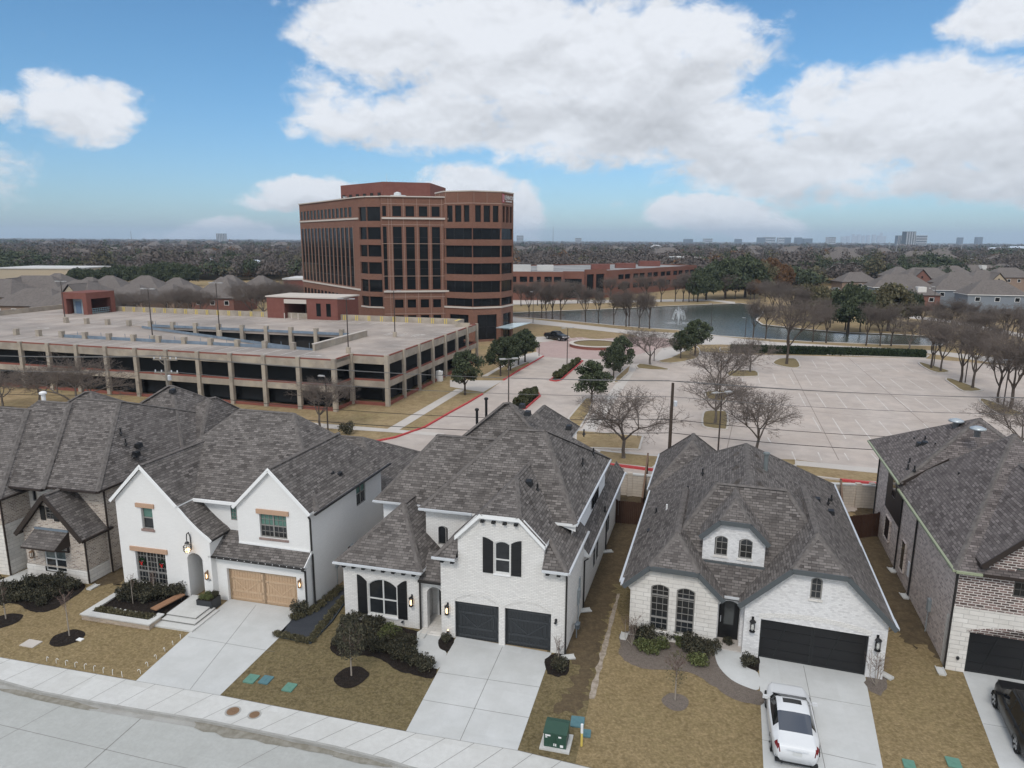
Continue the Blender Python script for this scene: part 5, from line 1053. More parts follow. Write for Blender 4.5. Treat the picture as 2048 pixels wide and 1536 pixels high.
b = MB(); b.tube((0,0,0),(0,0,.8),.012,.012,5); b.tube((.3,0,.4),(.3,0,.8),.012,.012,5); b.build('stake', M_BLACK, dr_)
b = MB()
def sil(b, pts, t=.012): b.add([(x,-t,z) for x, z in pts]); b.add([(x,t,z) for x, z in pts][::-1]); n = len(pts); b.add([(x,-t,z) for x, z in pts]+[(x,t,z) for x, z in pts], 0, [(i,n+i,n+(i+1)%n,(i+1)%n) for i in range(n)])
sil(b, [(-.12,.72),(.02,.70),(.10,.80),(.06,.92),(.08,1.0),(.0,.98),(-.06,.9),(-.16,.88)]); 
for p in (((.0,.97),(-.12,1.12)),((-.06,1.04),(-.14,1.04)),((.04,.98),(.13,1.1)),((.09,1.04),(.16,1.05)),((.12,.72),(.3,.80))): b.beam((p[0][0],0,p[0][1]),(p[1][0],0,p[1][1]),.025,.025)
sil(b, [(.30,.80),(.40,.76),(.46,.86),(.40,.98),(.34,.96)])
for p in (((.38,.97),(.32,1.1)),((.42,.97),(.5,1.1)),((.47,1.04),(.54,1.04))): b.beam((p[0][0],0,p[0][1]),(p[1][0],0,p[1][1]),.025,.025)
b.build('silhouette', M_BLACK, dr_)
# ================================================================== VEHICLES
M_CARW = mat('white car paint', (.63,.64,.65), .3, .4, coat=.4)
M_CARB = mat('black car paint', (.012,.012,.013), .32, .28, coat=.12)
M_CARG = mat('car glass', (.010,.011,.013), .08, .3); M_CARGR = mat('grey tinted rear glass', (.055,.065,.085), .12, .5)
M_TYRE = mat('tyre rubber', (.018,.018,.018), .85, .2); M_RIM = mat('alloy rim', (.45,.46,.47), .3, .5, metal=.6)
M_TAIL = mat('red tail lamp', (.16,.008,.012), .2, .5); M_HEAD = mat('headlamp glass', (.55,.57,.60), .12, .5); M_PLATE = mat('number plate', (.55,.56,.55), .5)
def interp(tbl, y):
    if y <= tbl[0][0]: return tbl[0][1]
    for (a, va), (b, vb) in zip(tbl[:-1], tbl[1:]):
        if a <= y <= b:
            t = (y-a)/(b-a); t = t*t*(3-2*t) if False else t
            return va+(vb-va)*t
    return tbl[-1][1]
def sm(tbl, y, d=.06): return (interp(tbl, y-d)+2*interp(tbl, y)+interp(tbl, y+d))/4
def car(name, label, L_, Wd, top, belt, wroof, glass_rows, side, paint, wb, wr, ws=.30, rear_gl=None, roofgl=None, wbelt=None, bottom=.20, cat='car', tail=True):
    """front towards +y. top/belt heights and roof half width are tables along y; glass_rows: y ranges of windscreen and rear window; side: y range of side windows"""
    t = thing(name, label, cat); ny = 64; ys = [-L_/2+L_*i/ny for i in range(ny+1)]
    hw = Wd/2; prof = wbelt or [(-L_/2,.74),(-L_/2+.18,.88),(-L_/2+.8,.99),(0,1.0),(L_/2-1.0,.97),(L_/2-.5,.90),(L_/2-.2,.76),(L_/2-.06,.60),(L_/2,.46)]
    rows = []
    for y in ys:
        w = hw*sm(prof, y); zt = sm(top, y); zb = min(sm(belt, y), zt-.02); wr_ = min(sm(wroof, y)*hw, w*.96); bo = bottom+(.12 if abs(y) > L_/2-.25 else 0)
        g = zt-zb
        rows.append([(0,bo),(w*.86,bo),(w*.97,bo+.10),(w,(bo+zb)/2),(w*.985,zb-.10),(w*.95,zb-.03),(w*.90,zb),
                     (wr_+(w*.90-wr_)*.55,zb+g*.45),(wr_+(w*.90-wr_)*.12,zb+g*.86),(wr_*.93,zb+g*.955),(wr_*.62,zt-.012*min(1,g*3)),(0,zt)])
    nr = len(rows[0])
    def pt(i, j, s): return (s*rows[i][j][0], ys[i], rows[i][j][1])
    B = MB(); GL = {}
    for i in range(ny):
        ym = (ys[i]+ys[i+1])/2
        for j in range(nr-1):
            for s in (1,-1):
                q = [pt(i,j,s),pt(i+1,j,s),pt(i+1,j+1,s),pt(i,j+1,s)]
                if s < 0: q = q[::-1]
                key = None
                if j in (7,) or (j == 6): 
                    for (a, e) in side:
                        if a < ym < e: key = 'side_window'
                if j in (9,10) or (j == 8):
                    for k, (a, e) in enumerate(glass_rows):
                        if a < ym < e: key = 'windscreen' if k == 0 else 'rear_window'
                    if roofgl and roofgl[0] < ym < roofgl[1] and j == 10: key = 'sunroof'
                if tail and ((j in (4,5,6) and -L_/2+.05 < ym < -L_/2+.36) or (j in (7,8) and ym < -L_/2+.12)): key = 'tail_lamp'
                wy = [abs(ym-y0) for y0 in wb]
                if j in (1,2) and min(wy) < wr*1.08: key = 'skip' if j == 1 else key
                if key == 'skip': continue
                if key: GL.setdefault((key, s) if key in ('side_window','tail_lamp') else key, MB()).add(q)
                else: B.add(q)
    for i in (0, ny):
        q = [pt(i,j,1) for j in range(nr)]+[pt(i,j,-1) for j in range(nr-1,-1,-1)]; B.add(q if i == 0 else q[::-1])
    def weld(o):
        import bmesh
        bm = bmesh.new(); bm.from_mesh(o.data); bmesh.ops.remove_doubles(bm, verts=bm.verts, dist=.0005); bmesh.ops.recalc_face_normals(bm, faces=bm.faces); bm.to_mesh(o.data); bm.free()
        o.data.polygons.foreach_set('use_smooth', [True]*len(o.data.polygons)); return o
    weld(B.build('body', paint, t))
    for k_, m_ in GL.items():
        nm = k_ if isinstance(k_, str) else k_[0]
        weld(m_.build(nm, (rear_gl or M_CARG) if nm == 'rear_window' else (M_TAIL if nm == 'tail_lamp' else M_CARG), t))
    for y0 in wb:
        for s in (1,-1):
            x = s*(hw*.985-.10); b = MB(); n = 20
            def disc(r, xo): return [(x+s*xo, y0+r*cos(2*pi*i/n), wr+r*sin(2*pi*i/n)) for i in range(n)]
            pts = disc(wr,-.1)+disc(wr,.09)+disc(wr*.70,.10)+disc(wr*.66,.05)
            b.add(pts, 0, [(a*n+i,a*n+(i+1)%n,(a+1)*n+(i+1)%n,(a+1)*n+i) for a in range(3) for i in range(n)]+[tuple(range(n)),tuple(range(3*n,4*n))])
            w = b.build('wheel', M_TYRE, t)
            b = MB()
            for i in range(5):
                a = 2*pi*i/5; b.beam((x+s*.09,y0,wr), (x+s*.09,y0+wr*.64*cos(a),wr+wr*.64*sin(a)), .10, .03, up=(1,0,0))
            b.add(disc(wr*.69,.075)+disc(wr*.60,.095), 0, [(i,(i+1)%n,n+(i+1)%n,n+i) for i in range(n)]); b.lathe([(.07,0),(.07,.0)], (x+s*.09,y0,wr), 6)
            b.build('rim', M_RIM, w)
            b = MB(); m_ = 12
            b.add([(s*hw*1.0,y0+(wr*1.10)*cos(pi*i/m_),wr+wr*1.10*sin(pi*i/m_)) for i in range(m_+1)]+[(s*hw*.80,y0+(wr*1.10)*cos(pi*i/m_),wr+wr*1.10*sin(pi*i/m_)) for i in range(m_+1)], 0, [(i,i+1,m_+1+i+1,m_+1+i) for i in range(m_)])
            b.build('wheel_arch', M_TYRE, t)
    return t, rows, ys, pt
def mirror(t, x, y, z, s, m):
    b = MB(); b.add([(s*x,y-.09,z-.07),(s*(x+.22),y-.07,z-.06),(s*(x+.22),y+.07,z-.05),(s*x,y+.09,z-.06),(s*x,y-.09,z+.06),(s*(x+.20),y-.07,z+.07),(s*(x+.20),y+.06,z+.05),(s*x,y+.07,z+.04)], 0, [(0,1,2,3),(4,5,6,7),(0,1,5,4),(1,2,6,5),(2,3,7,6),(3,0,4,7)])
    b.beam((s*(x-.12),y+.02,z-.06),(s*(x+.05),y+.02,z-.03),.05,.05); b.build('side_mirror', m, t)

top = [(-2.35,.62),(-2.28,.95),(-1.62,1.07),(-.62,1.34),(-.1,1.385),(.35,1.34),(1.02,1.03),(1.10,1.00),(2.0,.86),(2.30,.70),(2.35,.55)]
belt = [(-2.35,.60),(-2.28,.90),(-1.6,.96),(0,.90),(1.0,.92),(1.9,.82),(2.30,.66),(2.35,.5)]
wroof = [(-2.35,.80),(-1.6,.66),(-.7,.66),(.3,.64),(1.05,.74),(2.35,.70)]
CD, rows, ys, pt = car('parked_car', 'white two door coupe with black sunroof parked on the driveway', 4.7, 1.86, top, belt, wroof, [(.42,1.02),(-1.55,-.62)], [(-1.15,.78)], M_CARW, (1.43,-1.40), .345, rear_gl=M_CARGR, roofgl=(-.05,.28))
for s in (1,-1):
    mirror(CD, .90, .72, .98, s, M_CARW)
    b = MB(); b.tube((s*.55,-2.33,.27),(s*.55,-2.39,.27),.05,.05,10); b.build('exhaust', M_BLACK, CD)
b = MB(); b.beam((-.4,-2.355,.84),(.4,-2.355,.84),.03,.03); b.build('trim_bar', M_ALUM, CD)
b = MB(); b.box(-.17,.17,-2.365,-2.352,.63,.77); pz = b.build('number_plate', M_PLATE, CD)
b = MB(); b.box(.42,.56,-2.30,-2.286,.47,.53); b.build('sticker', mat('pale blue sticker', (.45,.62,.70), .5), CD)
b = MB(); b.box(-.8,.8,-2.33,-2.2,.22,.34); b.build('rear_diffuser', M_BLACK, CD)
pr = Vector(G(1541,1503)); pf = Vector(G(1530.5,1411)); dxy = (pf-pr).normalized(); ctr = (pf+pr)/2+Vector((dxy.y,-dxy.x))*.88
CD.location = (ctr.x, ctr.y, .02); CD.rotation_euler = (0,0,atan2(-dxy.x,dxy.y))

top = [(-2.5,.75),(-2.44,1.15),(-2.25,1.50),(-1.9,1.66),(-.5,1.74),(.5,1.70),(1.25,1.18),(1.4,1.12),(2.3,.98),(2.46,.80),(2.5,.6)]
belt = [(-2.5,.70),(-2.4,1.02),(0,1.02),(1.2,1.02),(2.2,.92),(2.5,.58)]
wroof = [(-2.5,.80),(-2.0,.72),(0,.70),(.6,.70),(1.3,.78),(2.5,.72)]
CE, *_ = car('parked_car', 'black people carrier parked on the driveway at the right edge', 5.0, 1.98, top, belt, wroof, [(.62,1.24),(-2.42,-2.0)], [(-2.2,-1.35),(-1.28,-.2),(-.12,1.0)], M_CARB, (1.55,-1.48), .36)
for s in (1,-1):
    mirror(CE, .95, .98, 1.08, s, M_CARB)
    b = MB(); b.add([(s*.50,2.40,.84),(s*.74,2.22,.91),(s*.78,2.20,.82),(s*.52,2.44,.74)]); b.build('headlight', M_HEAD, CE)
    for y in (.15,-1.05): b = MB(); b.beam((s*.985,y,.92),(s*.985,y-.16,.92),.03,.04); b.build('handle', M_CARB, CE)
    b = MB(); b.beam((s*.66,-1.9,1.74),(s*.66,.3,1.78),.04,.05); b.build('roof_rail', M_BLACK, CE)
pr = Vector(G(2032,1509)); pf = Vector(G(1986.5,1412)); dxy = (pf-pr).normalized(); ctr = (pf+pr)/2+Vector((dxy.y,-dxy.x))*.93
CE.location = (ctr.x, ctr.y, .02); CE.rotation_euler = (0,0,atan2(-dxy.x,dxy.y))

top = [(-2.95,.95),(-2.9,1.20),(-.95,1.22),(-.88,1.72),(-.6,1.86),(.4,1.88),(1.05,1.42),(1.2,1.30),(2.7,1.16),(2.9,.95),(2.95,.7)]
belt = [(-2.95,.85),(-2.9,1.12),(0,1.16),(1.2,1.18),(2.6,1.05),(2.95,.65)]
wroof = [(-2.95,.86),(-1.0,.84),(-.5,.74),(.5,.72),(1.2,.84),(2.95,.78)]
CP, *_ = car('pickup_truck', 'black crew cab pickup truck standing by the roundabout', 5.9, 2.02, top, belt, wroof, [(.5,1.08),(-.97,-.84)], [(-.75,.0),(.06,.9)], M_CARB, (1.85,-1.75), .42, bottom=.38, cat='pickup truck',
             wbelt=[(-2.95,.92),(-2.6,1.0),(2.2,1.0),(2.8,.9),(2.95,.78)])
b = MB(); b.box(-.80,.80,-2.8,-1.05,1.20,1.235); b.build('bed', M_TYRE, CP)
for s in (1,-1):
    mirror(CP, 1.0, .95, 1.25, s, M_CARB); b = MB(); b.box(s*.78-.16,s*.78+.16,2.86,2.955,.78,1.0); b.build('headlight', M_HEAD, CP)
b = MB(); b.box(-.6,.6,2.93,2.96,.7,1.0); b.build('grille', M_RIM, CP)
pr = Vector(G(1093,678)); pf = Vector(G(1120,682.5)); dxy = (pf-pr).normalized(); ctr = (pf+pr)/2+Vector((-dxy.y,dxy.x))*.9
CP.location = (ctr.x, ctr.y, .02); CP.rotation_euler = (0,0,atan2(-dxy.x,dxy.y))
# ================================================================== PARKING GARAGE
GO = (-21.3, 82.3); GYAW = -15.5
PG = thing('parking_garage', 'two level concrete parking garage with red brick bands and open roof deck', 'parking garage', (*GO,0), R(GYAW))
def gl(px, py, z):
    x, y = G(px, py, z); x -= GO[0]; y -= GO[1]; a = R(GYAW); return (x*cos(a)+y*sin(a), -x*sin(a)+y*cos(a))
DZ = 6.2; XL = -84.0; XR = 4.85; YB = 39.5
b = MB()
def slab(b, z0, z1, ramp=True):
    for x0, x1, y0, y1 in ((XL,0,.15,6.4),(0,XR-.15,4.45,6.4),(XL,XR-.15,20.6,YB-.1),(XL,-50,6.4,20.6),(-6.4,XR-.15,6.4,20.6)): b.box(x0+.15 if x0 == XL else x0, x1, y0, y1, z0, z1)
slab(b, DZ-.35, DZ); b.add([(-50,6.4,DZ),(-6.4,6.4,2.9),(-6.4,20.6,2.9),(-50,20.6,DZ)]); b.build('deck', M_GDECK, PG)
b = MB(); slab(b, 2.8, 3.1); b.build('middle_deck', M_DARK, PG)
b = MB(); b.box(XL+2,-2,2.2,6.0,.02,5.7); b.box(-2,3.0,7.0,38,.02,5.7); b.box(XL+2,-6.2,21.4,38,.02,5.7); b.box(XL+2,-50.2,6.0,21.4,.02,5.7); b.box(-49,-6.5,6.1,20.9,0,2.6); b.build('inner_wall_or_shade_box', M_DARK, PG)  # solid near-black boxes added inside so the openings read as deep shade
# spandrels and bands
edges = [((XL,0),(0,0)), ((0,0),(0,4.3)), ((0,4.3),(XR,4.3)), ((XR,4.3),(XR,YB)), ((XR,YB),(XL,YB)), ((XL,YB),(XL,0))]
b = MB(); r_ = MB()
for p, q in edges:
    p = Vector(p); q = Vector(q); d = (q-p).normalized(); n_ = Vector((d.y,-d.x)); o = -n_*.12
    for z0, z1 in ((DZ-.95,DZ+.02),(2.35,3.12)): b.beam((*(p+o),(z0+z1)/2), (*(q+o),(z0+z1)/2), .24, z1-z0)
    for z0, z1 in ((DZ+.02,DZ+.18),(3.12,3.34),(0,.40)): r_.beam((*(p+o*1.1),(z0+z1)/2), (*(q+o*1.1),(z0+z1)/2), .20, z1-z0)
b.build('spandrel', M_GCONC, PG); r_.build('brick_band', M_GRED, PG)
cols = [(-4.8*i,0) for i in range(0,18)]+[(0,4.3),(XR,4.3)]+[(XR,4.3+5.03*i) for i in range(1,8)]
for i, (x, y) in enumerate(cols):
    s = .25 if y < 4.4 else .21; c = MB(); c.box(x-s,x+s,y-s,y+s,0,DZ+.26); c.build('column', M_GCONC, PG)
for i in range(17):
    x = -4.8*i-2.4; c = MB()
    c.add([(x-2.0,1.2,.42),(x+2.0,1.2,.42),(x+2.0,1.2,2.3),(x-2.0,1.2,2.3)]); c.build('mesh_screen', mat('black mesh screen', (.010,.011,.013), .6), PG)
for i in range(7):
    y = 4.3+5.03*i+2.5
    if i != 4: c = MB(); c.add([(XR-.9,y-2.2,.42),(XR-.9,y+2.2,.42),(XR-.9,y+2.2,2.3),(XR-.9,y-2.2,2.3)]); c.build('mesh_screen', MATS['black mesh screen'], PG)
# stub columns, rails and ramp walls on the deck
for i in range(12):
    x = -56.3+4.25*i; c = MB(); c.box(x-.3,x+.3,6.1,6.7,2.6 if x > -46 else DZ,DZ+.95); c.build('stub_column', M_GCONC, PG)
for i in range(13):
    x = -62.5+4.35*i
    if x > -9: continue
    c = MB(); c.box(x-.3,x+.3,20.3,20.9,2.6 if x > -46 else DZ,DZ+.95); c.build('stub_column', M_GCONC, PG)
c = MB(); c.box(-47.5,-9.5,6.45,6.52,DZ-.1,DZ+.42); c.build('guard_rail', M_BLUE, PG)
c = MB(); c.box(-45,-9,20.42,20.5,DZ+.05,DZ+.42); c.add([(-46,19.6,DZ-.15),(-8,19.6,3.15),(-8,19.6,3.6),(-46,19.6,DZ+.25)]); c.add([(-46,7.6,DZ-.15),(-8,7.6,3.15),(-8,7.6,3.6),(-46,7.6,DZ+.25)]); c.build('guard_rail', M_BLUE, PG)
c = MB()
for i in range(10): c.tube((-45+4.2*i,6.5,DZ),(-45+4.2*i,6.5,DZ+.95),.035,.035,5)
for i in range(9): c.tube((-44+4.2*i,20.45,DZ),(-44+4.2*i,20.45,DZ+.95),.035,.035,5)
c.build('rail_post', M_BLUE, PG)
c = MB(); c.box(-6.55,-6.25,6.2,21,2.9,DZ+.85); c.build('ramp_wall', M_GCONC, PG); c = MB(); c.box(-6.62,-6.18,6.15,21.05,DZ+.85,DZ+.95); c.build('coping', M_OSTONE, PG)
c = MB(); c.box(XL,2.6,YB-.35,YB-.05,DZ,DZ+.95); c.box(2.3,2.6,YB-3.4,YB-.3,DZ,DZ+.95); c.box(XL,XL+.3,0,YB,DZ,DZ+.9); c.box(2.3,XR-.1,YB-3.5,YB-3.2,DZ,DZ+.7); c.build('parapet', M_GCONC, PG)
c = MB()
for i in range(34):
    x = 1.6-2.42*i
    if not -36 < x < -20.5: c.box(x-.07,x+.07,YB-.42,YB-.36,DZ,DZ+.9); c.box(x+.28,x+.40,YB-.42,YB-.36,DZ,DZ+.9)
c.box(1.9,2.3,YB-3.0,YB-.6,DZ+.9,DZ+.96); c.build('yellow_post', M_YEL, PG)
c = MB(); z = DZ+.012
for i in range(24):
    x = -60+2.45*i; c.add([(x,1.8,z),(x+.11,1.8,z),(x+.11,5.9,z),(x,5.9,z)]) if x < -6 else None
for i in range(30):
    x = -78+2.42*i; c.add([(x,34.2,z),(x+.11,34.2,z),(x+.11,38.6,z),(x,38.6,z)])
    if x < -44: c.add([(x,21.5,z),(x+.11,21.5,z),(x+.11,25.8,z),(x,25.8,z)])
for i in range(12):
    y = 6.6+2.45*i; c.add([(1.2,y,z),(4.2,y,z),(4.2,y+.11,z),(1.2,y+.11,z)])
for x, y in ((-66,26),(-60,14),(-30,29),(-4.5,2.8),(0.2,25)):
    c.add([(x-1.2,y-.1,z),(x+.6,y-.1,z),(x+.6,y+.1,z),(x-1.2,y+.1,z)]); c.add([(x+.6,y-.4,z),(x+1.4,y,z),(x+.6,y+.4,z)])
for i in range(3):
    x = -4.6+2.3*i
    for dx_ in (0,.55): c.add([(x+dx_,22.6,z),(x+dx_+.12,22.6,z),(x+dx_+.12,25.6,z),(x+dx_,25.6,z)])
c.build('stall_marking', M_LINE, PG)
c = MB()
for p, q in edges[:4]:
    for k in range(3): pass
for x in (-19,-33,-52,-70): c.add([(x,.3,DZ+.006),(x+.05,.3,DZ+.006),(x+.05,6.3,DZ+.006),(x,6.3,DZ+.006)]); c.add([(x,21,DZ+.006),(x+.05,21,DZ+.006),(x+.05,39,DZ+.006),(x,39,DZ+.006)])
c.build('deck_joint', M_JOINT, PG)
# stair towers
def stair(name, x0, x1, y0, y1, z1, side):
    t = MB()
    th = .5
    if side == 'L':
        for (xa, ya) in ((x0,y0),(x1-1.0,y0),(x1-1.0,y1-1.0)): t.box(xa,xa+1.0,ya,ya+1.0,DZ-3,z1-1.2)
        t.box(x0,x1,y0,y1,z1-1.2,z1)
        t.box(x0,x0+.3,y0+1,y1,DZ,z1-1.2); t.box(x0,x1-1,y1-.3,y1,DZ,z1-1.2)
    else:
        t.box(x0,x0+3.6,y0,y1,DZ-3,z1); t.box(x1-6.2,x1,y0,y1,DZ-3,z1); t.box(x0+3.6,x1-6.2,y1-1,y1,DZ,z1); t.box(x0+3.6,x1-6.2,y0+.1,y1-1,z1-1.0,z1-.05)
    return t.build(name, M_OBRICK2, PG)
cx, cy0 = gl(171,629.6,DZ); lx, ly = gl(140,630,DZ); rx, ry = gl(210,624.5,DZ)
s1 = stair('stair_tower', cx-5.2, cx+.6, cy0, cy0+6.6, 10.3, 'L')
c = MB(); c.box(cx-3.6,cx-2.4,cy0+1.4,cy0+1.5,DZ,DZ+2.3); c.build('door', mat('blue steel door', (.12,.18,.27), .5), s1)
c = MB(); c.box(cx-4.2,cx-.4,cy0+1.5,cy0+1.6,DZ,9.1); c.build('inner_wall_or_shade_box', mat('pale stair wall', (.30,.36,.40), .8), s1)
c = MB()
for k in range(3): c.beam((cx+.2,cy0+1,DZ+.3+.35*k),(cx+.2,cy0+5.6,DZ+.3+.35*k),.05,.05)
for k in range(9): c.tube((cx+.2,cy0+1.1+.5*k,DZ),(cx+.2,cy0+1.1+.5*k,DZ+1.05),.03,.03,4)
c.build('railing', mat('pale blue railing', (.32,.45,.50), .6), s1)
s2 = stair('stair_tower', -35.2, -20.8, 38.2, 46, 10.0, 'R')
c = MB(); c.box(-35.4,-20.6,38.05,46.2,10.0,10.22); c.build('coping', M_OSTONE, s2); c = MB(); c.box(-31.6,-27.0,38.15,38.35,8.95,9.7); c.build('canopy_beam', M_OSTONE, s2)
for x in (-24.6,-22.6): c = MB(); c.box(x-.45,x+.45,38.17,38.3,DZ+.6,DZ+2.9); c.build('window', M_OGLASS, s2)
c = MB(); c.box(-31.5,-27.1,44.9,45,DZ,8.9); c.build('inner_wall_or_shade_box', M_GCONC, s2)
for k in range(3): c = MB(); c.tube((-31+1.4*k,37.2,DZ),(-31+1.4*k,37.2,DZ+1.1),.09,.09,8); c.build('bollard', M_OSTONE, PG)
# payment booth and gate arm by the garage entrance
gm = thing('gate_barrier', 'white ticket cabinet with a dark barrier arm at the garage entrance', 'barrier', (*G(879,762),0), R(-15)); c = MB(); c.box(-.45,.45,-.3,.3,0,1.5); c.lathe([(.3,1.5),(.1,1.62)],(0,0,0),8); c.build('cabinet', M_WHITE, gm); c = MB(); c.beam((.4,0,.95),(6.2,-1.4,.95),.09,.12); c.build('barrier_arm', M_BTRIM, gm)

# lamp posts
def lamp_post(name, hgt, heads, base=True, m=M_POLEB):
    t = thing(name, '', 'lamp post'); b = MB(); b.tube((0,0,0),(0,0,hgt),.085,.06,8); b.build('pole', m, t)
    if base: b = MB(); b.lathe([(.3,0),(.3,.75),(.27,.8)],(0,0,0),12); b.build('base', M_GCONC, t)
    b = MB()
    if heads == 2:
        b.beam((-.95,0,hgt),(.95,0,hgt),.06,.06)
        for s in (-1,1): b.box(s*.75-.33,s*.75+.33,-.19,.19,hgt-.03,hgt+.09)
    else: b.beam((0,0,hgt-.05),(.35,0,hgt),.06,.06); b.box(.2,.85,-.17,.17,hgt-.02,hgt+.1)
    b.build('lamp_head', MATS.get('pale lamp head') or mat('pale lamp head', (.36,.35,.34), .5), t)
    return t
LP2 = lamp_post('lamp_post', 7.0, 2)
for i, (px, py, top_) in enumerate(((131,643,563),(306,682,578),(440,672,566),(697,706,598),(790,674,582))):
    x, y = G(px, py, DZ); hh = ZAT(px, top_, y)-DZ
    place(LP2, i == 0, (x,y,DZ), R(-15+i*3), 'twin headed lamp post on the garage roof deck, %s of five' % nth(i,5), 'lamp posts on the garage roof deck', (1,1,hh/7.0))

# ================================================================== OFFICE BLOCK
OF = thing('office_building', 'eight storey brown brick office block with dark glass and octagonal corner tower', 'office building', (-20,143,0))
ow = lambda x, y: (x+20, y-143)
P0, P1, P2, P3, P4, P5 = (-52.5,177), (-31.3,145.6), (-29.3,143.4), (-26.3,142.6), (-25.9,141.7), (-11.4,144.4)
OC = (-8.0,149.5); OR = 8.1
OCT = [(OC[0]+OR*cos(R(a)), OC[1]+OR*sin(R(a))) for a in (-135,-90,-45,0,45,90,135,180)]
wb_ = MB(); stone = MB(); joint = MB(); ZT = 28.7
wins = []
def face(p, q, zt, wins_, mi=0, dep=.35):
    p = Vector(ow(*p)); q = Vector(ow(*q)); Lf = (q-p).length
    hs = [rect(f0*Lf, f1*Lf, z0, z1) for f0, f1, z0, z1 in wins_]
    wb_.wall(p, q, rect(0, Lf, 0, zt), hs, dep)
    for h in hs:
        g = MB(); P = wallpt(p, q); g.add([P(u,z,.02-dep) for u, z in h])
        u0, u1, z0, z1 = h[0][0], h[1][0], h[0][1], h[2][1]
        nv = max(1, int((u1-u0)/1.6)); nh = max(1, int((z1-z0)/1.9)); 
        o = g.build('window', M_OGLASS, OF)
        if (u1-u0) > 1.0 or nh > 2:
            f = MB()
            for i in range(1, nv): u = u0+(u1-u0)*i/nv; f.beam(P(u,z0,.04-dep),P(u,z1,.04-dep),.05,.05)
            for i in range(1, nh): z = z0+(z1-z0)*i/nh; f.beam(P(u0,z,.04-dep),P(u1,z,.04-dep),.05,.05)
            if f.v: f.build('mullion', mat('black mullion', (.02,.02,.022), .4), o)
    def band(z0, z1, k=.18): 
        P = wallpt(p, q); stone.add([P(0,z0,0),P(Lf,z0,0),P(Lf,z1,0),P(0,z1,0),P(0,z0,k),P(Lf,z0,k),P(Lf,z1,k),P(0,z1,k)], 0, [(0,1,5,4),(1,2,6,5),(2,3,7,6),(3,0,4,7),(4,5,6,7)])
    return p, q, Lf, band
nL = 14
lw_ = []
for i in range(nL):
    a = .02+i*.0645; lw_ += [(a,a+.044,24.9,26.9),(a,a+.052,10.6,22.8),(a,a+.044,6.9,8.6)]
    if i > 7: lw_.append((a,a+.036,3.2,5.2))
p, q, Lf, band = face(P0, P1, ZT, lw_, dep=.12); band(24.35,24.7); band(10.0,10.35); band(ZT-.1,ZT+.12,.25)
rows_ = [(24.0,26.75),(20.4,22.8),(17.0,19.3),(13.55,15.9),(9.95,12.4),(7.0,9.0)]
for a, e in ((P1,P2),(P2,P3),(P3,P4)):
    p, q, Lf, band = face(a, e, ZT, [(.04 if (a is P1) else .002,.998,z0,z1) for z0, z1 in rows_] if a is not P3 else [])
    band(6.7,6.98,.12); band(ZT-.1,ZT+.12,.25)
ff = [(.145,.262),(.318,.434),(.497,.612),(.667,.778),(.832,.945)]
fw_ = [(.012,.062,10.5,22.9),(.012,.062,24.9,26.9)]
for a, e in ff: fw_ += [(a,e,24.9,26.9),(a,e,10.5,22.9),(a,e,6.8,8.5),(a,e,3.0,5.3)]
p, q, Lf, band = face(P4, P5, ZT, fw_); band(24.35,24.7,.3); band(9.95,10.3,.3); band(ZT-.1,ZT+.12,.3)
P = wallpt(p, q)
for f in (.09,.13,.29,.47,.64,.805,.965):
    joint.beam(P(f*Lf,.2,.03),P(f*Lf,9.9,.03),.10,.06); joint.beam(P(f*Lf,10.4,.03),P(f*Lf,24.3,.03),.10,.06); joint.beam(P(f*Lf,24.8,.03),P(f*Lf,ZT-.2,.03),.10,.06)
for z in (5.6,9.0,13.2,16.4,19.6,23.3,27.3): joint.beam(P(0,z,.02),P(Lf,z,.02),.05,.09,up=(0,0,1))
p, q = Vector(ow(*P0)), Vector(ow(*P1)); P = wallpt(p, q); Lq = (q-p).length
for i in range(nL+1): f = .012+i*.0645; joint.beam(P(f*Lq,10.4,.03),P(f*Lq,23,.03),.14,.07)
face(P5, (-4.0,176), ZT, []); face((-4,176),(-20,196), ZT, []); face((-20,196), P0, ZT, [])
TZ = 29.8
for a, e in zip(OCT, OCT[1:]+OCT[:1]):
    vis = (a[1]+e[1])/2 < OC[1]+3
    w_ = []
    if vis:
        w_ = [(.10,.30,23.9,27.1),(.385,.615,23.9,27.1),(.70,.90,23.9,27.1)]+[(.004,.996,z0,z1) for z0, z1 in ((20.5,22.7),(17.0,19.3),(13.6,15.8),(10.0,12.3),(7.2,8.8))]+[(.16,.84,.4,5.5)]
    p, q, Lf, band = face(a, e, TZ, w_)
    band(6.8,7.12,.2); band(TZ-.1,TZ+.12,.12); P = wallpt(p, q)
    if vis:
        joint.beam(P(0,27.5,.03),P(Lf,27.5,.03),.05,.14); joint.beam(P(.06*Lf,27.6,.03),P(.06*Lf,TZ-.2,.03),.12,.06); joint.beam(P(.5*Lf,27.6,.03),P(.5*Lf,TZ-.2,.03),.12,.06)

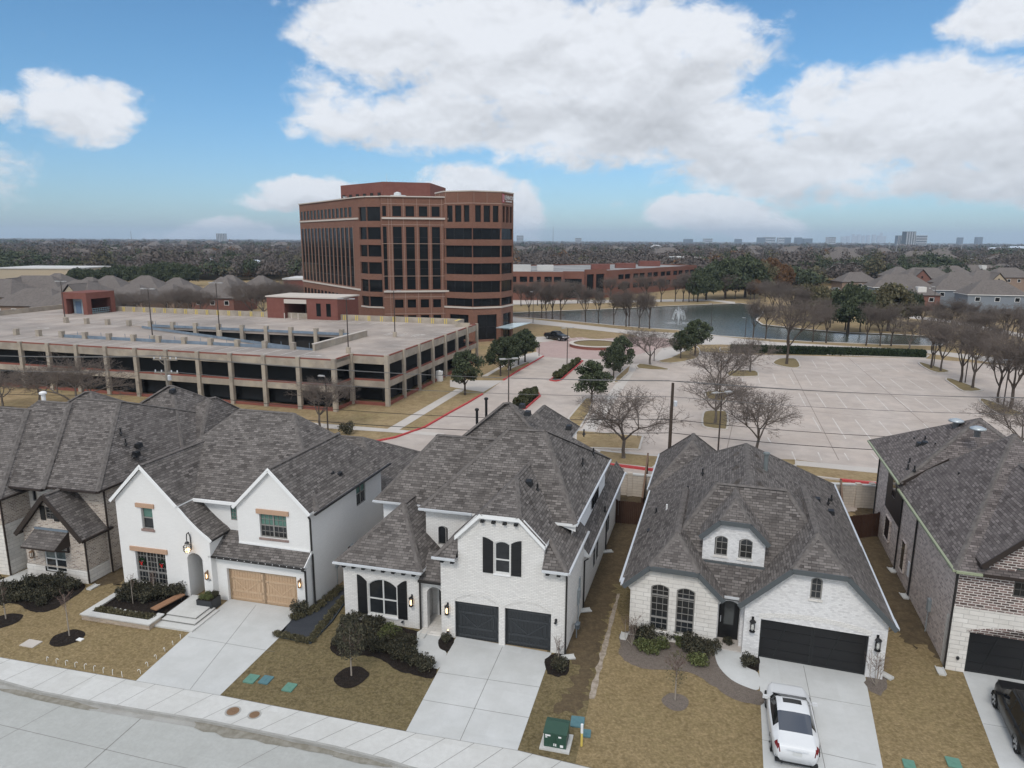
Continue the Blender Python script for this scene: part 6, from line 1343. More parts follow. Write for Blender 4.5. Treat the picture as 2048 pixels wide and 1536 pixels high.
wb_.build('wall', M_OBRICK, OF); stone.build('cornice', M_OSTONE, OF); joint.build('pilaster_joint', M_OJOINT, OF)
b = MB(); b.sheet([ow(*p) for p in (P0,P1,P2,P3,P4,P5,(-4,176),(-20,196))], ZT-.6); b.sheet([ow(*p) for p in OCT], TZ-.4); b.build('roof', M_ROOFW, OF)
b = MB(); pa = [ow(-39.5,166),ow(-27.6,154),ow(-17.9,156.5),ow(-16,172),ow(-32,176)]; b.prism(pa, ZT-.6, 32.4); ph = b.build('penthouse', M_OBRICK2, OF)
b = MB()
for i in range(6): t_ = (i+.5)/6; x = pa[0][0]+(pa[1][0]-pa[0][0])*t_; y = pa[0][1]+(pa[1][1]-pa[0][1])*t_; b.box(x-.35,x+.25,y-.5,y-.2,29.0,30.2)
b.build('louvre', M_DARK, ph)
b = MB(); x, y = ow(-23.5,149); b.box(x-1.6,x+1.4,y-1,y+1,ZT-.5,29.3); b.box(x-.6,x+2.4,y-.8,y+.8,ZT-.5,29.0); b.lathe([(.8,29.3),(.7,29.8),(.2,30.0)],(x-.3,y,0),10); b.build('roof_unit', mat('pale rooftop unit', (.55,.56,.56), .5), OF)
b = MB(); x, y = ow(-27.5,158); b.tube((x,y,32),(x,y,34.4),.04,.03,5); x, y = ow(-37,165); b.lathe([(.05,0),(.5,.35),(.55,.5)],(x-1,y-1.5,29.3),10); b.build('antenna', M_ALUM, OF)
# sign on the tower and glass canopy by the door
a, e = OCT[2], OCT[3]; av = Vector(ow(*a)); ev = Vector(ow(*e)); d = (ev-av).normalized(); Lq = (ev-av).length; P = wallpt(av, ev)
b = MB(); b.add([P(.15,27.75,.06),P(1.25,27.75,.06),P(1.25,29.45,.06),P(.15,29.45,.06)]); b.build('sign_emblem', mat('sign red', (.42,.03,.06), .5), OF)
b = MB(); b.add([P(.45,28.0,.10),P(.62,28.0,.10),P(.62,29.3,.10),P(.45,29.3,.10)]); b.add([P(.45,28.0,.10),P(1.05,27.95,.10),P(1.05,28.12,.10),P(.45,28.17,.10)]); b.build('sign_letter', mat('sign white', (.70,.70,.70), .5), OF)
rz_ = atan2(d.y, d.x)
tx = text3d('sign_text', 'LENNOX', 1.15, MATS['sign white'], OF, P(3.6,28.75,.08), (R(90),0,rz_), .02); tx = text3d('sign_text', 'INTERNATIONAL', .42, MATS['sign white'], OF, P(3.6,28.05,.08), (R(90),0,rz_), .02)
b = MB(); b.add([P(-3.2,2.95,.1),P(Lq+.3,2.9,.1),P(Lq+1.4,3.0,3.6),P(-1.8,2.7,2.6)]); b.add([P(-3.2,3.10,.1),P(Lq+.3,3.05,.1),P(Lq+1.4,3.15,3.6),P(-1.8,2.85,2.6)][::-1]); b.add([P(-1.8,2.7,2.6),P(Lq+1.4,3.0,3.6),P(Lq+1.4,3.15,3.6),P(-1.8,2.85,2.6)]); b.build('canopy', mat('glass canopy', (.45,.55,.58), .2), OF)
# ================================================================== CAMPUS GROUND
c4 = lambda x, y: (1000+x/4.096, 560+y/4.096); cl = lambda x, y: (1440+x/3.3684, 480+y/3.3684); cz = lambda x, y: (900+x/6.0235, 620+y/6.0235); cg = lambda x, y: (560+x/4.6545, 600+y/4.6545)
flat('campus_road', [(540,915),(640,900),(730,887),(790,877),(850,856),(900,827),(965,790),(1010,758),(1087,713),(1120,690),(1290,672),(1330,690),(1400,703),(1470,708),(1850,717),(2060,735),(2300,780),(2500,900),(2300,990),(1760,940),(1590,919),(1322,912),(1222,900),(1215,930),(1310,942),(1690,966),(1800,985),(1800,1030),(1310,1000),(1215,990),(900,970),(540,960)], .006, M_LOT)
flat('pond_road', [(1010,632.5),(1060,638),(1281,662.5),(1400,668.5),(1550,684),(1700,692.5),(1853,700),(2060,722),(2060,736),(1853,706.5),(1700,700),(1550,692),(1440,689),(1330,690),(1259,668),(1100,651),(1010,642)], .010, M_ROADF)
flat('roundabout_paving', smooth_loop([cz(*p) for p in ((1130,560),(1040,500),(1080,400),(1250,365),(1560,330),(1760,350),(2100,330),(2500,330),(2800,390),(2500,470),(2250,540),(2000,590),(1700,590),(1400,580))], 3), .012, M_PAVER)
flat('entry_pad', [cz(*p) for p in ((700,330),(1130,320),(1260,370),(1040,395),(900,420))], .014, M_ROADF)
flat('forecourt_path', [cz(*p) for p in ((1040,505),(1130,560),(960,640),(900,600),(920,530))], .014, M_PATH)
flat('stall_paving', [c4(*p) for p in ((1330,560),(1560,560),(1580,600),(1290,665),(1260,640))], .015, M_ROADF)
for P_ in ([cg(*p) for p in ((1000,1200),(1110,1210),(1720,835),(1640,830))], [(560,838),(641,847),(775,858),(889,867),(884,873),(770,864),(640,856),(560,848)], [cz(*p) for p in ((380,800),(450,800),(700,650),(870,560),(830,540),(690,630))],
           [c4(*p) for p in ((660,1230),(780,1240),(1140,690),(1070,690))], [(1176,897),(1322,911),(1330,919),(1180,905)], [(1590,921),(1765,938),(1762,947),(1590,930)], [c4(*p) for p in ((80,640),(270,600),(340,630),(60,740))],
           [(1000,600),(1250,600),(1420,598),(1470,604),(1470,608),(1420,602),(1250,605),(1000,610)], [(1790,628),(1900,640),(2048,668),(2100,690),(2100,700),(2048,676),(1900,646),(1790,633)]): flat('path', P_, .0195+.002*len([o_ for o_ in bpy.data.objects if o_.name.startswith('path')]), M_PATH)
flat('garage_drive', [cz(*p) for p in ((0,845),(640,850),(400,990),(200,960),(0,925))], .012, M_ROADF)
b = MB()
for P_ in ([(905,867)],):
    pass
def kerbline(name, px, m, w=.22, h=.16, z0=0.0, world=False):
    b = MB(); pts = px if world else gp(px)
    for p, q in zip(pts[:-1], pts[1:]): b.beam((*p,z0+h/2-.02), (*q,z0+h/2-.02), w, h+.04)
    o = b.build(name, m, kind='structure'); return o
kerbline('red_kerb', smooth_loop([(700,889),(730,886),(760,882),(790,876),(850,855),(900,826),(935,807),(965,789)], 1), M_REDP)
bpy.data.objects['red_kerb'].data.name = 'red_kerb'
kerbline('red_kerb', [(1007,761),(1030,746),(1060,729),(1087,713)], M_REDP)
kerbline('red_kerb', [(1180,925),(1215,930),(1262,936),(1308,942)], M_REDP, .3, .2)
kerbline('red_kerb', [(1680,962),(1740,968),(1760,971)], M_REDP, .3, .2)
def island(px, m=M_LAWNC, kerb=M_PATH, smooth=2, z=.14, name='parking_island'):
    pts = gp(smooth_loop(px, smooth) if smooth > 1 else px); b = MB(); b.prism(pts, -.02, z-.02, 0, bottom=False); o = b.build(name, m, kind='structure')
    k = MB()
    for p, q in zip(pts, pts[1:]+pts[:1]): k.beam((*p,z/2), (*q,z/2), .22, z)
    k.build('island_kerb', kerb, o)
    return o
M_ISLE = mat('island turf', (.20,.155,.08), .95, .05, noise=[(.5,5,.6,(.15,.115,.06)),(2.5,5,.5,(.24,.19,.11))])
island([c4(*p) for p in ((560,1140),(700,975),(765,975),(735,1085),(655,1215),(590,1200))], M_LAWNC, smooth=1)
island([c4(*p) for p in ((622,1240),(1170,1285),(1140,1395),(720,1380),(620,1320))], M_LAWNC, smooth=1)
island([(1200,903),(1222,906),(1330,916),(1305,938),(1215,928),(1190,918)], M_LAWNC, smooth=1)
island([(1590,932),(1762,949),(1765,968),(1690,962),(1590,950)], M_LAWNC, smooth=1)
island([c4(*p) for p in ((950,800),(1075,690),(1055,760),(970,840),(930,850))], M_LAWNC, smooth=1)
island([c4(*p) for p in ((1140,690),(1250,705),(1380,732),(1350,742),(1130,728))], M_ISLE)
island([c4(*p) for p in ((1290,668),(1400,640),(1560,560),(1600,540),(1640,590),(1600,650),(1400,685))], M_LAWNC)
island([c4(*p) for p in ((1665,1100),(1700,1078),(1810,1078),(1862,1095),(1862,1215),(1830,1230),(1700,1215),(1658,1190))], M_ISLE)
island([c4(*p) for p in ((1690,920),(1850,915),(1852,985),(1820,998),(1720,985),(1690,960))], M_ISLE)
island([cl(*p) for p in ((60,890),(120,882),(240,885),(258,912),(240,922),(60,922))], M_ISLE)
island([cl(*p) for p in ((355,830),(400,802),(470,800),(515,806),(540,856),(490,865),(400,850))], M_ISLE)
island([cl(*p) for p in ((1340,835),(1365,830),(1530,880),(1538,893),(1470,897),(1400,875))], M_ISLE)
island([cl(*p) for p in ((1520,945),(1560,938),(1750,1008),(1752,1020),(1640,1022),(1580,985))], M_ISLE)
island([cl(*p) for p in ((1750,1085),(1790,1078),(2025,1165),(2035,1190),(1910,1185),(1830,1150))], M_ISLE)
island([cl(*p) for p in ((1560,1380),(1700,1330),(1900,1330),(2048,1340),(2048,1400),(1700,1400))], M_ISLE, smooth=1)
island([(1440,703),(1600,708),(1850,717),(1858,711),(1700,702),(1550,694),(1440,696)], M_LAWNC, smooth=1)
m1 = [cz(1205,850),cz(1520,628),cz(1600,615),cz(1335,848),cz(1270,862)]; m2 = [cz(720,1200),cz(905,1000),cz(1050,985),cz(1085,1040),cz(905,1195)]
def median(px):
    pts = gp(px); b = MB(); b.prism(pts, -.02, .12, 0, bottom=False); o = b.build('road_median', M_MULCH, kind='structure'); k = MB()
    for p, q in zip(pts, pts[1:]+pts[:1]): k.beam((*p,.08), (*q,.08), .22, .17)
    k.build('median_kerb', M_REDP, o); return pts
m1w, m2w = median(m1), median(m2)
b = MB()
def stall(a, e, w=.11): grd_line(b, G(*a), G(*e), w, .0125)
for x0, y0, x1, y1, n_, dx, dy in ((1652,714,1672,735,0,0,0),):
    pass
for a, e in (((620,810),(655,865)),((712,816),(758,872)),((808,822),(868,878)),((905,826),(972,882)),((1015,830),(1088,886)),((1118,830),(1205,890)),((1225,835),(1305,890)),
             ((150,930),(155,965)),((258,930),(270,968)),((355,900),(385,970)),((462,905),(500,970)),((572,908),(618,978)),((682,910),(745,985)),((798,918),(862,990)),((912,920),(988,992)),((1028,925),(1115,1000)),((1142,932),(1238,1008)),((1265,940),(1375,1012)),((1390,945),(1500,1018)),
             ((530,1030),(578,1122)),((650,1032),(716,1130)),((780,1035),(858,1138)),((905,1040),(1000,1145)),((1045,1050),(1140,1150)),((1180,1060),(1300,1160)),((1310,1065),(1440,1165)),((1440,1070),(1570,1170)),
             ((625,1195),(680,1290)),((758,1200),(848,1340)),((910,1210),(1018,1345)),((1070,1220),(1168,1330)),((1230,1230),(1330,1330)),((1370,1235),(1470,1330)),
             ((485,1425),(508,1482)),((660,1430),(685,1485)),((838,1435),(868,1485)),((1020,1440),(1060,1482)),((165,1040),(190,1120)),((185,1170),(196,1235)),((320,1330),(345,1370))): stall(cl(*a), cl(*e))
for a, e in (((1130,575),(1470,590)),): pass
for i in range(5): stall(c4(1330+50*i,560+8*i), c4(1300+58*i,650-12*i), .1)
for i in range(3): stall(cz(1440+75*i,330), cz(1480+75*i,360), .12)
b.build('stall_marking', M_LINE, kind='structure')
b = MB()
for a, e in (((480,865),(800,1482)),((860,790),(1420,1275)),((140,1000),(30,1482)),((560,1150),(1500,1235)),((380,1010),(1700,1080)),((220,870),(1350,930))): grd_line(b, G(*cl(*a)), G(*cl(*e)), .09, .011)
for a, e in (((905,825),(1120,840)),((960,850),(1260,870)),((1010,780),(1110,790))): grd_line(b, G(*a), G(*e), .06, .011)
b.build('lot_joint', mat('lot joint', (.27,.23,.205), .95, .1), kind='structure')
b = MB(); grd_line(b, G(*cz(1240,590)), G(*cz(1760,606)), .35, .018); b.build('stop_line', M_LINE, kind='structure')
# roundabout planter
rc = G(1192,692.5); RB = thing('roundabout_planter', 'round brick planter ring with pale coping in the roundabout', 'planter', (*rc,0))
b = MB(); n = 40
def ringb(b, r0, r1, z0, z1, n=40):
    for r, s in ((r1,1),(r0,-1)): b.add([(r*cos(2*pi*i/n),r*sin(2*pi*i/n),z) for z in (z0,z1) for i in range(n)], 0, [((i,(i+1)%n,n+(i+1)%n,n+i) if s > 0 else (n+i,n+(i+1)%n,(i+1)%n,i)) for i in range(n)])
    b.add([(r*cos(2*pi*i/n),r*sin(2*pi*i/n),z1) for r in (r1,r0) for i in range(n)], 0, [(i,(i+1)%n,n+(i+1)%n,n+i) for i in range(n)])
ringb(b, 4.55, 5.2, 0, .55); b.build('brick_ring', M_GRED, RB); b = MB(); ringb(b, 4.45, 5.3, .55, .66); b.build('coping', M_OSTONE, RB); b = MB(); b.lathe([(4.5,.42),(4.5,.45)],(0,0,0),40); b.build('turf', M_ISLE, RB)
for px, py in ((1078,712),(1308,722)):
    t = thing('street_sign', 'slim dark post sign beside the roundabout, %s of two' % ('left' if px < 1200 else 'right'), 'sign', (*G(px,py),0)); b = MB(); b.tube((0,0,0),(0,0,2.3),.07); b.build('post', M_POLEB, t)
    if px < 1200: b = MB(); b.beam((0,0,2.2),(-.9,0,2.3),.06,.3); b.build('panel', M_POLEB, t)

# fountain
fo = thing('fountain', 'white fountain jets arching up from the pond', 'fountain', (*G(1357,645),-.15)); r2 = random.Random(5); b = MB()
for k in range(9):
    a = 2*pi*k/9+.2; v = (1.0 if k else 0); pts = []
    hgt = 2.6+.8*r2.random(); reach = 1.5+.5*r2.random()
    for i in range(15):
        t_ = i/14; pts.append((reach*t_*cos(a), reach*t_*sin(a), max(0, hgt*4*t_*(1-t_*.92)*(.98))))
    for i in range(14): b.tube(pts[i], pts[i+1], .03+.03*i/14, .03+.03*(i+1)/14, 5, cap=False)
    for i in range(46):
        t_ = r2.random(); p = Vector((reach*t_*cos(a)*1.05, reach*t_*sin(a)*1.05, max(.05, hgt*4*t_*(1-t_*.92)*(.7+.35*r2.random()))))+Vector((r2.gauss(0,.14),r2.gauss(0,.14),0)); s = .03+.035*r2.random()
        b.add([tuple(p+Vector((s,0,0))),tuple(p+Vector((0,s,0))),tuple(p+Vector((-s,0,.02))),tuple(p+Vector((0,0,s*1.6)))], 0, [(0,1,3),(1,2,3),(2,0,3)])
for k in range(5):
    a = 1.3*k; b.tube((0,0,0),(.35*cos(a),.35*sin(a),3.6+.3*k%1),.06,.03,6)
b.build('water_jet', M_FOUNT, fo)
b = MB(); r2 = random.Random(9)
for k in range(240):
    a = 2*pi*r2.random(); r = 1.2+2.2*r2.random(); s = .08+.12*r2.random(); b.add([(r*cos(a)+s*cos(t_),r*sin(a)+s*sin(t_)*.8,.012+.004*r2.random()) for t_ in (0,1.2,2.5,3.9,5.1)])
b.build('foam', M_FOUNT, fo)

# hedges
def leafhull(pts_fn, n, size, r2, m, name, parent=None, kind=None, flat_=.5):
    """many small leaf blades spread by pts_fn"""
    V = np.empty((n*4,3),'f4')
    for i in range(n):
        c, nrm = pts_fn(r2); a = Vector((r2.gauss(0,1),r2.gauss(0,1),r2.gauss(0,.6)))+Vector(nrm)*flat_; a.normalize(); u = a.orthogonal().normalized(); q = Matrix.Rotation(r2.random()*6.28,3,a); u = q@u; v = a.cross(u); s = size*(.6+.8*r2.random())
        for k, (x, y) in enumerate(((-1,-.5),(1,-.5),(1,.5),(-1,.5))): V[i*4+k] = Vector(c)+u*x*s+v*y*s
    return quadmesh(name, V, m, parent, kind)
def quadmesh(name, V, m, parent=None, kind=None):
    me = bpy.data.meshes.new(name); n = len(V)//4
    me.vertices.add(len(V)); me.vertices.foreach_set('co', np.asarray(V,'f4').ravel()); me.loops.add(n*4); me.loops.foreach_set('vertex_index', np.arange(n*4,dtype='i4'))
    me.polygons.add(n); me.polygons.foreach_set('loop_start', np.arange(0,n*4,4,dtype='i4')); me.polygons.foreach_set('loop_total', np.full(n,4,'i4')); me.materials.append(m); me.update(calc_edges=True)
    o = bpy.data.objects.new(name, me); COL.objects.link(o)
    if parent is not None: o.parent = parent
    if kind: o['kind'] = kind
    return o
def hedge_box(a, e, w, h, n, size, m, label, seed=1, name='hedge', rough_=.10):
    r2 = random.Random(seed); a = Vector(a); e = Vector(e); d = e-a; Ln = d.length; d.normalize(); s = Vector((-d.y,d.x)); t = thing(name, label, 'hedge', (a.x,a.y,0))
    core = MB(); core.beam((0,0,h*.46),(d.x*Ln,d.y*Ln,h*.46),w*.84,h*.88); core.build('branches', MATS['hedge core'] if 'hedge core' in MATS else mat('hedge core',(.012,.014,.009),.95,.05), t)
    def fn(r2):
        k = r2.random(); x = r2.random()*Ln
        if k < .5: y = (r2.random()-.5)*w; z = h+r2.gauss(0,rough_*.6); n_ = (0,0,1)
        elif k < .9: y = -w/2+r2.gauss(0,rough_*.5) if r2.random() < .75 else w/2; z = r2.random()*h; n_ = (-s.x,-s.y,0)
        else: x = 0 if r2.random() < .5 else Ln; y = (r2.random()-.5)*w; z = r2.random()*h; n_ = (d.x,d.y,0)
        return (d.x*x+s.x*y, d.y*x+s.y*y, z), n_
    leafhull(fn, n, size, r2, m, 'foliage', t); return t
hedge_box(G(1462,704), G(1650,709), 1.5, 1.25, 7000, .13, L_HEDGE, 'long clipped dark green hedge along the far side of the parking lot, left length', 1)
hedge_box(G(1655,709), G(1848,715), 1.5, 1.25, 7000, .13, L_HEDGE, 'clipped dark green hedge between parking lot and pond road, right length', 2)
def fillhedge(poly, h, n, size, m, label, seed, mat_core=True):
    r2 = random.Random(seed); c = Vector((sum(p[0] for p in poly)/len(poly), sum(p[1] for p in poly)/len(poly))); t = thing('median_planting', label, 'planting', (c.x,c.y,.1))
    bb = [min(p[0] for p in poly),max(p[0] for p in poly),min(p[1] for p in poly),max(p[1] for p in poly)]
    def inside(x, y):
        k = False; j = len(poly)-1
        for i in range(len(poly)):
            if (poly[i][1] > y) != (poly[j][1] > y) and x < (poly[j][0]-poly[i][0])*(y-poly[i][1])/(poly[j][1]-poly[i][1])+poly[i][0]: k = not k
            j = i
        return k
    def fn(r2):
        while True:
            x = bb[0]+r2.random()*(bb[1]-bb[0]); y = bb[2]+r2.random()*(bb[3]-bb[2])
            if inside(x, y): break
        f = .75+.35*sin(x*2.1)*cos(y*1.7)
        return (x-c.x, y-c.y, h*f*(r2.random()**.45)), (0,0,.4)
    leafhull(fn, n, size, r2, m, 'foliage', t, flat_=.2); return t
shr = lambda w, k: [(sum(p[0] for p in w)/len(w)*(1-k)+p[0]*k, sum(p[1] for p in w)/len(w)*(1-k)+p[1]*k) for p in w]
fillhedge(shr(m1w,.86), .95, 3600, .13, L_GRASSY, 'tufted grassy planting in the road median nearest the roundabout', 11)
fillhedge(shr(m2w,.86), 1.05, 3600, .13, L_GRASSY, 'tufted grassy planting in the road median behind the white house roof', 12)

# utility poles and cables
def upole(px, top_, Y, label, m, arms):
    d_ = ray(px, top_); x = d_.x/d_.y*Y; h = ZAT(px, top_, Y); t = thing('utility_pole', label, 'utility pole', (x,Y,0)); b = MB(); b.tube((0,0,0),(0,0,h),.17,.12,10); b.build('pole', m, t)
    for z in arms:
        b = MB(); b.beam((-1.15,.15,h-z),(1.15,-.15,h-z),.10,.12); b.beam((-.7,.1,h-z),(0,0,h-z-.6),.04,.04); b.build('crossarm', m, t)
        for k in (-1.05,-.45,.5,1.05): b = MB(); b.lathe([(.05,0),(.07,.06),(.04,.12),(.06,.16),(.02,.2)],(k,-.13*k,h-z+.06),8); b.build('insulator', M_ALUM, t)
    b = MB(); b.lathe([(.16,-.4),(.17,.0),(.12,.06)],(.28,-.1,h-1.6),10); b.build('transformer', M_ALUM, t)
    return Vector((x,Y,h))
pa = upole(330, 716, 62, 'pale wooden utility pole rising behind the rooftops, left one', M_WOODG, (.15,1.35))
pc = upole(1346, 766, 58.5, 'dark wooden utility pole beside the parking lot, right one', M_WOODP, ())
pb_ = upole(2360, 800, 55, 'wooden utility pole past the right edge of the view', M_WOODP, (.15,)); pz_ = upole(-420, 690, 67, 'wooden utility pole past the left edge of the view', M_WOODG, (.15,))
def cable(a, e, sag, r, m, label, grp='overhead power cables'):
    b = MB(); pts = []
    for i in range(25):
        t_ = i/24; p = Vector(a).lerp(Vector(e), t_); p.z -= sag*4*t_*(1-t_); pts.append(tuple(p))
    b.path(pts, r, 4); o = b.build('power_cable', m); return tag(o, label, 'cable', grp)
P_ = [pz_, pa, pc, pb_]; nm = ['from the left edge to the left pole','between the two utility poles','from the dark pole to the right edge']
for k, (a, e) in enumerate(zip(P_[:-1], P_[1:])):
    for dx_, dz_, r, m, wd in ((-1.05,.2,.016,M_WIRE,'outer top'),(-.45,.2,.016,M_WIRE,'inner top'),(1.05,.2,.016,M_WIRE,'far top'),(0,-1.2,.016,M_WIRE,'middle'),(.1,-3.2,.026,M_WIRED,'lower dark'),(.1,-4.4,.032,M_WIRED,'lowest dark')):
        cable(a+Vector((dx_*.9,-dx_*.15,dz_)), e+Vector((dx_*.9,-dx_*.15,dz_)), .55 if dz_ > -2 else .8, r*1.4 if r < .02 else r, m, '%s power cable %s' % (wd, nm[k]))
# street and lot lamps
L1 = lamp_post('lamp_post', 6.4, 2, False); L2 = lamp_post('lamp_post', 6.2, 1, False)
lots = [(1017,843,718,L1,'twin headed lamp post on the road behind the white house roof'),(1134,728,656,L1,'twin headed lamp post at the near median by the roundabout'),(1436,903,785,L1,'tall dark lamp post in front of the parking island tree'),(1438,800,722,L1,'lamp post behind the parking island tree'),
        (1066,646,584,L2,'lamp post on the pond road beside the office tower'),(1422,652,607,L2,'lamp post at the pond edge right of the fountain'),(1490,675,636,L2,'lamp post by the near pond bank under bare trees'),(1867,733,675,L1,'lamp post between two trees on the farthest right island'),
        (1930,766,678,L1,'lamp post between two trees on the middle right island'),(2006,816,720,L1,'lamp post between two trees on the nearest right island'),(2005,690,627,L2,'lamp post at the right edge beyond the bare trees'),(1861,660,574,L2,'lamp post in front of the blue grey houses'),(2022,690,632,L2,'pale lamp post at the right edge beyond the parking lot'),(656,861,753,L2,'slender lamp post beside the bare tree by the garage')]
f1 = f2 = True
for px, py, top_, pro, lab in lots:
    x, y = G(px, py); hh = ZAT(px, top_, y); base = 6.4 if pro is L1 else 6.2
    place(pro, f1 if pro is L1 else f2, (x,y,0), R(20 if pro is L1 else 160), lab, None, (1,1,hh/base))
    if pro is L1: f1 = False
    else: f2 = False
# ================================================================== TREES AND SHRUBS
def tubes_mesh(name, segs, m, parent=None, n=4):
    """segs: array rows p(3) q(3) r0 r1"""
    sg = np.asarray(segs, 'f8'); k = len(sg); p = sg[:,0:3]; q = sg[:,3:6]; d = q-p; ln = np.linalg.norm(d,axis=1,keepdims=True); ln[ln==0] = 1; d /= ln
    ref = np.where(np.abs(d[:,2:3]) < .9, np.array([[0,0,1.]]), np.array([[1.,0,0]])); a = np.cross(d, ref); a /= np.linalg.norm(a,axis=1,keepdims=True); b = np.cross(d, a)
    V = np.empty((k,2,n,3))
    for i in range(n):
        o = a*cos(2*pi*i/n)+b*sin(2*pi*i/n); V[:,0,i] = p+o*sg[:,6:7]; V[:,1,i] = q+o*sg[:,7:8]
    base = np.arange(k)[:,None,None]*(2*n); F = np.array([[i,(i+1)%n,n+(i+1)%n,n+i] for i in range(n)])[None]+base
    me = bpy.data.meshes.new(name); me.vertices.add(k*2*n); me.vertices.foreach_set('co', V.astype('f4').ravel()); F = F.reshape(-1,4).astype('i4'); me.loops.add(F.size); me.loops.foreach_set('vertex_index', F.ravel())
    me.polygons.add(len(F)); me.polygons.foreach_set('loop_start', np.arange(0,F.size,4,dtype='i4')); me.polygons.foreach_set('loop_total', np.full(len(F),4,'i4')); me.polygons.foreach_set('use_smooth', np.ones(len(F),bool)); me.materials.append(m); me.update(calc_edges=True)
    o = bpy.data.objects.new(name, me); COL.objects.link(o)
    if parent is not None: o.parent = parent
    return o
def grow(seed, hgt, spread, trunk_h, r0, levels=5, forks=(3,3,3,3,2), upward=.35, droop=0.0, tips=3, lean=0.0):
    """branching skeleton of a bare tree: rows for thick wood and rows for twigs"""
    r2 = random.Random(seed); wood = []; twig = []; ends = []
    def branch(p, d, L_, r, lv):
        n = 3 if lv < 3 else 2; q = p
        for i in range(n):
            d2 = (d+Vector((r2.gauss(0,.13),r2.gauss(0,.13),r2.gauss(0,.08)+.03*(1 if lv < 3 else upward-droop*2)))).normalized()
            e = q+d2*L_/n; ra = r*(1-.35*i/n); rb = r*(1-.35*(i+1)/n); (wood if lv <= 2 else twig).append((*q,*e,ra,rb))
            d = d2; q = e
            if lv >= 2 and lv < levels-1 and r2.random() < .8:
                sd = Vector((r2.gauss(0,1),r2.gauss(0,1),r2.gauss(0,.6))).normalized(); branch(q, (d*.55+sd*.75).normalized(), L_*.5, r*.45, lv+1)
        if lv >= levels-1:
            ends.append(q)
            for k in range(tips):
                sd = Vector((r2.gauss(0,1),r2.gauss(0,1),r2.gauss(0,.8)-droop)).normalized(); e = q+(d*.6+sd*.7).normalized()*L_*(.5+.5*r2.random()); twig.append((*q,*e,r*.6,r*.25))
            return
        nf = forks[min(lv,len(forks)-1)]; a0 = r2.random()*6.28
        for k in range(nf):
            a = a0+2*pi*k/nf+r2.gauss(0,.35); t_ = d.orthogonal().normalized(); t2 = d.cross(t_); out = t_*cos(a)+t2*sin(a)
            tilt = (.62 if lv == 0 else .72)*spread*(.75+.5*r2.random())
            nd = (d+out*tilt+Vector((0,0,upward*.35-droop*.4*(lv/levels)))).normalized(); branch(q, nd, L_*(.66+.14*r2.random()) if lv else (hgt-trunk_h)*.36, r*.62, lv+1)
    q = Vector((0,0,-.1)); d = Vector((lean,0,1)).normalized(); wood.append((0,0,-.15,0,0,.25,r0*1.7,r0*1.1)); e = Vector((lean*trunk_h*.5,0,trunk_h)); mid = q.lerp(e,.5)+Vector((r2.gauss(0,.06),r2.gauss(0,.06),0)); wood.append((0,0,.2,*mid,r0*1.12,r0*.95)); wood.append((*mid,*e,r0*.95,r0*.85))
    nf = forks[0]; a0 = r2.random()*6.28
    for k in range(nf+1):
        a = a0+2*pi*k/(nf+1)+r2.gauss(0,.3); tl = spread*(.6+.5*r2.random()) if k else .12; nd = Vector((cos(a)*tl+lean*.4,sin(a)*tl,1)).normalized(); branch(e+Vector((0,0,-.1*k*.5)), nd, (hgt-trunk_h)*(.40+.08*r2.random()), r0*(.62 if k else .7), 1)
    # cut to size
    W_ = np.array(wood); T = np.array(twig); zmax = max(W_[:,5].max(), T[:,5].max()); s = (hgt-trunk_h)/max(.1,zmax-trunk_h)
    for A in (W_, T):
        for c in (2,5): A[:,c] = np.where(A[:,c] > trunk_h, trunk_h+(A[:,c]-trunk_h)*s, A[:,c])
    return W_, T, ends
def bare_tree(name, seed, hgt, spread, trunk_h, r0, mb, mt, twr=.011, **kw):
    t = thing(name, '', 'tree'); W_, T, ends = grow(seed, hgt, spread, trunk_h, r0, **kw)
    T[:,6:8] = np.clip(T[:,6:8], twr*.55, None); W_[:,6:8] = np.clip(W_[:,6:8], .02, None)
    tubes_mesh('trunk', W_, mb, t, 6); tubes_mesh('crown', T, mt, t, 3); t['twigs'] = len(T); del t['twigs']; return t
BT = [bare_tree('bare_tree', 3, 7.2, .95, 1.9, .17, M_BARK, M_TWIG, .017, levels=6, forks=(3,3,3,3,2), tips=4),
      bare_tree('bare_tree', 8, 7.0, .85, 1.8, .15, M_BARK, M_TWIG, .017, levels=6, forks=(3,3,3,3,2), tips=4),
      bare_tree('bare_tree', 14, 8.6, .46, 2.2, .19, M_BARKD, M_TWIG, .018, levels=6, forks=(3,3,3,3,2), tips=4, lean=.06, upward=.55),
      bare_tree('bare_tree', 21, 8.0, .52, 2.1, .17, M_BARKD, M_TWIG, .018, levels=6, forks=(3,3,3,3,2), tips=4, lean=-.05, upward=.5)]
used = [False]*len(BT)
def put_bare(k, px, py, topy, label, group=None, sx=1.0, rz=None, z=0):
    x, y = G(px, py); hh = ZAT(px, topy, y); base = (7.2,7.0,8.6,8.0)[k]; s = hh/base
    place(BT[k], not used[k], (x,y,z), rng.random()*6.28 if rz is None else rz, label, group, (s*sx,s*sx,s), 'tree'); used[k] = True
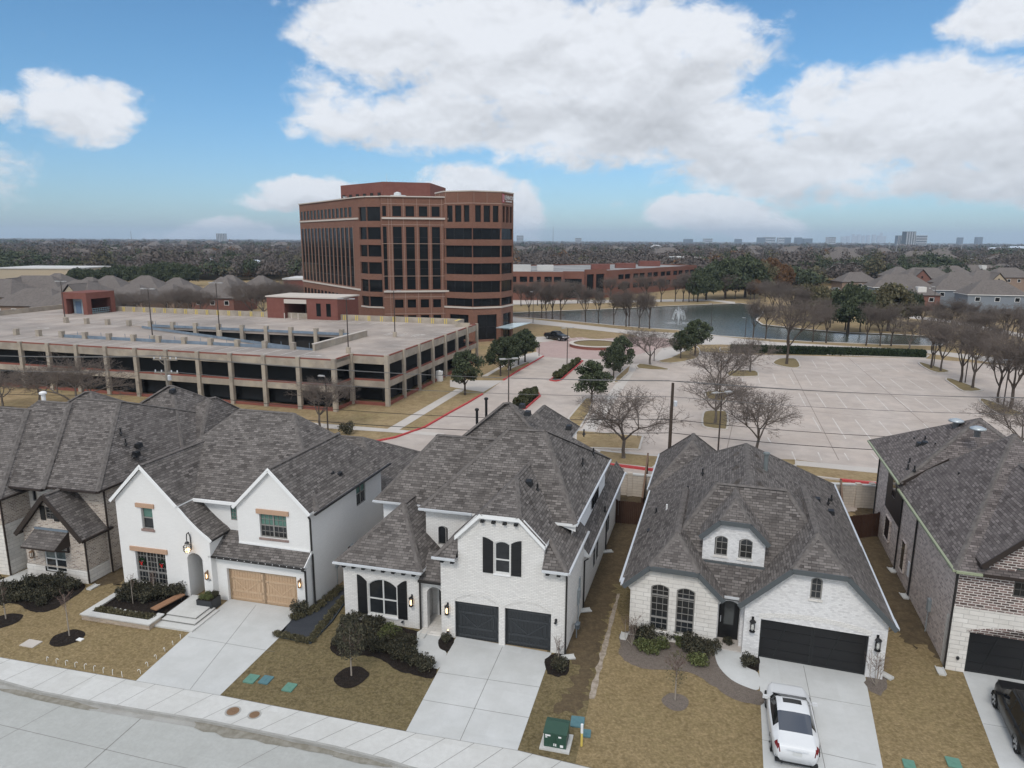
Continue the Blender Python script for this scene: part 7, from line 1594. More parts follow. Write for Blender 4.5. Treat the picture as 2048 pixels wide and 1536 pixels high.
# foreground and middle distance bare trees: (proto, px, base py, top py, widen, label)
for k, px, py, tp, sx, lab in ((0,1247,918,768,1.06,'wide bare tree in the grass strip beyond the screen wall'),(1,1515,912,775,1.0,'bare tree behind the dormer house roof at the lot edge'),(0,1430,848,735,1.02,'bare tree on the nearest parking island with a pale kerb'),
        (1,1300,730,655,1.25,'single bare tree just right of the roundabout'),(1,1432,800,684,1.0,'bare tree on the second parking island behind the lamp'),(0,1500,745,668,.9,'bare tree on the small island left of the hedge end'),(2,1573,729,585,.78,'tall bare tree standing on the trapezoid island before the hedge'),
        (1,640,856,750,1.0,'bare tree on the lawn at the garage corner'),(0,160,850,700,1.0,'wide bare tree in front of the garage behind the far left roof'),(1,82,812,728,1.2,'bare tree with forked trunk before the garage, left of the wide one'),(0,6,815,735,1.1,'bare tree at the left edge in front of the garage'),
        (2,1862,737,630,.9,'left bare tree on the farthest right island'),(3,1881,743,640,.85,'right bare tree on the farthest right island'),(3,1921,766,635,.85,'left bare tree on the middle right island'),(2,1945,777,650,.85,'right bare tree on the middle right island'),(2,1995,806,672,.80,'left bare tree on the nearest right island'),(3,2020,820,655,.9,'right bare tree on the nearest right island'),
        (1,2040,905,800,1.2,'bare tree partly hidden behind the mixed brick roof'),(1,1817,702,632,1.2,'rounded bare tree at the right end of the hedge'),(3,1988,727,640,.9,'bare tree by the pond road at the right edge')): put_bare(k, px, py, tp, lab, None, sx)
# row along the near pond bank, along the far bank, and on the right
row = [(1058,634,560,3),(1083,636,566,2),(1092,638,570,3),(1105,637,556,2),(1121,640,560,2),(1171,644,568,3),(1197,645,572,2),(1227,650,577,3),(1252,653,574,3),(1258,653,580,2),(1278,656,580,3),(1299,657,578,2),(1506,676,590,3),(1531,678,600,2),(1625,684,610,2),(1652,686,600,3),(1732,691,600,3),(1760,692,610,2),(1782,692,600,3)]
for i, (px, py, tp, k) in enumerate(row): put_bare(k, px, py, tp, 'bare tree on the near pond bank, %s along the row' % nth(i,len(row)), 'bare trees on the near pond bank', .72)
row = [(1042,612,560),(1075,611,556),(1130,609,556),(1155,607,560),(1220,604,550),(1250,603,556),(1292,607,545),(1322,604,548),(1350,603,550),(1366,603,545),(1378,604,540),(1387,602,548),(1448,600,545),(1470,598,550),(1500,600,560),(1530,604,556),(1545,628,560),(1558,634,556),(1580,640,566),(1600,645,568)]
for i, (px, py, tp) in enumerate(row): put_bare(2+i % 2, px, py, tp, 'bare tree on the far pond bank, %s along the row' % nth(i,len(row)), 'bare trees on the far pond bank', .85)
row = [(1660,655,590),(1690,660,580),(1720,664,596),(1840,668,600),(1870,672,596),(1905,676,590),(1940,680,600),(1975,690,605),(1890,690,612),(1920,700,620),(1960,704,615),(2010,700,600),(2035,712,610),(2060,735,620),(1800,655,590)]
for i, (px, py, tp) in enumerate(sorted(row)): put_bare(2+i % 2, px, py, tp, 'bare tree among the grove at the right, %s from the left' % (ORD[i]), 'bare trees of the grove right of the pond', .85)
row = [(232,640,578),(262,640,580),(288,642,575),(352,640,572),(380,642,570),(405,640,578),(335,630,580),(505,640,562),(528,645,558),(552,640,556),(575,632,560),(600,628,566)]
for i, (px, py, tp) in enumerate(row): put_bare(i % 2, px, py, tp, 'twiggy bare tree behind the garage back wall, %s of the row' % nth(i,len(row)), 'bare trees behind the parking garage', .9)

# leafy trees
def leafy(name, seed, hgt, rx, trunk_h, r0, m, nl=5200, size=.13, mb=M_BARKD, blobs=16, conic=0.0, clump=.30):
    t = thing(name, '', 'tree'); r2 = random.Random(seed); W_ = [(0,0,-.1,0,0,trunk_h,r0*1.25,r0*.85)]; ch = hgt-trunk_h; cl_ = []
    for i in range(blobs):
        a = 2*pi*i*.618+r2.random(); f = ((i+.5)/blobs); zz = trunk_h+ch*(.12+.80*f); rad = rx*(1-conic*f)*sqrt(max(.05, 1-(2*f-.75)**2*.72))*(.45+.45*r2.random()) if conic == 0 else rx*(1-.85*f)*(.6+.5*r2.random())
        c = Vector((rad*cos(a), rad*sin(a), zz)); cl_.append((c, rx*clump*(1.15-.35*f)*(.8+.5*r2.random()))); W_.append((0,0,trunk_h*.75+ch*.25*f,*c,r0*.4,.02))
    per = nl//blobs
    def fn_for(c, rr):
        def fn(r2):
            v = Vector((r2.gauss(0,1),r2.gauss(0,1),r2.gauss(0,1))).normalized(); rad = rr*(r2.random()**.40)*(1+.18*sin(5*v.x+3*v.z)); return tuple(c+Vector((v.x*1.15,v.y*1.15,v.z*.85))*rad), tuple(v)
        return fn
    V = []
    tubes_mesh('trunk', W_, mb, t, 6); allp = []
    import itertools
    cnt = per*blobs; VV = np.empty((cnt*4,3),'f4'); idx = 0
    for c, rr in cl_:
        fn = fn_for(c, rr)
        for i in range(per):
            p, nrm = fn(r2); a = (Vector((r2.gauss(0,1),r2.gauss(0,1),r2.gauss(0,.6)))+Vector(nrm)*.6).normalized(); u = a.orthogonal().normalized(); v = a.cross(u); th = r2.random()*6.28; u, v = u*cos(th)+v*sin(th), v*cos(th)-u*sin(th); s = size*(.6+.8*r2.random()); P = Vector(p)
            for k, (x, y) in enumerate(((-1,-.55),(1,-.55),(1,.55),(-1,.55))): VV[idx] = P+u*x*s+v*y*s; idx += 1
    quadmesh('crown', VV, m, t); return t
OAK = [leafy('live_oak', 31, 6.0, 2.3, 1.6, .13, L_OAK, 5200, .105, blobs=15, clump=.34), leafy('live_oak', 38, 6.0, 2.3, 1.5, .13, L_OAK, 5600, .105, blobs=19, clump=.29), leafy('live_oak', 39, 6.0, 2.1, 1.5, .13, L_OAK, 5000, .105, blobs=13, clump=.36)]
WIDE = [leafy('live_oak', 41, 9.0, 6.0, 2.6, .32, L_OAK, 6500, .26, blobs=30, clump=.26), leafy('live_oak', 43, 9.0, 5.5, 2.6, .3, L_OLIVE, 6000, .26, blobs=30, clump=.26)]
RUST = [leafy('rust_tree', 47, 9.0, 5.2, 2.4, .28, L_RUST, 5000, .26, blobs=26, clump=.28)]
uo = {}
def put_leafy(lst, k, px, py, tp, label, group=None, sx=1.0, H_=6.0):
    x, y = G(px, py); hh = ZAT(px, tp, y); s = hh/H_; o = lst[k]; place(o, id(o) not in uo, (x,y,0), rng.random()*6.28, label, group, (s*sx,s*sx,s), 'tree'); uo[id(o)] = 1
for i, (px, py, tp, sx, lab) in enumerate(((930,790,700,.98,'round live oak standing alone by the garage driveway'),(1001,752,675,1.0,'nearest live oak of the cluster before the office tower'),(1021,741,672,.95,'second live oak of the cluster before the office tower'),(1037,730,664,1.0,'middle live oak of the cluster before the office tower'),(1050,724,658,1.05,'farthest live oak of the cluster before the office tower'),
        (1183,806,721,1.15,'wide live oak at the road corner right of the medians'),(1227,757,690,1.0,'live oak left of the path near the roundabout, nearest of the pair'),(1240,745,672,.95,'live oak left of the path near the roundabout, farther of the pair'),(1361,718,660,1.0,'small live oak in the island right of the roundabout'),(1390,712,638,1.05,'larger live oak in the island right of the roundabout'))): put_leafy(OAK, i % 3, px, py, tp, lab, None, sx)
rowW = [(1395,604,545,0,.62),(1412,600,535,0,.8),(1450,597,520,0,.9),(1490,595,515,0,.9),(1520,590,525,1,.8),(1610,640,570,1,.7),(1640,646,575,1,.72),(1695,667,572,0,.75),(1775,662,570,1,.85),(1815,650,585,0,.6)]
for i, (px, py, tp, k, sx) in enumerate(rowW): put_leafy(WIDE, k, px, py, tp, 'broad dark evergreen oak around the pond, %s from the left' % ORD[i], 'evergreen oaks around the pond', sx, 9.0)
rowW = [(1540,580,518,.8,'rust brown autumn tree behind the pond, broad one'),(1565,583,530,.6,'rust brown autumn tree behind the pond, smaller right one'),(1508,598,560,.8,'low dark red brown tree at the far pond corner'),(600,540,518,.9,'orange brown tree at the left side of the office block'),(500,560,530,.9,'orange brown tree left of the office block among rooftops'),(1400,520,505,.9,'rust tinted tree beyond the low office building')]
for px, py, tp, sx, lab in rowW: put_leafy(RUST, 0, px, py, tp, lab, None, sx, 9.0)
rowW = [(160,578,538,1.2),(185,575,540,1.1),(215,572,536,1.2),(245,570,532,1.1),(270,572,534,1.1),(300,575,530,1.0),(330,573,526,1.0),(352,574,528,1.1),(378,572,530,1.0),(260,548,522,1.1),(225,550,525,1.0)]
for i, (px, py, tp, sx) in enumerate(rowW): put_leafy(WIDE, 0, px, py, tp, 'dark evergreen oak beyond the rooftops at left, %s of the belt' % ORD[i], 'evergreen oaks beyond the left rooftops', sx*.85, 9.0)

# young trees and shrubs in the front yards
def young(name, seed, hgt, r0, m, label, px, py, leaves=None, spread=.5, trunk=.8, stems=1, dense=5):
    x, y = G(px, py); t = thing(name, label, 'tree', (x,y,0)); r2 = random.Random(seed); W_ = []; T = []
    for s in range(stems):
        a = s*2.4; top_ = Vector((.1*cos(a)*s,.1*sin(a)*s,trunk)); W_.append((0,0,0,*top_,r0,r0*.75))
        for k in range(dense*2):
            a = r2.random()*6.28; f = r2.random(); b0 = top_+Vector((0,0,(hgt-trunk)*.6*f)); e = b0+Vector((cos(a)*spread*(.4+.6*r2.random()),sin(a)*spread*(.4+.6*r2.random()),(hgt-trunk)*(.3+.25*r2.random())*(1.1-.5*f))); T.append((*b0,*e,r0*.3,.005))
            for j in range(dense):
                g = .3+.7*r2.random(); p = b0.lerp(e,g); q = p+Vector((r2.gauss(0,.12),r2.gauss(0,.12),.08+.15*r2.random()))*hgt*.22; T.append((*p,*q,.006,.004))
        W_.append((*top_,*(top_+Vector((0,0,(hgt-trunk)*.75))),r0*.75,.006))
    tubes_mesh('trunk', W_, m, t, 6); tubes_mesh('crown', T, M_TWIGR if m is not M_BARK else M_TWIG, t, 3)
    if leaves:
        def fn(r2):
            z = r2.random(); rad = spread*(.95*sqrt(max(0,1-(2*z-.8)**2*.8)))*(r2.random()**.6); a = r2.random()*6.28; return (rad*cos(a),rad*sin(a),trunk*.9+(hgt-trunk*.9)*z),(0,0,.3)
        leafhull(fn, leaves[1], leaves[2], r2, leaves[0], 'leaves', t)
    return t
M_STEM = mat('pale young stem', (.30,.26,.22), .8)
young('young_tree', 5, 2.9, .035, M_STEM, 'young bare staked tree in the dark ring on the tan lawn', 139, 1272, None, .55, 1.0, 1, 7)
young('young_tree', 6, 2.6, .035, M_STEM, 'young tree in a dark mulch ring at the left edge', 12, 1238, (L_SHRUB,260,.05), .45, .9, 1, 6)
young('young_tree', 9, 3.3, .04, M_STEM, 'slim young evergreen tree in the dark ring before the middle white house', 703, 1352, (L_SHRUB,1500,.042), .72, 1.15, 1, 7)
young('young_tree', 12, 2.5, .04, M_STEM, 'young twiggy tree in the grey mulch ring on the pale lawn', 1350, 1400, (L_OLIVE,260,.03), .62, .95, 1, 11)
young('crape_myrtle', 15, 1.9, .02, M_STEM, 'multi stem bare shrub by the right corner of the dormer house', 1752, 1372, None, .5, .6, 5, 4)
young('crape_myrtle', 16, 1.9, .02, M_STEM, 'bare multi stem shrub at the left corner of the limestone wing', 1264, 1291, None, .5, .5, 5, 4)
young('crape_myrtle', 17, 1.9, .018, M_STEM, 'bare thin stemmed shrub between the garage doors corner and side yard', 1116, 1330, None, .35, .6, 3, 3)
young('young_tree', 18, 2.2, .025, M_STEM, 'thin bare sapling with pale stem in the raised planter bed', 267, 1214, None, .3, .9, 1, 4)
young('young_tree', 19, 2.1, .025, M_STEM, 'second thin sapling in the raised planter bed, right of the first', 311, 1200, None, .3, .9, 2, 4)
def shrub(seed, r, h, m, n, size, twig=True, flat_=.4):
    t = thing('shrub', '', 'shrub'); r2 = random.Random(seed); T = []
    for k in range(26): a = r2.random()*6.28; rr = r*(.3+.7*r2.random()); T.append((0,0,0,rr*cos(a),rr*sin(a),h*(.5+.5*r2.random()),.012,.004))
    tubes_mesh('stems', T, M_BARKD, t, 3)
    lob = [(Vector((r*.55*cos(2.4*i),r*.55*sin(2.4*i),h*(.35+.3*r2.random()))), r*(.38+.25*r2.random())) for i in range(7)]
    def fn(r2):
        c, rr = lob[r2.randrange(7)]; v = Vector((r2.gauss(0,1),r2.gauss(0,1),r2.gauss(0,1))).normalized(); p = c+Vector((v.x,v.y,v.z*h/r*.75))*rr*(r2.random()**.4); return (p.x,p.y,max(.02,p.z)),tuple(v)
    leafhull(fn, n, size, r2, m, 'foliage', t, flat_=flat_); return t
SD = [shrub(51,.55,.85,L_SHRUB,1100,.045), shrub(52,.6,1.0,L_SHRUB,1100,.045)]; SL = [shrub(53,.5,.75,L_LIGHT,800,.045)]; SM = [shrub(54,.35,.35,L_OLIVE,500,.035)]
us = {}
def put_shrub(lst, k, px, py, label, s=1.0, grp=None, z=0):
    o = lst[k % len(lst)]; place(o, id(o) not in us, (*G(px,py,z),z), rng.random()*6.28, label, grp, s); us[id(o)] = 1
spots = [c7(x, y) for x, y in ((960,380),(1040,350),(1120,380),(1180,420),(1010,440),(940,470),(1090,470),(1160,500),(1240,500),(1300,480),(1360,500),(1010,520),(1090,550),(1180,570),(1260,580),(1330,610),(1400,640),(1460,670),(1520,700),(920,540),(1400,560),(1340,540))]
spots.sort(key=lambda p: p[0])
for i, p in enumerate(spots): put_shrub(SD, i, *p, 'dark leafy shrub in the bed of the middle white house, ' + (ORD[i]+' from the left' if i < 20 else ('second last' if i == 20 else 'rightmost')), .55+.4*rng.random(), 'dark shrubs in the bed of the middle white house')
for i, (x, y) in enumerate(((1260,440),(1310,470),(1230,490))): put_shrub(SL, 0, *c7(x,y), 'yellow green shrub among the dark ones before the arched window, %s of three' % nth(i,3), .8)
spots = [c8(x, y) for x, y in ((1200,360),(1270,350),(1340,355),(1410,370),(1490,380),(1560,395),(1630,410),(1700,440),(1240,390),(1600,460),(1660,500),(1760,470))]
for i, p in enumerate(sorted(spots)): put_shrub(SD, i, *p, 'dark green shrub along the limestone wing, %s from the left' % ORD[i], .7+.3*rng.random(), 'dark shrubs along the limestone wing')
for i, (x, y) in enumerate(((1230,450),(1300,470),(1370,440),(1620,550),(1660,570),(1540,420))): put_shrub(SL, 0, *c8(x,y), 'light green shrub in the grey mulch bed, %s of six' % nth(i,6), .75+.2*rng.random(), 'light green shrubs in the grey mulch bed')
for px, py, s, lab in ((1497,1332,.75,'dark round shrub between front walk and wide garage door'),(1483,1265,.7,'dark shrub at the right end of the limestone wing bed'),(893,1283,.55,'small dark shrub between the curved walk and the first garage door'),(1118,1338,.8,'low dark shrub at the garage corner of the middle white house'),(1455,1290,.5,'small dark shrub right beside the front walk of the dormer house')): put_shrub(SD, 0, px, py, lab, s)
spots = [c6(x, y) for x, y in ((60,260),(130,240),(200,220),(270,200),(340,190),(410,190),(480,200),(540,215),(100,300),(180,300),(260,290),(340,280),(420,270),(300,330),(30,230))]
for i, p in enumerate(sorted(spots)): put_shrub(SD, i, *p, 'dark wintry shrub in the bed of the brick and limestone house, %s from the left' % ORD[i], .6+.35*rng.random(), 'shrubs in the bed of the brick and limestone house')
for i, (x, y) in enumerate(((-5.9,-.9),(-5.4,-1.0),(-4.7,-.85),(-4.0,-.9),(-3.4,-.8),(-2.9,-.7),(-5.6,-1.7),(-4.9,-1.6),(-4.1,-1.5))):
    o = SD[i % 2]; v = hbw(x,y,.22); place(o, False, v, i, 'dark shrub in the raised planter below the wreath window, %s' % ORD[i], 'shrubs in the raised planter', .75+.25*rng.random())
for i, x in enumerate(np.linspace(-5.9,-2.6,9)):
    v = hbw(float(x),-3.15,.22); place(SM[0], i == 0, v, i, 'low ground cover plant at the front of the raised planter, %s' % ORD[i], 'ground cover plants in the raised planter', .8); us[id(SM[0])] = 1
for i, (x, y) in enumerate(((-.85,-1.15),(-.45,-1.1),(-.75,-.75),(-.35,-.75))):
    v = hbw(x,y,.58); place(SL[0] if i < 3 else SD[0], False, v, i*1.7, 'leafy plant in the black planter box, %s of four' % nth(i,4), 'plants in the black planter box', .45)
for i, (x, y) in enumerate(((600,345),(640,330),(690,310),(740,285),(790,250),(830,215),(870,180),(910,145))): put_shrub(SM, 0, *c7(x,y), 'low olive plant along the twin gable house wall, %s from the driveway' % ORD[i], .9, 'low plants along the twin gable house')
put_shrub(SD, 1, *c7(635,312), 'upright dark shrub at the corner of the wood garage door', .85)
edge = [(480,465),(530,475),(580,488),(630,500),(680,512),(715,505),(745,465),(775,425),(805,390),(835,350),(865,310),(895,275),(925,240),(955,210)]
for i, (x, y) in enumerate(edge): put_shrub(SM, 0, *c7(x,y), 'small box plant edging the blue black gravel, %s along the edge' % ORD[i], .8, 'small box plants edging the gravel')
put_shrub(SD, 1, 693, 868, 'single leafy shrub behind the twin gable roof by the path', 1.4)
# ================================================================== LOW OFFICE BEYOND THE POND
LO = thing('low_office', 'long three storey red brick office building beyond the pond', 'office building', (40,250,0))
lo = lambda x, y: (x-40, y-250)
M_LBRICK = mat('low office brick', (.185,.085,.062), .9, .15, noise=[(.15,4,.5,(.16,.072,.052)),(.9,3,.3,(.21,.10,.074))])
b = MB(); A0, A1 = (-6,243), (17.5,243); A2, A3 = (17.5,247), (25,247); B0, B1 = (25.5,250), (34,256); C0, C1 = (34,256), (82,316)
LZ = 9.8
wl = []
def lface(p, q, z, wins_):
    p = lo(*p); q = lo(*q); Lf = (Vector(q)-Vector(p)).length; hs = [rect(a*Lf, e*Lf, z0, z1) for a, e, z0, z1 in wins_]; b.wall(p, q, rect(0,Lf,0,z), hs, .4)
    for h in hs: g = MB(); P = wallpt(p, q); g.add([P(u,zz,-.38) for u, zz in h]); g.build('window', M_OGLASS, LO)
lface(A0, A1, LZ, [(f,f+.11,z0,z0+1.9) for f in (.04,.2,.36,.50,.56,.72,.86) for z0 in (6.2,2.6)])
lface(A1, A2, LZ, []); lface(A2, A3, LZ, [(.1,.9,.5,7.2)])
lface(A3, B0, LZ+.5, []); lface(B0, B1, LZ+.5, [(.1,.42,.5,8.6),(.52,.90,.5,8.6)]); lface(B1, C0, LZ, []) if False else None
lface(C0, C1, LZ, [(.11+.148*i+k*.064,.11+.148*i+k*.064+.055,z0,z0+1.8) for i in range(6) for k in (0,1) for z0 in (6.2,2.6)])
lface(C1, (60,340), LZ, []); lface((60,340), (-6,300), LZ, []); lface((-6,300), A0, LZ, []); b.build('wall', M_LBRICK, LO)
b = MB(); b.sheet([lo(*p) for p in (A0,A1,A2,A3,B0,C0,C1,(60,340),(-6,300))], LZ-.4); b.build('roof', mat('grey flat roof', (.20,.195,.19), .9, noise=[(.08,4,.5,(.40,.39,.38))]), LO)
for x, y, w in ((2,255,9),(34,275,7),(46,290,8),(60,312,9),(12,262,6)): b = MB(); x, y = lo(x, y); b.box(x-w/2,x+w/2,y-2,y+2,LZ-.4,LZ+1.6 if w != 9 else LZ+1.9); b.build('roof_unit', M_OBRICK2 if x > -10 else M_ROOFW, LO)

# ================================================================== HOUSES IN THE MIDDLE DISTANCE
M_WALLS = {'tan': mat('tan brick far', (.27,.20,.155), .9, .1, noise=[(.8,3,.5,(.21,.15,.12))]), 'red': mat('red brick far', (.20,.10,.08), .9, .1, noise=[(.8,3,.5,(.16,.08,.065))]), 'grey': mat('blue grey siding far', (.20,.225,.255), .8, .15), 'cream': mat('cream stucco far', (.42,.35,.26), .9, .1), 'white': mat('white stucco far', (.62,.60,.57), .9, .1)}
def far_house(px, py, Y, wpx, wall, zr, label, yaw=0.0, gable=0, depth=12, zb=None, dormer=False, grp=None, rf=None, sides=True):
    """px centre, py ridge row; width in photo pixels at distance Y"""
    x = AT(px, Y); zt = ZAT(px, py, Y); w = wpx*.9/FPX*Y; t = thing('house', label, 'house', (x,Y,0), R(yaw), grp); ze = zt-zr; e = .4
    b = MB(); b.box(-w/2,w/2,0,depth,0,ze); b.build('wall', M_WALLS[wall], t)
    b = MB(); ins = min(zr*1.25, w*.42); 
    hip(b, -w/2-e, w/2+e, -e, depth+e, ze, (-w/2+ins,depth/2,zt), (w/2-ins+.02,depth/2,zt), caps=())
    if gable:
        gx = -w*.2 if gable == 1 else w*.2; gw = min(w*.22, zr*.85)
        jerkin(b, gx-gw, gx+gw, -e-1.2, depth/2, ze+.1, gx, ze+gw*1.05, ze+gw*1.05-.01, .01, th=.2)
    b.build('roof', [M_SHFAR, M_SHFAR, M_BTRIM if wall != 'grey' else M_TRIM], t)
    if gable:
        b = MB(); b.wall((gx-gw+.2,-1.25), (gx+gw-.2,-1.25), [(0,0),(2*gw-.4,0),(2*gw-.4,ze),(gw-.2,ze+gw*.92),(0,ze)]); b.build('gable_wall', M_WALLS['cream' if wall == 'tan' else 'red'], t)
        c = MB(); c.add([(gx-.35,-1.3,ze+.1),(gx+.35,-1.3,ze+.1),(gx+.35,-1.3,ze+1.0),(gx-.35,-1.3,ze+1.0)]); c.build('window', M_OGLASS, t)
    if sides:
        n_ = max(2, int(w/4))
        for i in range(n_):
            xx = -w/2+w*(i+.5)/n_
            c = MB(); c.box(xx-.7,xx+.7,-.06,-.01,ze-2.0,ze-.7); f = c.build('window', M_TRIM, t); c = MB(); c.box(xx-.6,xx+.6,-.075,-.062,ze-1.9,ze-.8); c.build('pane', M_OGLASS, f)
    if dormer:
        c = MB(); c.box(-1.2,1.2,depth*.12,depth*.4,ze+.3,zt-.3); c.build('dormer', M_WALLS['white'], t)
    return t
LH = [(36,553,205,150,'tan',4.5,1,0),(75,548,225,90,'tan',4.5,0,0),(115,562,196,120,'tan',4.2,2,0),(25,580,178,150,'tan',4.0,0,0),(110,588,168,180,'tan',4.2,0,0),(190,553,215,95,'tan',4.5,1,0),(145,556,235,80,'tan',4.5,1,0),(225,571,190,110,'tan',4.0,0,0),(262,553,222,100,'tan',4.6,0,0),
      (300,570,200,90,'tan',4.2,1,0),(325,557,232,85,'tan',4.6,0,0),(352,572,206,90,'tan',4.2,0,0),(415,556,196,100,'red',5.5,0,0),(437,552,212,90,'tan',5.5,0,0),(495,553,232,75,'tan',4.5,0,0),(-45,560,190,130,'tan',4.5,1,0)]
for i, (px, py, Y, wp, wl_, zr, gb, yw) in enumerate(sorted(LH)): far_house(px, py, Y, wp, wl_, zr, 'brown roofed brick house beyond the parking garage, %s from the left' % ORD[i], -12+4*((i*7) % 5), gb, 13, grp='brown roofed houses beyond the garage')
RH = [(1819,550,228,125,'grey',4.0,0,-8),(1860,573,214,70,'red',2.6,0,-12),(1930,559,222,95,'grey',3.4,0,-10),(2012,561,206,118,'grey',4.2,0,-12),(1870,536,285,110,'red',4.2,1,0),(1940,545,262,90,'tan',4,0,0),(1990,541,270,80,'tan',4,2,0),(2040,536,300,90,'tan',4,0,0),(1815,534,310,60,'tan',4,0,0),(1730,545,300,80,'tan',4,0,0),(1920,532,330,80,'tan',4,0,0),(1980,530,350,90,'white',4,0,0),(2035,528,380,80,'grey',4,1,0)]
for i, (px, py, Y, wp, wl_, zr, gb, yw) in enumerate(sorted(RH)): far_house(px, py, Y, wp, wl_, zr, 'grey brown roofed house in the right hand neighbourhood, %s from the left' % ORD[i], yw, gb, 10, dormer=(i % 5 == 3), grp='houses of the right hand neighbourhood')
FH = [(1700,524,520,40,'tan',4),(1755,514,600,36,'white',4.5),(1790,515,620,46,'grey',4),(1840,512,640,36,'white',4),(1880,512,660,44,'white',4),(1910,518,560,40,'white',3.5),(1950,512,700,52,'grey',4),(2020,508,640,56,'white',4),(2000,520,520,56,'tan',4),(1640,520,560,26,'tan',4),(60,520,700,46,'tan',4),(110,512,900,40,'white',4),(270,528,500,40,'white',3.5)]
for i, (px, py, Y, wp, wl_, zr) in enumerate(sorted(FH)): far_house(px, py, Y, wp, wl_, zr, 'small distant house among the treetops, %s from the left' % ORD[i], 0, 0, 14, grp='distant houses among the treetops', sides=False)
def flat_building(px, py, Y, wpx, m, label, roof='flat', depth=25, cat='building', h2=None):
    x = AT(px, Y); zt = ZAT(px, py, Y); w = wpx/FPX*Y; t = thing('distant_building', label, cat, (x,Y,0)); b = MB()
    if roof == 'flat':
        b.box(-w/2,w/2,0,depth,0,zt); b.build('wall', m, t); c = MB(); c.box(-w/2-.3,w/2+.3,-.3,depth+.3,zt,zt+.5); c.build('roof', M_ROOFW, t)
    else:
        b.box(-w/2,w/2,0,depth,0,zt-5); b.build('wall', m, t); c = MB(); hip(c, -w/2-1, w/2+1, -1, depth+1, zt-5, (-w*.12,depth/2,zt), (w*.12,depth/2,zt), caps=()); c.build('roof', [M_ROOFM,M_ROOFM,M_ROOFM], t)
    return t
flat_building(65,538,300,160,M_WALLS['cream'],'long pale flat roofed shop building behind the left houses'); flat_building(200,533,380,70,M_WALLS['white'],'white flat roofed block behind the left oaks'); flat_building(300,532,420,60,M_WALLS['cream'],'low white roofed building between oaks at left')
flat_building(400,517,400,62,M_WALLS['white'],'building with a blue grey hipped metal roof at left centre','hip'); flat_building(490,521,380,55,M_WALLS['white'],'second building with a blue grey hipped roof, nearer the office tower','hip')
flat_building(590,560,215,55,M_OBRICK2,'low red brick annex with white roof left of the office tower','flat',14); flat_building(1080,527,420,60,M_LBRICK,'brick building with white roof right behind the tower')
flat_building(1378,516,420,50,M_WALLS['white'],'white roofed building among trees behind the low office'); flat_building(1780,531,430,70,M_WALLS['white'],'pink and white shop row between the trees at right'); flat_building(2020,520,480,60,M_WALLS['white'],'white building at the right edge of the treetops')
x = AT(2040, 1500); t = thing('dome_building', 'very wide pale blue grey dome on the horizon at right', 'arena', (x,1500,0)); b = MB(); b.lathe([(75,0),(75,4),(66,7),(48,10),(24,12),(1,13)], (0,0,0), 28); b.build('dome', M_ROOFM, t, smooth=True)
for i, (px, py, Y) in enumerate(((1700,545,300),(1715,541,320),(1735,538,340),(1660,560,280),(1680,552,300),(1690,548,310))):
    t = thing('parked_car', 'tiny pale parked car on the far road between the trees, %s of six' % nth(i,6), 'car', (AT(px,Y),Y,0), .4, 'tiny cars on the far road'); b = MB(); b.add([(-.9,-2.2,.3),(.9,-2.2,.3),(.9,2.2,.3),(-.9,2.2,.3),(-.9,-2.2,.85),(.9,-2.2,.85),(.9,2.2,.8),(-.9,2.2,.8)],0,[(0,1,5,4),(1,2,6,5),(2,3,7,6),(3,0,4,7),(4,5,6,7)]); b.add([(-.8,-1.6,.85),(.8,-1.6,.85),(.8,1.2,.85),(-.8,1.2,.85),(-.65,-1.1,1.4),(.65,-1.1,1.4),(.65,.5,1.4),(-.65,.5,1.4)],0,[(0,1,5,4),(1,2,6,5),(2,3,7,6),(3,0,4,7),(4,5,6,7)]); b.build('body', M_CARW if i % 2 else M_RIM, t)
flat('far_street', [(1640,600),(1690,545),(1720,532),(1740,532),(1715,550),(1680,605)], -.28, M_ROADF)

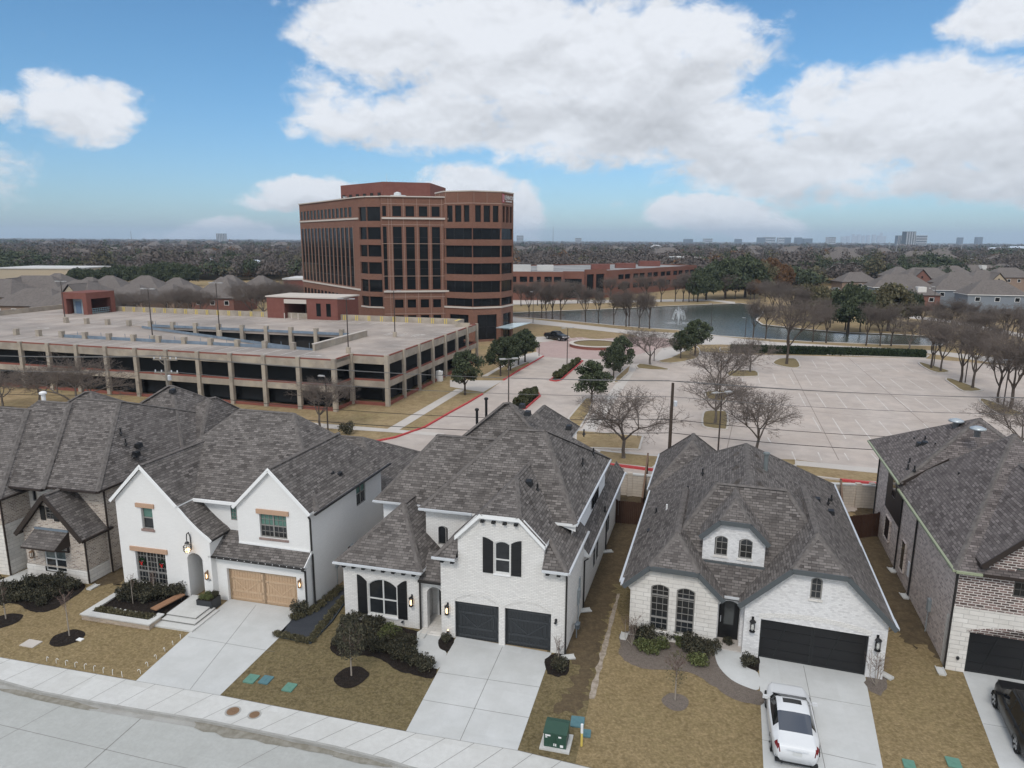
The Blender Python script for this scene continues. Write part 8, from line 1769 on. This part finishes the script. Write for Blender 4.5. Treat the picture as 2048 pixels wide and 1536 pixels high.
# ================================================================== WOODLAND TO THE HORIZON
def woods():
    r_ = np.random.RandomState(4); P = []
    def blocked(px, py_, Y):
        if Y < 345 and (px < 620): return True
        if Y < 330 and 1000 < px < 1420: return True
        if Y < 330 and px > 1640: return True
        if Y < 420 and px > 1640 and r_.rand() < .55: return True
        if Y < 520 and px < 620 and r_.rand() < .35: return True
        return False
    for i in range(26000):
        u = r_.rand(); Y = 1.0/(1/290.+(1/7000.-1/290.)*u**.62); px = -500+3050*r_.rand()
        if blocked(px, 0, Y): continue
        P.append((AT(px,Y), Y))
    P = np.array(P); n = len(P); 
    mats_ = [L_FARBROWN, L_OAK, L_OLIVE, L_RUST]
    # clustered kinds
    k = np.sin(P[:,0]*.013+1.7)*np.cos(P[:,1]*.009)+.8*np.sin(P[:,0]*.041)*np.sin(P[:,1]*.033+2)+r_.randn(n)*.55
    kind = np.where(k > .85, 1, np.where(k < -1.5, 3, np.where((k > .62), 2, 0)))
    for kk, nm in enumerate(('bare woodland','evergreen woodland','olive woodland','autumn woodland')):
        Q = P[kind == kk]; allV = []
        for x, y in Q:
            far = y > 1400; m_ = 34 if far else (170 if y > 600 else 520); H_ = (6+4.5*r_.rand())*(1.35 if r_.rand() < .12 else 1); Rr = 4+3.0*r_.rand(); 
            if far: Rr *= 1.5
            v = r_.randn(m_,3); v /= np.linalg.norm(v,axis=1,keepdims=True); v[:,2] = np.where(v[:,2] < -.3, -v[:,2], v[:,2])
            rad = r_.rand(m_,1)**.35; bump = 1+.25*np.sin(4*v[:,0:1]+x)+.2*np.cos(5*v[:,1:2]+y)
            c = np.array([x,y,H_*.55-.3])+v*rad*bump*np.array([Rr,Rr,H_*.48]); s = (Rr*(.27 if far else (.135 if y > 600 else .075)))*(.6+.8*r_.rand(m_,1)); a = r_.randn(m_,3)*.8+v; a /= np.linalg.norm(a,axis=1,keepdims=True)
            t1 = np.cross(a, r_.randn(m_,3)); t1 /= np.linalg.norm(t1,axis=1,keepdims=True); t2 = np.cross(a,t1)
            V = np.stack([c-t1*s-t2*s*.6,c+t1*s-t2*s*.6,c+t1*s+t2*s*.6,c-t1*s+t2*s*.6],1).reshape(-1,3); allV.append(V)
        o = quadmesh('woodland', np.concatenate(allV), mats_[kk]); o['kind'] = 'stuff'; o['label'] = nm+' reaching to the horizon'
woods()
r_ = np.random.RandomState(12); protos = []
for j, (wl_, hgt_, wd_) in enumerate((('tan',7.5,15),('white',6.5,16),('red',8.0,16),('grey',7.5,14))):
    t = thing('distant_house', 'tiny distant roof showing between the treetops', 'house', (0,0,0)); b = MB(); b.box(-wd_/2,wd_/2,0,11,0,hgt_-3.6); b.build('wall', M_WALLS[wl_], t)
    b = MB(); hip(b, -wd_/2-.4, wd_/2+.4, -.4, 11.4, hgt_-3.6, (-wd_/2+5,5.5,hgt_), (wd_/2-5,5.5,hgt_), caps=()); b.build('roof', [M_SHFAR if j != 1 else mat('distant pale roof', (.40,.40,.40), .8), M_SHFAR, M_TRIM], t); protos.append(t)
cnt = [0]*4; nb = 0
while nb < 130:
    Y = 1/(1/420.+(1/2600.-1/420.)*r_.rand()**.8); px = -60+2180*r_.rand(); j = (0,0,0,2,2,3,3,3,1)[r_.randint(9)]
    if 560 < px < 1080 and Y < 700: continue
    if 1000 < px < 1640 and Y < 600: continue
    s = 1.25+.7*r_.rand(); place(protos[j], cnt[j] == 0, (AT(px,Y),Y,0), (r_.rand()-.5)*1.2, 'tiny distant %s showing between treetops %s of the office tower' % (('grey brown roof','pale white roof','brown roof over red brick','grey roof over blue grey walls')[j], 'left' if px < 800 else 'right'), 'tiny distant roofs among the treetops', s, 'house'); cnt[j] += 1; nb += 1
# ================================================================== SKYLINE
M_TOWER = mat('distant tower concrete', (.42,.43,.45), .8); M_TGLASS = mat('distant tower glass', (.09,.11,.14), .2, .5); M_TDARK = mat('distant dark tower', (.06,.07,.08), .5)
def tower(px, py, Y, wpx, m, label, stripes=0, bands=0, m2=None, grp=None):
    x = AT(px,Y); zt = ZAT(px,py,Y); w = wpx/FPX*Y; t = thing('distant_tower', label, 'tower block', (x,Y,0), 0, grp); b = MB(); b.box(-w/2,w/2,0,w*.8,-.3,zt); b.build('wall', m, t)
    if stripes:
        c = MB()
        for i in range(stripes): xx = -w/2+w*(i+.5)/stripes; c.box(xx-w*.22/stripes,xx+w*.22/stripes,-w*.02,-.01,zt*.1,zt*.98)
        c.build('window_stripe', m2 or M_TGLASS, t)
    if bands:
        c = MB()
        for i in range(bands): zz = zt*(i+.6)/bands; c.box(-w*.46,w*.46,-w*.02,-.01,zz-zt*.22/bands,zz+zt*.22/bands)
        c.build('window_band', m2 or M_TGLASS, t)
    return t
tower(441,467,2600,16,M_TOWER,'pale slab tower block alone on the left horizon',5,0); tower(1040,471,3200,13,M_TGLASS,'grey tower block just right of the brick office on the horizon',0,6,M_TOWER); tower(1157,476,3600,12,M_TOWER,'small pale block on the horizon above the low office',0,4)
tower(1821,463,2400,19,M_TDARK,'tall dark striped tower block on the right horizon',4,0,M_TOWER); tower(1801,471,2450,12,M_TGLASS,'lower blue grey tower block left of the dark striped one',4,0,M_TOWER); tower(1843,471,2420,22,M_TOWER,'white banded office block right of the dark striped tower',0,5)
tower(1664,474,3600,15,M_TOWER,'pale office block left of the faint city skyline',0,4)
for i, (px, py, w) in enumerate(((1378,478,16),(1417,477,16),(1478,478,12),(1524,475,14),(1541,474,20),(1563,475,12),(1576,475,12),(1598,475,12),(1616,477,18),(1922,475,9),(1960,474,11))): tower(px, py, 4200, w, M_TOWER if px % 2 else M_TGLASS, 'hazy mid rise block on the horizon, %s of eleven from the left' % ORD[i], 0, 3, None, 'hazy mid rise blocks on the horizon')
for i, (px, py, w) in enumerate(((1688,473,8),(1697,472,7),(1706,468,4),(1711,471,5),(1718,469,5),(1727,471,6),(1737,470,6),(1748,469,6),(1757,471,5),(1762,465,4),(1768,472,8))): tower(px, py, 9500, w, M_TOWER, 'faint tower of the distant city skyline, %s from the left' % ORD[i], 0, 0, None, 'faint city skyline')
for px, py, Y, lab in ((263,462,2500,'thin dark radio mast on the left horizon'),(1106,453,3000,'tall faint radio mast on the horizon above the low office')):
    t = thing('radio_mast', lab, 'mast', (AT(px,Y),Y,0)); b = MB(); b.tube((0,0,0),(0,0,ZAT(px,py,Y)),1.0,.4,5); b.build('mast', M_TGLASS, t)
for i, px in enumerate((1780,1795,1840,1862,1880,1900,1925)):
    t = thing('power_pylon', 'faint transmission pole above the right treetops, %s from the left' % ORD[i], 'pylon', (AT(px,900),900,0), 0, 'faint transmission poles at right'); b = MB(); b.tube((0,0,0),(0,0,ZAT(px,484+i%3*2,900)),.35,.2,5); b.beam((-2,0,ZAT(px,489,900)),(2,0,ZAT(px,489,900)),.2,.2); b.build('pole', M_TOWER, t)
for i, (px, py, Y) in enumerate(((1815,530,420),(1835,532,400),(1942,530,420),(2010,534,400))):
    t = thing('lamp_post', 'tall pale street lamp above the right hand roofs, %s from the left' % ORD[i], 'lamp post', (AT(px,Y),Y,0), 0, 'tall pale street lamps at right'); b = MB(); h_ = ZAT(px,py,Y); b.tube((0,0,0),(0,0,h_),.14,.1,6); b.build('pole', M_TOWER, t); b = MB(); b.box(-.9,.9,-.4,.4,h_,h_+.35); b.build('lamp_head', M_WHITE, t)

# ================================================================== HAZE
hm = bpy.data.materials.new('haze air'); hm.use_nodes = True; hn = hm.node_tree; 
for n_ in list(hn.nodes):
    if n_.type != 'OUTPUT_MATERIAL': hn.nodes.remove(n_)
pv = hn.nodes.new('ShaderNodeVolumePrincipled'); pv.inputs['Color'].default_value = (.66,.82,1.0,1); pv.inputs['Density'].default_value = 1.25e-4; pv.inputs['Anisotropy'].default_value = 0.0
hn.links.new(pv.outputs[0], hn.nodes['Material Output'].inputs['Volume'])
b = MB(); b.box(-14500,14500,-14500,14500,-1.4,190); hz = b.build('haze', hm, kind='stuff')
